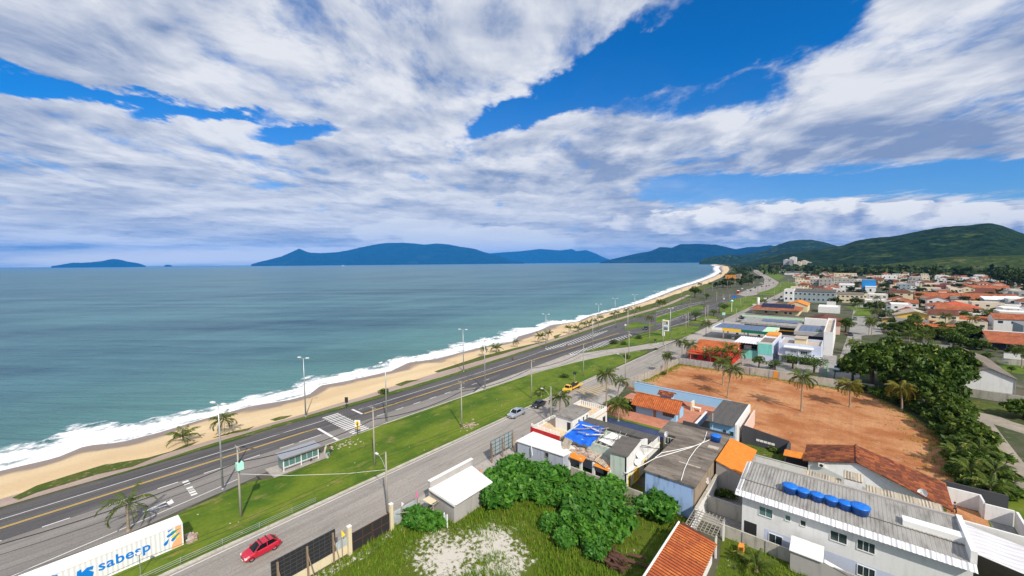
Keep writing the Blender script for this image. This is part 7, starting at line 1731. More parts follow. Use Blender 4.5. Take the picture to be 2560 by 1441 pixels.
for r, pts in (('J', [(475, 1025, 700), (715, 1030, 790), (850, 985, 770), (940, 1030, 930), (1110, 1020, 835), (1170, 840, 690), (1205, 820, 690), (1405, 735, 520), (355, 780, 560), (668, 760, 560), (782, 640, 500), (990, 610, 460), (445, 1120, 890), (838, 800, 610), (928, 775, 650), (1018, 740, 640), (1725, 600, 470), (1655, 640, 500), (1520, 600, 500), (1480, 690, 560), (1240, 760, 640), (1322, 760, 680), (1640, 700, 590), (1090, 560, 440), (1250, 490, 380), (1270, 495, 370), (1340, 480, 390), (1220, 480, 390), (1590, 470, 370), (1540, 400, 310)]),
               ('R', [(1510, 690, 520), (1540, 690, 520), (1570, 680, 530), (1600, 660, 520), (1640, 650, 520), (1660, 640, 530), (1355, 800, 600), (1060, 450, 340)])):
    for x, yb, yt in pts:
        gx, gy = G(r, x, yb); h = max(5, min(15, HT(r, x, yb, yt))); far_poles.append((gx, gy, h))
far_poles.sort(key=lambda p: p[1])
for k, (gx, gy, h) in enumerate(far_poles): util_pole(gx, gy, round(h), 'distant pole beside the highway lawns', k % 2 == 0, False, False, 'f', group='distant poles along the highway', mat='pole_dark' if k % 2 else 'pole_concrete')
mg = thing('globe_lamp', 'post with a mint green box on the far lawn', 'post', G('J', 1047, 890) + (0,), local=True); MB().tube([(0, 0, 0), (0, 0, 7.2)], .2, 7).build('pole', M['lamp_white'], mg); MB().lathe([(.6, 7.2), (1.0, 7.8), (.5, 8.6)], 10).build('box', M['mint'], mg)
mg = thing('globe_lamp', 'pole with a mint green box beside the street corner', 'post', G('J', 935, 1030) + (0,), local=True); MB().tube([(0, 0, 0), (0, 0, 8)], .18, 7).build('pole', M['pole_dark'], mg); MB().box(-.7, .7, -.5, .5, 4.2, 5.7).build('box', M['mint'], mg)

# ------------------------------------------------------------------ signs, bus shelter
ps = thing('crossing_sign', 'yellow pedestrian sign on a dark post beside the zebra crossing', 'sign', (-77.7, 41.2, 0), local=True)
MB().tube([(0, 0, 0), (0, 0, 2.3)], .07, 6).build('post', M['dark_metal'], ps)
mb = MB().box(-.62, .62, .02, .05, 1.9, 3.3); mb.build('backing', M['lamp_white'], ps)
MB().add([(0, -.02, 1.98), (.48, -.02, 2.6), (0, -.02, 3.22), (-.48, -.02, 2.6), (0, .01, 1.98), (.48, .01, 2.6), (0, .01, 3.22), (-.48, .01, 2.6)], [(0, 1, 2, 3), (7, 6, 5, 4), (0, 4, 5, 1), (1, 5, 6, 2), (2, 6, 7, 3), (3, 7, 4, 0)]).build('diamond', M['yellow_sign'], ps)
MB().box(-.08, .08, -.045, -.02, 2.7, 2.88).box(-.1, .1, -.045, -.02, 2.4, 2.68).box(-.16, -.06, -.045, -.02, 2.22, 2.4).box(.06, .16, -.045, -.02, 2.22, 2.4).build('walker_symbol', M['dark_metal'], ps)
MB().box(-.55, .55, -.02, .02, 1.45, 1.85).build('plate', M['yellow_sign'], ps); ps.rotation_euler = (0, 0, rad(35))
cs = thing('road_sign', 'dark backed sign on the verge across the zebra crossing', 'sign', (-94.6, 47.5, 0), local=True); MB().tube([(0, 0, 0), (0, 0, 1.6)], .06, 6).build('post', M['dark_metal'], cs); MB().box(-.4, .4, -.03, .03, 1.5, 2.9).build('sign_plate', M['dark_metal'], cs); cs.rotation_euler = (0, 0, rad(40))
for (r, x, yb), lb in ((('I', 1437, 1345), 'small round backed road sign on the lawn behind the yellow truck'), (('I', 2295, 965), 'small round backed road sign at the end of the slip road'), (('I', 1978, 790), 'round red and white road sign at the fork'), (('I', 2070, 695), 'small dark road sign past the fork')):
    gx, gy = G(r, x, yb); s_ = thing('road_sign', lb, 'sign', (gx, gy, 0), local=True); MB().tube([(0, 0, 0), (0, 0, 2.4)], .05, 6).build('post', M['galvanised'], s_); n = 14
    mb = MB(); mb.v = [(.5 * math.cos(2 * math.pi * k / n), yy, 2.6 + .5 * math.sin(2 * math.pi * k / n)) for yy in (-.02, .02) for k in range(n)]; mb.f = [tuple(range(n)), tuple(range(2 * n - 1, n - 1, -1))] + [(k, k + n, (k + 1) % n + n, (k + 1) % n) for k in range(n)]
    mb.build('disc', M['lamp_white' if 'red' in lb else 'dark_metal'], s_); s_.rotation_euler = (0, 0, rad(30))
    if 'red' in lb: MB().box(-.3, .3, -.035, -.02, 2.5, 2.7).build('bar', M['lens_red'], s_)
sheet('shelter_base', [(-77.3, 23.6), (-73.1, 23.6), (-73.1, 33.0), (-76.0, 33.0)], .13, 'pale_concrete', 'concrete base of the bus shelter', t=.2)
bs = thing('bus_shelter', 'long grey bus shelter with a flat sheet roof beside the bus lane', 'bus shelter', (-74.9, 28.3, 0))
MB().slab([(-76.3, 25.0, 2.75), (-73.4, 25.0, 2.55), (-73.4, 31.7, 2.55), (-76.3, 31.7, 2.75)], .16).build('roof', M['galvanised'], bs); MB().box(-73.42, -73.34, 25.0, 31.7, 2.28, 2.5).build('roof_edge', M['pole_dark'], bs)
for y in (25.4, 28.3, 31.3): MB().box(-73.85, -73.7, y - .08, y + .08, .1, 2.42).build('post', M['lamp_white'], bs)
mb = MB()
for y in (26.3, 27.3, 29.3, 30.3): mb.box(-73.81, -73.74, y - .03, y + .03, .9, 2.35)
mb.build('mullion', M['lamp_white'], bs); MB().box(-73.79, -73.76, 25.5, 31.2, .85, 2.3).build('screen', M['glass_green'], bs); MB().box(-74.3, -73.9, 25.5, 31.2, .5, .58).build('bench', M['lamp_white'], bs); MB().box(-73.84, -73.72, 25.4, 31.3, .72, .84).build('rail', M['lamp_white'], bs); MB().box(-75.9, -73.9, 25.3, 25.34, .4, 2.2).build('end_screen', M['glass_green'], bs)

# ------------------------------------------------------------------ vehicles
redc = make_car('bright red hatchback with black roof bars driving on the service street', 'car_red', 'hatch'); redc.location = (-55.0, 15.9, 0); redc.rotation_euler = (0, 0, rad(2))
for y in (-.05, .75): MB().box(-.66, .66, y - .05, y + .05, 1.56, 1.62).box(-.66, -.60, y - .05, y + .05, 1.48, 1.57).box(.60, .66, y - .05, y + .05, 1.48, 1.57).build('roof_bar', M['dark_metal'], redc)
pk = make_car('silver double cab pickup parked by the lawn', 'car_silver', 'pickup', name='pickup_truck', cat='pickup truck'); pk.location = (-58.5, 70.6, 0)
bk = make_car('black car parked behind the silver pickup', 'car_black', 'sedan'); bk.location = (-58.2, 78.8, 0)
nv = make_car('dark navy car on the landward lanes near the fuel sign', 'car_navy', 'suv'); gx, gy = G('I', 2195, 785); nv.location = (gx, gy, 0); nv.rotation_euler = (0, 0, rad(8))
tk = thing('flatbed_truck', 'old yellow flatbed truck parked on the service street', 'truck', (-58.4, 95.2, 0), local=True); tk.scale = (.88,) * 3
mb = MB(); loft(mb, [carsec(-4.6, .85, .55, 1.20, .1), carsec(-4.5, .95, .45, 1.40, .12), carsec(-3.2, .98, .45, 1.52, .14), carsec(-1.9, 1.0, .5, 1.5, .12)]); mb.build('body', M['car_yellow'], tk)
glasshouse(tk, 'car_yellow', [(-3.45, .9, .84, 1.46, 1.50), (-3.0, .92, .80, 1.48, 2.15), (-2.4, .92, .80, 1.48, 2.2), (-1.95, .92, .80, 1.48, 2.18), (-1.9, .9, .8, 1.48, 2.1)])
MB().box(-1.15, 1.15, -1.7, 4.6, .95, 1.12).box(-1.15, -1.08, -1.7, 4.6, 1.12, 1.45).box(1.08, 1.15, -1.7, 4.6, 1.12, 1.45).build('bed', M['car_yellow'], tk); MB().box(-.35, .35, -1.9, 4.4, .6, .95).build('chassis', M['rust'], tk); wheels(tk, .92, (-3.6, 2.6), .46, .3)
for s in (-1, 1): MB().lathe([(.13, 0), (.14, .06)], 10).build('headlight', M['lens_clear'], tk).location = (s * .68, -4.62, .95)
for o in tk.children:
    if o.name.startswith('headlight'): o.rotation_euler = (rad(90), 0, 0)
MB().box(-.9, .9, -4.85, -4.6, .45, .62).build('bumper', M['dark_metal'], tk)
mb = MB()
for j in range(7):
    for i in range(6): mb.v.append((-.95 + i * .38, -1.2 + j * .55, 1.5 + .55 * math.sin(j * .9 + i * .6) ** 2 * (1 if 0 < i < 5 else .3)))
for j in range(6):
    for i in range(5): a = j * 6 + i; mb.f.append((a, a + 1, a + 7, a + 6))
tag(mb.build('load_cover', M['black_cloth']), 'dark tarpaulin covered load on the yellow truck bed', 'load').location = (-58.4, 95.2, -.12)
fcars = {}
def fcar(r, x, y, col, kind, rz, label, group='vehicles in the far traffic'):
    gx, gy = G(r, x, y)
    if kind not in fcars:
        o = make_car(label, 'car_white', kind, False); fcars[kind] = o
        if group: o['group'] = group
        o.location = (gx, gy, .03); o.rotation_euler = (0, 0, rz)
    else: o = dup(fcars[kind], (gx, gy, .03), rz, 1.0, label, group, None if col == 'car_white' else {'car_white': M[col]})
    return o
cl = {'car_white': 'white', 'car_grey': 'grey', 'car_black': 'black', 'car_silver': 'silver', 'car_red': 'red', 'car_navy': 'dark blue', 'car_yellow': 'yellow'}
for r, x, y, c, k, rz, lb in [('J', 940, 715, 'car_white', 'sedan', .15, 'white car driving on the far highway near the blue sign'), ('J', 1190, 575, 'car_white', 'suv', .3, 'white car at the roadside behind the red bus'), ('J', 1265, 592, 'car_grey', 'hatch', .2, 'grey car right behind the red bus'), ('J', 1265, 620, 'car_white', 'sedan', .2, 'white car beside the red bus'), ('J', 1310, 600, 'car_black', 'hatch', .2, 'dark car two lengths behind the red bus'),
        ('J', 1355, 585, 'car_white', 'sedan', .2, 'white car in the queue before the far lawn'), ('J', 1375, 560, 'car_navy', 'hatch', .2, 'dark blue car in the queue before the far lawn'), ('J', 1437, 562, 'car_white', 'hatch', .15, 'white hatchback in the queue before the far lawn'), ('J', 1465, 540, 'car_black', 'sedan', .1, 'black car in the queue before the far lawn'), ('J', 1455, 497, 'car_white', 'suv', 1.2, 'white van parked at the left of the traffic queue'), ('J', 1340, 490, 'car_white', 'hatch', 1.2, 'white car parked under the dark seaside trees'),
        ('J', 1512, 715, 'car_white', 'suv', 0, 'white and dark car parked beside the far lawn'), ('J', 1543, 703, 'car_grey', 'hatch', 0, 'grey car parked ahead of the white one beside the far lawn'), ('J', 1447, 745, 'car_black', 'sedan', 0, 'black car parked on the service street beside the far lawn'), ('J', 1358, 800, 'car_white', 'sedan', 0, 'white car parked opposite the solar panels'), ('J', 1200, 985, 'car_black', 'suv', 0, 'black car parked before the pale green roof edge'), ('J', 1175, 970, 'car_grey', 'hatch', 0, 'grey car parked beside the pale green roof edge'),
        ('J', 1735, 690, 'car_black', 'suv', 0, 'black car outside the white corner building'), ('J', 1700, 720, 'car_grey', 'sedan', 0, 'grey car outside the white corner building')]:
    fcar(r, x, y, c, k, rz, lb, None)
rng = random.Random(4); cols = ['car_white', 'car_grey', 'car_black', 'car_silver', 'car_red', 'car_white', 'car_navy', 'car_yellow']
for x, y in [(1050, 525), (1090, 535), (1130, 545), (1110, 575), (1125, 605), (1155, 660), (1105, 680), (1060, 655), (1045, 690), (1205, 620), (985, 480), (960, 455), (930, 430), (905, 415), (870, 400), (885, 425), (840, 378), (850, 405), (815, 370), (800, 350), (825, 395), (770, 345), (760, 325), (735, 320), (700, 305), (680, 325), (665, 305), (655, 280), (640, 265), (700, 290)]:
    c = rng.choice(cols); fcar('R', x, y, c, rng.choice(('hatch', 'sedan', 'suv')), rng.choice((.12, .16, 3.3)), cl[c] + ' car in the far traffic queue towards the hills')
for r, x, y, c, k, rz, lb in [('G', 300, 430, 'car_black', 'hatch', .4, 'black car parked on the unpaved street by the round tree'), ('G', 350, 290, 'car_grey', 'suv', .1, 'grey car on the unpaved street beyond the round tree'), ('G', 190, 745, 'car_silver', 'suv', 0, 'silver blue car parked behind the lot wall')]: fcar(r, x, y, c, k, rz, lb, None)
gx, gy = G('J', 1138, 632)
bu = thing('bus', 'red bus on the far highway', 'bus', (gx, gy, 0), local=True); mb = MB(); loft(mb, [carsec(-5.2, 1.2, .4, 3.0, .2), carsec(-5.0, 1.25, .35, 3.15, .2), carsec(5.0, 1.25, .35, 3.15, .2), carsec(5.2, 1.2, .45, 3.0, .2)]); mb.build('body', M['bus_red'], bu); MB().box(-1.27, 1.27, -4.8, 4.8, 1.5, 2.5).box(-1.05, 1.05, -5.24, -5.1, 1.4, 2.7).build('windows', M['car_glass'], bu); MB().box(-1.0, 1.0, -4.5, 4.5, 3.15, 3.3).build('roof', M['lamp_white'], bu); wheels(bu, 1.05, (-3.2, 3.2), .48, .28); bu.rotation_euler = (0, 0, .15)
sg = thing('road_sign', 'blue road sign board beside the far highway', 'sign', G('J', 1085, 720) + (0,), local=True); MB().tube([(-1, 0, 0), (-1, 0, 3.4)], .08, 5).build('post', M['galvanised'], sg); MB().tube([(1, 0, 0), (1, 0, 3.4)], .08, 5).build('post', M['galvanised'], sg); MB().box(-1.8, 1.8, -.05, .05, 1.6, 3.6).build('sign_plate', M['logo_blue'], sg)

# ------------------------------------------------------------------ people and bikes
def person(label, x, y, rz, shirt, legs, pose='stand', z=0.0, hair='short', group=None):
    r = thing('person', label, 'person', (x, y, z), group, local=True); r.rotation_euler = (0, 0, rz)
    if pose == 'sit':
        P = [(0, .05, .52, .13), (0, .02, .75, .13), (0, 0, 1.0, .15), (0, 0, 1.12, .06), (0, -.02, 1.26, .10), (.19, 0, 1.02, .055), (.24, -.08, .78, .045), (.20, -.30, .66, .04), (-.19, 0, 1.02, .055), (-.24, -.08, .78, .045), (-.20, -.30, .66, .04), (.10, -.02, .50, .085), (.11, -.42, .50, .065), (.11, -.45, .12, .045), (.11, -.58, .05, .04), (-.10, -.02, .50, .085), (-.11, -.42, .50, .065), (-.11, -.45, .12, .045), (-.11, -.58, .05, .04)]
    elif pose == 'ride':
        P = [(0, .12, .85, .13), (0, .04, 1.08, .13), (0, -.10, 1.34, .15), (0, -.14, 1.45, .06), (0, -.17, 1.58, .10), (.19, -.12, 1.35, .055), (.25, -.30, 1.15, .045), (.22, -.52, 1.02, .04), (-.19, -.12, 1.35, .055), (-.25, -.30, 1.15, .045), (-.22, -.52, 1.02, .04), (.10, .08, .82, .085), (.13, -.28, .72, .065), (.13, -.18, .36, .045), (.13, -.32, .28, .04), (-.10, .08, .82, .085), (-.13, -.28, .72, .065), (-.13, -.18, .36, .045), (-.13, -.32, .28, .04)]
    else:
        s_ = .16 if pose == 'walk' else .03
        P = [(0, 0, .92, .13), (0, 0, 1.15, .12), (0, 0, 1.38, .15), (0, 0, 1.50, .06), (0, -.02, 1.63, .10), (.19, 0, 1.40, .055), (.25, .03, 1.12, .045), (.24, -.10, .88, .04), (-.19, 0, 1.40, .055), (-.25, -.03, 1.12, .045), (-.24, -.06, .88, .04), (.10, 0, .88, .085), (.11, -s_, .48, .065), (.11, -s_ * .6, .09, .045), (.11, -s_ - .12, .04, .04), (-.10, 0, .88, .085), (-.11, s_, .48, .065), (-.11, s_ * 1.6, .09, .045), (-.11, s_ * 1.4 - .1, .04, .04)]
    E = [(0, 1), (1, 2), (2, 3), (3, 4), (2, 5), (5, 6), (6, 7), (2, 8), (8, 9), (9, 10), (0, 11), (11, 12), (12, 13), (13, 14), (0, 15), (15, 16), (16, 17), (17, 18)]
    body('body', P, E, 'skin', r)
    f = lambda idx, g_: [(P[i][0], P[i][1], P[i][2], P[i][3] + g_) for i in idx]
    body('shirt', f((0, 1, 2, 5, 8), .022), [(0, 1), (1, 2), (2, 3), (2, 4)], shirt, r); body('trousers', f((0, 11, 12, 13, 15, 16, 17), .018), [(0, 1), (1, 2), (2, 3), (0, 4), (4, 5), (5, 6)], legs, r)
    h = P[4]; mb = MB().lathe([(.115, -.02), (.122, .05), (.10, .11), (.05, .145)], 10, (h[0], h[1] + .02, h[2]))
    if hair == 'long': mb.lathe([(.05, -.34), (.10, -.2), (.115, 0)], 10, (h[0], h[1] + .06, h[2]))
    mb.build('hair', M['hair_black'], r, True)
    MB().box(h[0] - .012, h[0] + .012, h[1] - .125, h[1] - .09, h[2] - .03, h[2] + .01).build('nose', M['skin'], r)
    return r
def bike(label, x, y, rz, motor=False):
    r = thing('motorcycle' if motor else 'bicycle', label, 'motorcycle' if motor else 'bicycle', (x, y, 0), local=True); r.rotation_euler = (0, 0, rz)
    R_ = .32
    for yy in (-.55, .52):
        mb = MB(); n = 18; ring = [(0, yy + R_ * math.cos(2 * math.pi * k / n), R_ + .03 + R_ * math.sin(2 * math.pi * k / n)) for k in range(n + 1)]
        mb.tube(ring, .05 if motor else .022, 5); w_ = mb.build('wheel', M['rubber'], r); mb = MB()
        for k in range(6): a = k * math.pi / 3; mb.tube([(0, yy, R_ + .03), (0, yy + R_ * math.cos(a), R_ + .03 + R_ * math.sin(a))], .006, 3)
        mb.build('spokes', M['chrome'], w_)
    mb = MB()
    for a, b in (((0, .52, .35), (0, .18, .78)), ((0, .18, .78), (0, -.38, .80)), ((0, .18, .78), (0, .05, .32)), ((0, .05, .32), (0, -.38, .80)), ((0, -.36, .86), (0, -.55, .35)), ((0, .05, .32), (0, .52, .35))): mb.tube([a, b], .022, 5)
    mb.build('frame', M['mint' if not motor else 'dark_metal'], r); MB().tube([(-.28, -.36, .98), (0, -.42, .94), (.28, -.36, .98)], .018, 5).build('handlebar', M['dark_metal'], r); MB().box(-.08, .08, .05, .32 if not motor else .6, .82, .89).build('saddle', M['dark_metal'], r)
    if motor: MB().box(-.12, .12, -.3, .1, .62, .92).build('fuel_tank', M['car_red'], r); MB().box(-.15, .15, -.2, .3, .28, .62).build('engine', M['galvanised'], r)
    return r
bike('pale green bicycle held beside the bus shelter', -73.6, 33.0, rad(100)); person('person with long dark hair in dark top and blue jeans holding the bicycle', -74.0, 33.6, rad(160), 'black_cloth', 'denim', 'stand', 0.1, 'long')
MB_ = tag(MB().box(-74.05, -73.75, 33.75, 33.95, 1.05, 1.45).build('bag', M['pink_cloth']), 'pink bag hanging at the side of the person with the bicycle', 'bag')
person('person in a red top seated on the shelter bench', -74.2, 30.0, rad(90), 'red_cloth', 'black_cloth', 'sit', .08)
for r_, x, y, lb in (('I', 1355, 965, 'rider in a white shirt on the red motorcycle by the hatched wedge'), ('I', 1880, 765, 'rider in black on the motorcycle at the bend of the road')):
    gx, gy = G(r_, x, y); bike(lb.split(' on the ')[1].capitalize().lower() + ' with its rider', gx, gy, rad(8), True); person(lb, gx, gy, rad(8), 'lamp_white' if 'white' in lb else 'black_cloth', 'denim', 'ride')
gx, gy = G('I', 775, 1108); bike('dark motorcycle standing on the verge beside the footpath', gx, gy, rad(60), True)
for (r_, x, y), lb, sh_ in ((('J', 635, 790), 'person in dark clothes walking at the edge of the far carriageway', 'black_cloth'), (('J', 208, 825), 'person walking on the far footpath', 'denim'), (('F', 1350, 225) and ('U', 1000, 660), 'person in a pink top beside the fuel pumps', 'pink_cloth'), (('D', 2015, 890), 'person in dark blue standing in the brown earth yard', 'denim')):
    gx, gy = G(r_, x, y); person(lb, gx, gy, rad(40), sh_, 'black_cloth', 'walk')

# ------------------------------------------------------------------ palms
LP = 'coconut palms on the dirt lot'
for kind, x, y, h, lb in [('coco', -26.6, 126.0, 6.6, 'left one of two close coconut palms on the dirt lot'), ('lean', -23.1, 115.1, 7.6, 'right nearer one of two close coconut palms on the dirt lot'), ('coco', -7.4, 115.5, 8.2, 'lone tall coconut palm on the right half of the dirt lot'), ('yellow', 1.5, 126.0, 5.6, 'yellowing coconut palm at the right edge of the dirt lot'), ('yellow', 10.9, 130.0, 5.6, 'yellow coconut palm in front of the dense dark trees')]: palm(kind, x, y, h, lb, LP, 1.3)
for kind, x, y, h, lb in [('coco', -47.3, 156.2, 5.2, 'palm at the street corner left of the red house'), ('coco', -41.5, 146.5, 6.6, 'tall slim palm in front of the red house'), ('lean', -35.5, 149, 4.4, 'palm hiding the middle of the red house'), ('coco', -32.0, 147.5, 5.4, 'dense palm in front of the red porch'), ('coco', -30.2, 151.0, 6.3, 'second dense palm in front of the red porch'), ('lean', -25.8, 148.6, 5.2, 'drooping palm left of the turquoise front')]: palm(kind, x, y, h, lb, 'palms in front of the red house', 1.1)
palm('lean', -43.9, 127.6, 5.6, 'left of twin thin palms at the lot corner', 'twin palms', .8); palm('coco', -43.3, 128.3, 6.0, 'right of twin thin palms at the lot corner', 'twin palms', .8)
palm('coco', -51.2, 205, 6.4, 'dark palm in front of the petrol canopy', 'street palms', 1.15)
palm('royal', -49.0, 74.6, 5.4, 'tall palm behind the roof terrace with hanging fronds', 'street palms', 1.2); palm('coco', -44.6, 88.6, 8.3, 'tall slender coconut palm beside the blue house patio', 'street palms', 1.25)
palm('lean', -46.0, 98.0, 4.2, 'short palm at the corner of the blue patio wall', 'street palms', .95); palm('coco', -38.6, 82.6, 3.6, 'coconut palm at the edge of the dark blue yard', 'street palms', 1.25)
palm('short', -61.6, 84.6, 1.7, 'small fan palm on the lawn beside the utility pole', 'street palms', 1.0); palm('royal', -70.7, 184.2, 9.5, 'tall royal palm on the lawn near the fork', 'street palms', 1.0)
for kind, r_, x, yb, yt, lb in [('coco', 'G', 500, 430, 320, 'weeping palm beside the unpaved street, right of a pair'), ('lean', 'G', 475, 430, 300, 'weeping palm beside the unpaved street, left of a pair'), ('coco', 'G', 895, 430, 310, 'palm in front of the terracotta roof'), ('coco', 'G', 1160, 390, 250, 'palm right of the yellow house'), ('coco', 'G', 360, 212, 150, 'palm on the green patch by the cream building'), ('coco', 'G', 590, 262, 150, 'tall palm beside the white modern house'), ('lean', 'G', 560, 262, 90, 'tallest palm behind the white modern house'), ('coco', 'G', 60, 540, 410, 'palm in front of the tall white building'), ('coco', 'G', 1530, 300, 210, 'palm beside the courtyard wall at right'), ('coco', 'G', 1850, 720, 560, 'palm at the right edge below the red roof'),
                               ('coco', 'G', 330, 610, 500, 'feathery palm at the left of the dense trees'), ('lean', 'G', 380, 590, 490, 'second feathery palm at the left of the dense trees'), ('coco', 'J', 1495, 780, 745, 'small palm on the far service street')]:
    gx, gy = G(r_, x, yb); palm(kind, gx, gy, max(2.5, HT(r_, x, yb, yt)), lb, 'palms in the town gardens', 1.1)
BP = 'young palms along the beach'
palm('young', -101.9, 16.8, 1.3, 'short young palm on the sand beside the creeper patch', BP, 1.3); palm('lean', -100.8, 22.6, 3.4, 'slender palm on the sand behind the lamp post', BP, 1.15); palm('wind', -73.6, 5.8, 3.9, 'wind bent palm behind the white container', BP, 1.15)
for kind, x, y, h, lb in [('young', -107.3, 116.8, 1.6, 'bushy young palm on the dune strip'), ('lean', -107.1, 108.4, 3.0, 'thin tall young palm on the beach edge'), ('lean', -107.4, 130.4, 2.2, 'thin yellowish young palm on the beach edge'), ('short', -104.5, 142.7, 2.9, 'left palm of a pair beside the lamp post'), ('short', -104.9, 149.3, 3.2, 'right palm of a pair beside the lamp post')]: palm(kind, x, y, h, lb, BP, 1.4 if kind != 'lean' else .8)
for x, y, h in [(-106.5, 170.4, 2.8), (-105.8, 177.1, 2.0), (-106.5, 184, 3.0), (-108, 193, 2.4), (-109, 201, 2.6), (-112.2, 214.6, 2.7), (-115.1, 237.5, 2.0), (-114.2, 241.5, 2.8), (-116.5, 259.9, 2.2), (-116.8, 266.5, 2.6), (-112.5, 271, 3.0), (-114, 314, 3.4), (-119, 330, 3.0)]: palm('short', x, y, h, 'young palm in the row along the far dune grass', 'young palms along the far dune grass', 1.3)
for r_, x, yb, yt, lb in [('J', 605, 575, 500, 'wide palm on the beach edge before the dark trees'), ('J', 750, 525, 490, 'palm beside the seaside trees'), ('J', 90, 825, 750, 'palm on the dune beside the far lamp post'), ('J', 895, 405, 355, 'palm silhouetted at the waterline beyond the orange building')]:
    gx, gy = G(r_, x, yb); palm('coco', gx, gy, max(3, HT(r_, x, yb, yt)), lb, 'palms near the seaside trees', 1.4)
# ------------------------------------------------------------------ trees
DT = 'dense dark trees behind the dirt lot'
for k, (x, y, s, kind) in enumerate([(6.0, 147, 1.15, 'dense'), (13.5, 148, 1.2, 'dense2'), (20.0, 152, 1.1, 'dense'), (10.5, 157, 1.2, 'dense2'), (16.8, 139, 1.1, 'dense'), (18.5, 160, 1.1, 'dense'), (15.3, 133.5, .92, 'dense2'), (18.6, 127, .85, 'dense2'), (17.6, 119.5, .78, 'dense2'), (19.0, 112.5, .74, 'dense2'), (17.9, 105.5, .70, 'dense2'), (17.2, 99.0, .62, 'dense'), (24.5, 170, .95, 'dense'), (17, 172, .9, 'dense2'), (2.2, 154, .75, 'dense2')]):
    tree(kind, x, y, s * (1.12 if y > 130 else 1.05), ['broad dark tree at the left of the dense group', 'broad lighter green tree in the middle of the dense group', 'dark tree at the right shoulder of the dense group', 'light green crown at the back of the dense group', 'dark tree at the front of the dense group', 'dark tree at the back right of the dense group', 'lighter tree right of the yellow palm', 'dark tree where the hedge row begins', 'light tree in the hedge row beside the lane', 'dark tree in the hedge row beside the lane', 'light low tree in the hedge row near the tile roof', 'last low dark tree of the hedge row', 'dark tree beside the white gable house', 'light tree behind the dense group', 'small light tree at the left end of the dense group'][k], DT, None, 1.6 if y > 138 else (1.2 if y > 110 else 1.0))
for x, y, h, lb in [(16.0, 94.0, 2.2, 'shaggy palm in the hedge row beside the tile roof'), (17.4, 89.5, 2.0, 'second shaggy palm in the hedge row beside the tile roof'), (15.4, 99.5, 2.6, 'shaggy palm at the front of the hedge row'), (18.9, 95.5, 2.4, 'shaggy palm by the dusty lane'), (18.6, 102.5, 2.8, 'tall shaggy palm by the dusty lane')]: palm('short', x, y, h, lb, 'shaggy palms in the hedge row', 1.3)
g_ = G('G', 265, 400); tree('round', g_[0], g_[1], 1.5, 'round dark tree on the unpaved street')
for r_, x, y, s, kind, lb in [('G', 1300, 540, .8, 'dense', 'dark tree right of the terracotta roof'), ('G', 1370, 480, .9, 'dense', 'tall dark tree behind the white gable house'), ('G', 1440, 560, .7, 'dense2', 'lighter tree above the white gable house'), ('G', 720, 190, 1.0, 'dense2', 'broad tree beside the white awning'), ('G', 650, 210, .9, 'dense', 'dark tree behind the white modern house'), ('G', 480, 190, .8, 'dense', 'dark tree right of the cream building'), ('G', 1700, 330, .9, 'dense', 'wide dark tree beside the long white house'), ('G', 1640, 320, .7, 'dense', 'dark tree left of the wide dark one beside the long white house'), ('G', 880, 330, .6, 'dense2', 'garden tree below the yellow house'), ('G', 760, 370, .6, 'dense2', 'garden shrub tree left of the yellow house'), ('G', 1873, 1180, .7, 'dense', 'dark tree cut by the right edge of the frame'),
                             ('S', 1480, 760, 1.3, 'far', 'dark tree right of the bright blue building'), ('S', 930, 700, 1.3, 'far', 'dark tree left of the bright blue building'), ('S', 800, 830, 1.0, 'far', 'rounded olive tree on the cream building roof line'), ('T', 880, 830, 1.8, 'far', 'dark round tree between the orange roofs'), ('T', 1020, 830, 1.2, 'far', 'dark shrub tree beside the dark round one'), ('T', 680, 620, 1.3, 'far', 'tree among the white houses at right')]:
    gx, gy = G(r_, x, y); tree(kind, gx, gy, s, lb)
gx, gy = G('T', 300, 690); nf = tree('far', gx, gy, 1.2, 'tall dark columnar conifer above the far houses', None, 0, 4.2)
for k, (x, y) in enumerate([(1900, 690), (2050, 700), (2200, 760), (2330, 800), (1800, 640), (2100, 600)]): gx, gy = G('T', x, y); tree('farwide', gx, gy, 2.0, 'huge dark tree at the right edge above the orange roofs', 'huge dark trees at the right edge', None, 1.7)
for r_, x, y in [('R', 520, 560), ('R', 620, 540), ('R', 720, 520), ('R', 800, 560), ('R', 560, 600), ('R', 680, 600), ('R', 380, 640), ('R', 250, 620), ('R', 120, 640), ('R', 60, 700), ('R', 180, 720), ('R', 470, 650), ('R', 640, 660), ('R', 900, 560), ('J', 850, 570), ('J', 930, 550), ('J', 1030, 560), ('J', 1180, 545), ('J', 1280, 520)]:
    gx, gy = G(r_, x, y); tree('far', gx, gy, 1.5, 'dark seaside tree round the orange beach building', 'dark seaside trees', None, 1.1)
for r_, x, y in [('R', 370, 400), ('R', 555, 380)]: gx, gy = G(r_, x, y); tree('far', gx, gy, 1.1, 'tall pointed conifer behind the orange beach building', 'pointed conifers by the beach', None, 3.0)
gx, gy = G('J', 540, 690); tree('round', gx, gy, 2.3, 'rounded dark tree alone on the dune lawn', None)
gx, gy = G('J', 700, 710); tree('small', gx, gy, 1.6, 'small dark tree beside the far seaward path', None)
for r_, x, y, s, lb in [('J', 545, 1015, 1.5, 'ragged tree on the small lawn with the sandy patch'), ('J', 800, 945, 1.0, 'thin dry tree at the corner of the long lawn'), ('J', 940, 900, 1.6, 'dark round tree on the long lawn')]: gx, gy = G(r_, x, y); tree('umbrella', gx, gy, s, lb, None)
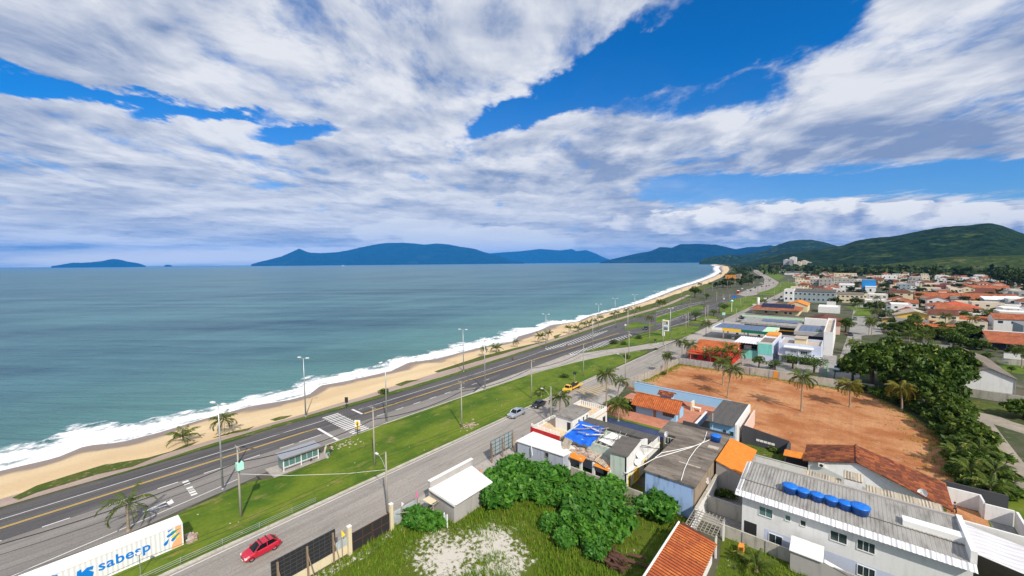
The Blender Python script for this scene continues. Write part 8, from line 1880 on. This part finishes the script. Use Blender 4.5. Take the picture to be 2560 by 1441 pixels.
for r_, x, y, s, lb in [('U', 1800, 1280, 1.35, 'leafy tree in front of the duplex, right one'), ('U', 1450, 1190, 1.1, 'leafy tree in front of the duplex, left one'), ('F', 1590, 580, .8, 'low bushy tree between the lot wall and the turquoise front')]: gx, gy = G(r_, x, y); tree('umbrella', gx, gy, s, lb, 'leafy trees in front of the duplex')
gx, gy = G('F', 1430, 560); tree('small', gx, gy, 1.2, 'thin leafy shrub before the turquoise front', None)
tree('round', 10.2, 49.0, 1.25, 'dark leafy tree at the bottom right in front of the white house', None, .4, 1.0); tree('round', 14.6, 50.5, 1.15, 'second dark leafy tree at the bottom right corner', None, 2.0, 1.0)
for k, (x, y, sc) in enumerate([(1000, 440, .8), (1100, 455, .75), (1200, 480, .8), (1260, 440, .7), (1330, 400, .8), (1420, 430, .7), (1490, 560, .6), (940, 410, .6), (820, 430, .8), (700, 410, .75), (610, 380, .55), (1560, 360, .5), (780, 300, .5), (700, 330, .5), (1220, 260, .5), (1620, 230, .6)]):
    gx, gy = G('G', x, y); tree(('dense2', 'dense')[k % 2], gx, gy, sc, 'garden tree filling the plots behind the dense group', 'garden trees behind the dense group', None, 1.1)
for k, (x, y, sc) in enumerate([(3.5, 143.5, 1.1), (7.5, 140, 1.3), (11, 136, 1.3), (14, 131, 1.2), (16, 125, 1.2), (16.4, 116, 1.2), (17, 109, 1.1), (16.6, 102, 1.1), (15.8, 96, 1.0), (16.2, 91.5, 1.0), (19.5, 92, 1.0), (20.3, 99, 1.0), (20.6, 107, 1.1), (21, 117, 1.1), (21.3, 124, 1.0)]):
    bush('under', x, y, sc, 'dark undergrowth below the trees edging the dirt lot', 'undergrowth below the edging trees')
rng = random.Random(90)
for k in range(16):
    x, y = rng.uniform(14, 60), rng.uniform(205, 345); w = rng.uniform(8, 16)
    r_ = thing('garden_wall', 'plain garden wall between plots behind the dense trees', 'wall', (x, y, 0), 'garden walls behind the dense trees', local=True)
    MB().box(-w / 2, w / 2, -.12, .12, 0, 1.9).build('wall_panel', M[('wall_white', 'wall_aged', 'wall_grey')[k % 3]], r_); MB().box(-w / 2 - .05, w / 2 + .05, -.17, .17, 1.9, 1.98).build('coping', M['wall_grey'], r_); r_.rotation_euler = (0, 0, (k % 2) * 1.571)
for k in range(26):
    y = rng.uniform(190, 345); x = rng.uniform(11, 18 + (y - 150) * .22)
    if k % 2: palm(('coco', 'lean')[k % 4 > 1], x, y, rng.uniform(3.5, 7), 'palm in the crowded gardens beyond the dense trees', 'palms in the crowded gardens', 1.2)
    else: tree(('dense2', 'round')[k % 4 > 1], x, y, rng.uniform(.45, .7) * (1 if k % 4 < 2 else 2), 'garden tree filling the plots behind the dense group', 'garden trees behind the dense group', None, 1.1)
FT = 'trees among the far houses'
rng = random.Random(21); n = 0
while n < 275:
    Y = 175 + 1200 * rng.random() ** 1.25; px = rng.uniform(1960, 2640); d = ray('Z', px, 700); X_ = Y * d.x / d.y
    if X_ < max(-Y * .075 + 4, 15 if Y < 400 else -999) or (Y < 240 and X_ < 30) or any((X_ - a) ** 2 + (Y - b) ** 2 < 60 for a, b, c in occ): continue
    tree(rng.choice(('far', 'far', 'farwide')) if Y > 300 else rng.choice(('round', 'dense2')), X_, Y, rng.uniform(.65, 1.15) * (1 if Y > 300 else .6), 'dark tree among the far roofs of the town', FT); n += 1
# far wood behind the town: one mass
rng = random.Random(33); mb = MB()
for k in range(1900):
    az = rng.uniform(-.16, .95); dist = 1180 + 1500 * rng.random() ** 1.5
    X_, Y = math.sin(az) * dist, math.cos(az) * dist
    if X_ < interp(INNER, Y) + 70 + Y * .02: continue
    if X_ < -.125 * Y + 60 and X_ > -.30 * Y: 
        if rng.random() < .72: continue
    s = rng.uniform(6, 13) * (1 + dist / 4000); hz = s * rng.uniform(.8, 1.2)
    for _ in range(15):
        d = Vector((rng.gauss(0, 1), rng.gauss(0, 1), abs(rng.gauss(0, 1)) + .2)).normalized(); leaf_quad(mb, rng, (X_ + d.x * s * .8, Y + d.y * s * .8, d.z * hz + 1), s * rng.uniform(.28, .5), .6)
tag(mb.build('woodland', M['leaf_far']), 'dark wood between the town and the hills', 'wood', kind='stuff')
mb = MB()
for k in range(420):                                      # trees along the far beach road
    Y = rng.uniform(900, 3600); X_ = interp(INNER, Y) + 16 + rng.uniform(0, Y * .035)
    s = rng.uniform(5, 9)
    for _ in range(11):
        d = Vector((rng.gauss(0, 1), rng.gauss(0, 1), abs(rng.gauss(0, 1)) + .2)).normalized(); leaf_quad(mb, rng, (X_ + d.x * s * .8, Y + d.y * s * .8, d.z * s + 1), s * rng.uniform(.3, .5), .6)
tag(mb.build('woodland', M['leaf_far']), 'belt of trees behind the far beach', 'wood', kind='stuff')
# ------------------------------------------------------------------ bushes and weeds
CB = 'big leaved bushes on the weedy lot'
for k, (x, y, s, kind, lb) in enumerate([(330, 560, 1.05, 'castor', 'big leaved bush beside the grey billboard'), (480, 590, .85, 'castor2', 'big leaved bush behind the stained blue wall'), (620, 640, 1.05, 'castor', 'big leaved bush with pale flowers by the stained wall'), (200, 800, 1.0, 'castor2', 'big leaved bush right of the booth'), (560, 760, .8, 'castor2', 'lower big leaved bush in front of the flowering one'), (880, 660, .7, 'castor', 'big leaved bush below the ruined house'), (950, 780, 1.1, 'castor', 'largest big leaved bush in the middle of the lot'), (860, 900, 1.0, 'castor2', 'big leaved bush left of the largest one'), (1040, 940, 1.1, 'castor', 'big leaved bush in front of the largest one'), (1120, 740, 1.0, 'castor2', 'big leaved bush right of the largest one'), (960, 1080, .85, 'castor2', 'nearest big leaved bush of the middle clump'), (1530, 880, 1.0, 'castor', 'big leaved bush against the peeling blue wall'), (760, 1130, .6, 'castor2', 'small big leaved bush in the foreground grass'), (640, 990, .6, 'castor2', 'small big leaved bush left of the middle clump'), (1000, 1200, .6, 'castor', 'low big leaved bush near the scrap heap'), (400, 720, .9, 'castor2', 'big leaved bush between the booth and the flowering one'), (780, 800, .9, 'castor', 'big leaved bush left of the middle clump'), (1080, 840, 1.1, 'castor2', 'tall big leaved bush behind the feathery one'), (1200, 960, .85, 'castor', 'big leaved bush right of the front one'), (870, 1010, .9, 'castor', 'big leaved bush at the left front of the middle clump'), (1130, 1080, .75, 'castor', 'big leaved bush at the right front of the middle clump'), (250, 660, .95, 'castor', 'big leaved bush behind the booth roof')]):
    gx, gy = G('C', x, y + 60); bush(kind, gx, gy, s * 1.22, lb, CB, 1.1)
for x, y, s, lb in [(1280, 860, 1.1, 'feathery pale green shrub in the middle of the lot'), (1180, 680, .9, 'feathery shrub below the boundary wall'), (1000, 1130, .9, 'feathery grey green shrub in the foreground clump'), (130, 640, 1.0, 'feathery shrub between booth and billboard')]: gx, gy = G('C', x, y + 60); bush('fine', gx, gy, s, lb, 'feathery shrubs on the weedy lot')
for x, y, s, lb in [(1430, 960, .9, 'big leaved bush beside the booth gate'), (1560, 1000, .85, 'big leaved bush in front of the booth')]: gx, gy = G('B', x, y + 40); bush('castor', gx, gy, s, lb, CB)
gx, gy = G('B', 1500, 1040); bush('fine', gx, gy, .8, 'tall reedy grass clump beside the booth', 'feathery shrubs on the weedy lot', 1.2)
for r_, x, y, s, kind, lb in [('E', 925, 580, 1.5, 'plain', 'dark rounded shrub on the lawn beyond the fan palm'), ('E', 1550, 385, 1.6, 'plain', 'rounded shrub on the far end of the big lawn'), ('E', 1420, 240, 1.5, 'dark', 'dark shrub on the second lawn, left one'), ('E', 1520, 250, 1.2, 'dark', 'dark shrub on the second lawn, middle one'), ('E', 1670, 190, 1.4, 'dark', 'dark shrub on the second lawn below the fuel sign'), ('E', 1840, 300, .9, 'plain', 'low shrub at the tip of the big lawn'), ('H', 1790, 590, 1.2, 'dark', 'low spreading shrub on the sand near the footpath'), ('F', 480, 630, 1.1, 'plain', 'shrub at the foot of the twin thin palms'), ('F', 130, 880 + 90, 1.6, 'dark', 'dark shrub left of the blue house'), ('F', 60, 920, 1.3, 'dark', 'dark shrub by the patio palm'), ('Q', 980, 1180, .9, 'plain', 'yellowish shrub in the side yard'), ('Q', 1090, 1200, 1.0, 'dark', 'dark shrub in the side yard'), ('Q', 1570, 710, .9, 'plain', 'shrub at the end of the dark wall'), ('D', 610, 410, .9, 'plain', 'shrub in the grassy back yard'), ('C', 1370, 780, .6, 'plain', 'small shrub below the peeling blue wall'), ('F', 1560, 560, 1.2, 'plain', 'green shrub behind the lot wall'), ('F', 830, 440, 1.0, 'plain', 'yellow green shrub before the red house')]:
    gx, gy = G(r_, x, y); bush(kind, gx, gy, s, lb)
palm('young', *G('D', 470, 1340), .7, 'bright young palm in the overgrown yard', 'young palms along the beach' if False else 'yard palms', 1.0)
rng = random.Random(6); mb = MB()
def tuft(x, y, h, n, sp):
    for _ in range(n):
        a = rng.uniform(0, 6.28); r0 = rng.uniform(0, sp); px, py = x + math.cos(a) * r0, y + math.sin(a) * r0; b = rng.uniform(0, 6.28); hh_ = h * rng.uniform(.6, 1.3); w = rng.uniform(.03, .06); l = hh_ * rng.uniform(.2, .7)
        mb.add([(px - math.sin(b) * w, py + math.cos(b) * w, 0), (px + math.sin(b) * w, py - math.cos(b) * w, 0), (px + math.cos(b) * l, py + math.sin(b) * l, hh_)], ((0, 1, 2),))
for k in range(15000):
    x, y = rng.uniform(-46, -15.2), rng.uniform(8, 60)
    if x < -22 and y > 56: continue
    dens = fbm(x * .16 + 3, y * .16, 4)
    d2 = math.hypot((x + BX) / 1.3, y - BY)
    if dens + rng.uniform(-.12, .12) < (.55 if d2 < 6.5 else .26): continue
    if -45.6 < x < -40.2 and 34.8 < y < 43: continue
    tuft(x, y, rng.uniform(.18, .55) * (1.6 if dens > .55 else 1), 5, .4)
for k in range(3000): x, y = rng.uniform(-10.3, 20), rng.uniform(38, 55.5); tuft(x, y, rng.uniform(.2, .6), 5, .35)
for k in range(900): x, y = rng.uniform(-14, 11), rng.uniform(73, 87.5); tuft(x, y, rng.uniform(.2, .45), 4, .3)
tag(mb.build('weeds', M['leaf_weed']), 'yellow green weeds and grass on the empty lot', 'weeds', kind='stuff')
rng = random.Random(15); mb = MB()
for k in range(420):
    x, y = rng.uniform(-44, 14), rng.uniform(90, 142)
    if (x > -20 or y > 106) and x < 15 - (142 - y) * .05 and (x < -16 or y > 89): 
        s = rng.uniform(.03, .13); mb.box(x - s, x + s, y - s * .7, y + s * .7, 0, s * 1.1)
tag(mb.build('stones', M['pale_concrete']), 'scattered stones and rubbish on the dirt lot', 'stones', kind='stuff')
mb = MB()
for k in range(70):
    x, y = rng.uniform(-77, -60.5), rng.uniform(0, 150)
    if x > -76 + max(0, y - 75) * .12: s = rng.uniform(.03, .10); mb.box(x - s, x + s, y - s, y + s, .1, .13 + s * .4)
for k in range(40): x, y = -63 + rng.gauss(0, .9), 59.5 + rng.gauss(0, 1.2); s = rng.uniform(.08, .25); mb.box(x - s, x + s, y - s, y + s, .1, .13 + s * .4)
for k in range(40): x, y = -75.5 + rng.gauss(0, .9), 37.5 + rng.gauss(0, 1.6); s = rng.uniform(.06, .2); mb.box(x - s, x + s, y - s, y + s, .1, .13 + s * .3)
tag(mb.build('litter', M['rubble']), 'white litter and rubble scattered on the lawn', 'litter', kind='stuff')
mb = MB()
for k in range(700):
    y = rng.uniform(107, 143); e = interp([(106, -47.2), (121, -45.4), (143, -44.2)], y); tuft(e + rng.expovariate(1.2), y, rng.uniform(.2, .5), 4, .3)
for k in range(700): tuft(rng.uniform(-44, 4), 142.8 - rng.expovariate(1.0), rng.uniform(.2, .5), 4, .3)
for k in range(700): y = rng.uniform(88, 140); e = interp([(88, 13.5), (103, 15), (118, 14.5), (131, 10.5), (142, 5)], y); tuft(e - rng.expovariate(.7) + 1, y, rng.uniform(.2, .6), 4, .35)
tag(mb.build('weeds', M['leaf_weed']), 'weeds creeping in along the edges of the dirt lot', 'weeds', kind='stuff')
# far details on the water
for r_, x, y, lb in (('Z', 858, 661.5, 'small white ship in front of the mountainous island'),):
    d = ray(r_, x, y); D_ = 9000; t = D_ / math.hypot(d.x, d.y); b_ = thing('ship', lb, 'ship', (d.x * t, d.y * t, -1.5), local=True); MB().prism([(-40, -8), (30, -8), (42, 0), (30, 8), (-40, 8)], 0, 9).build('hull', M['lamp_white'], b_); MB().box(-35, -15, -6, 6, 9, 22).build('bridge', M['lamp_white'], b_)
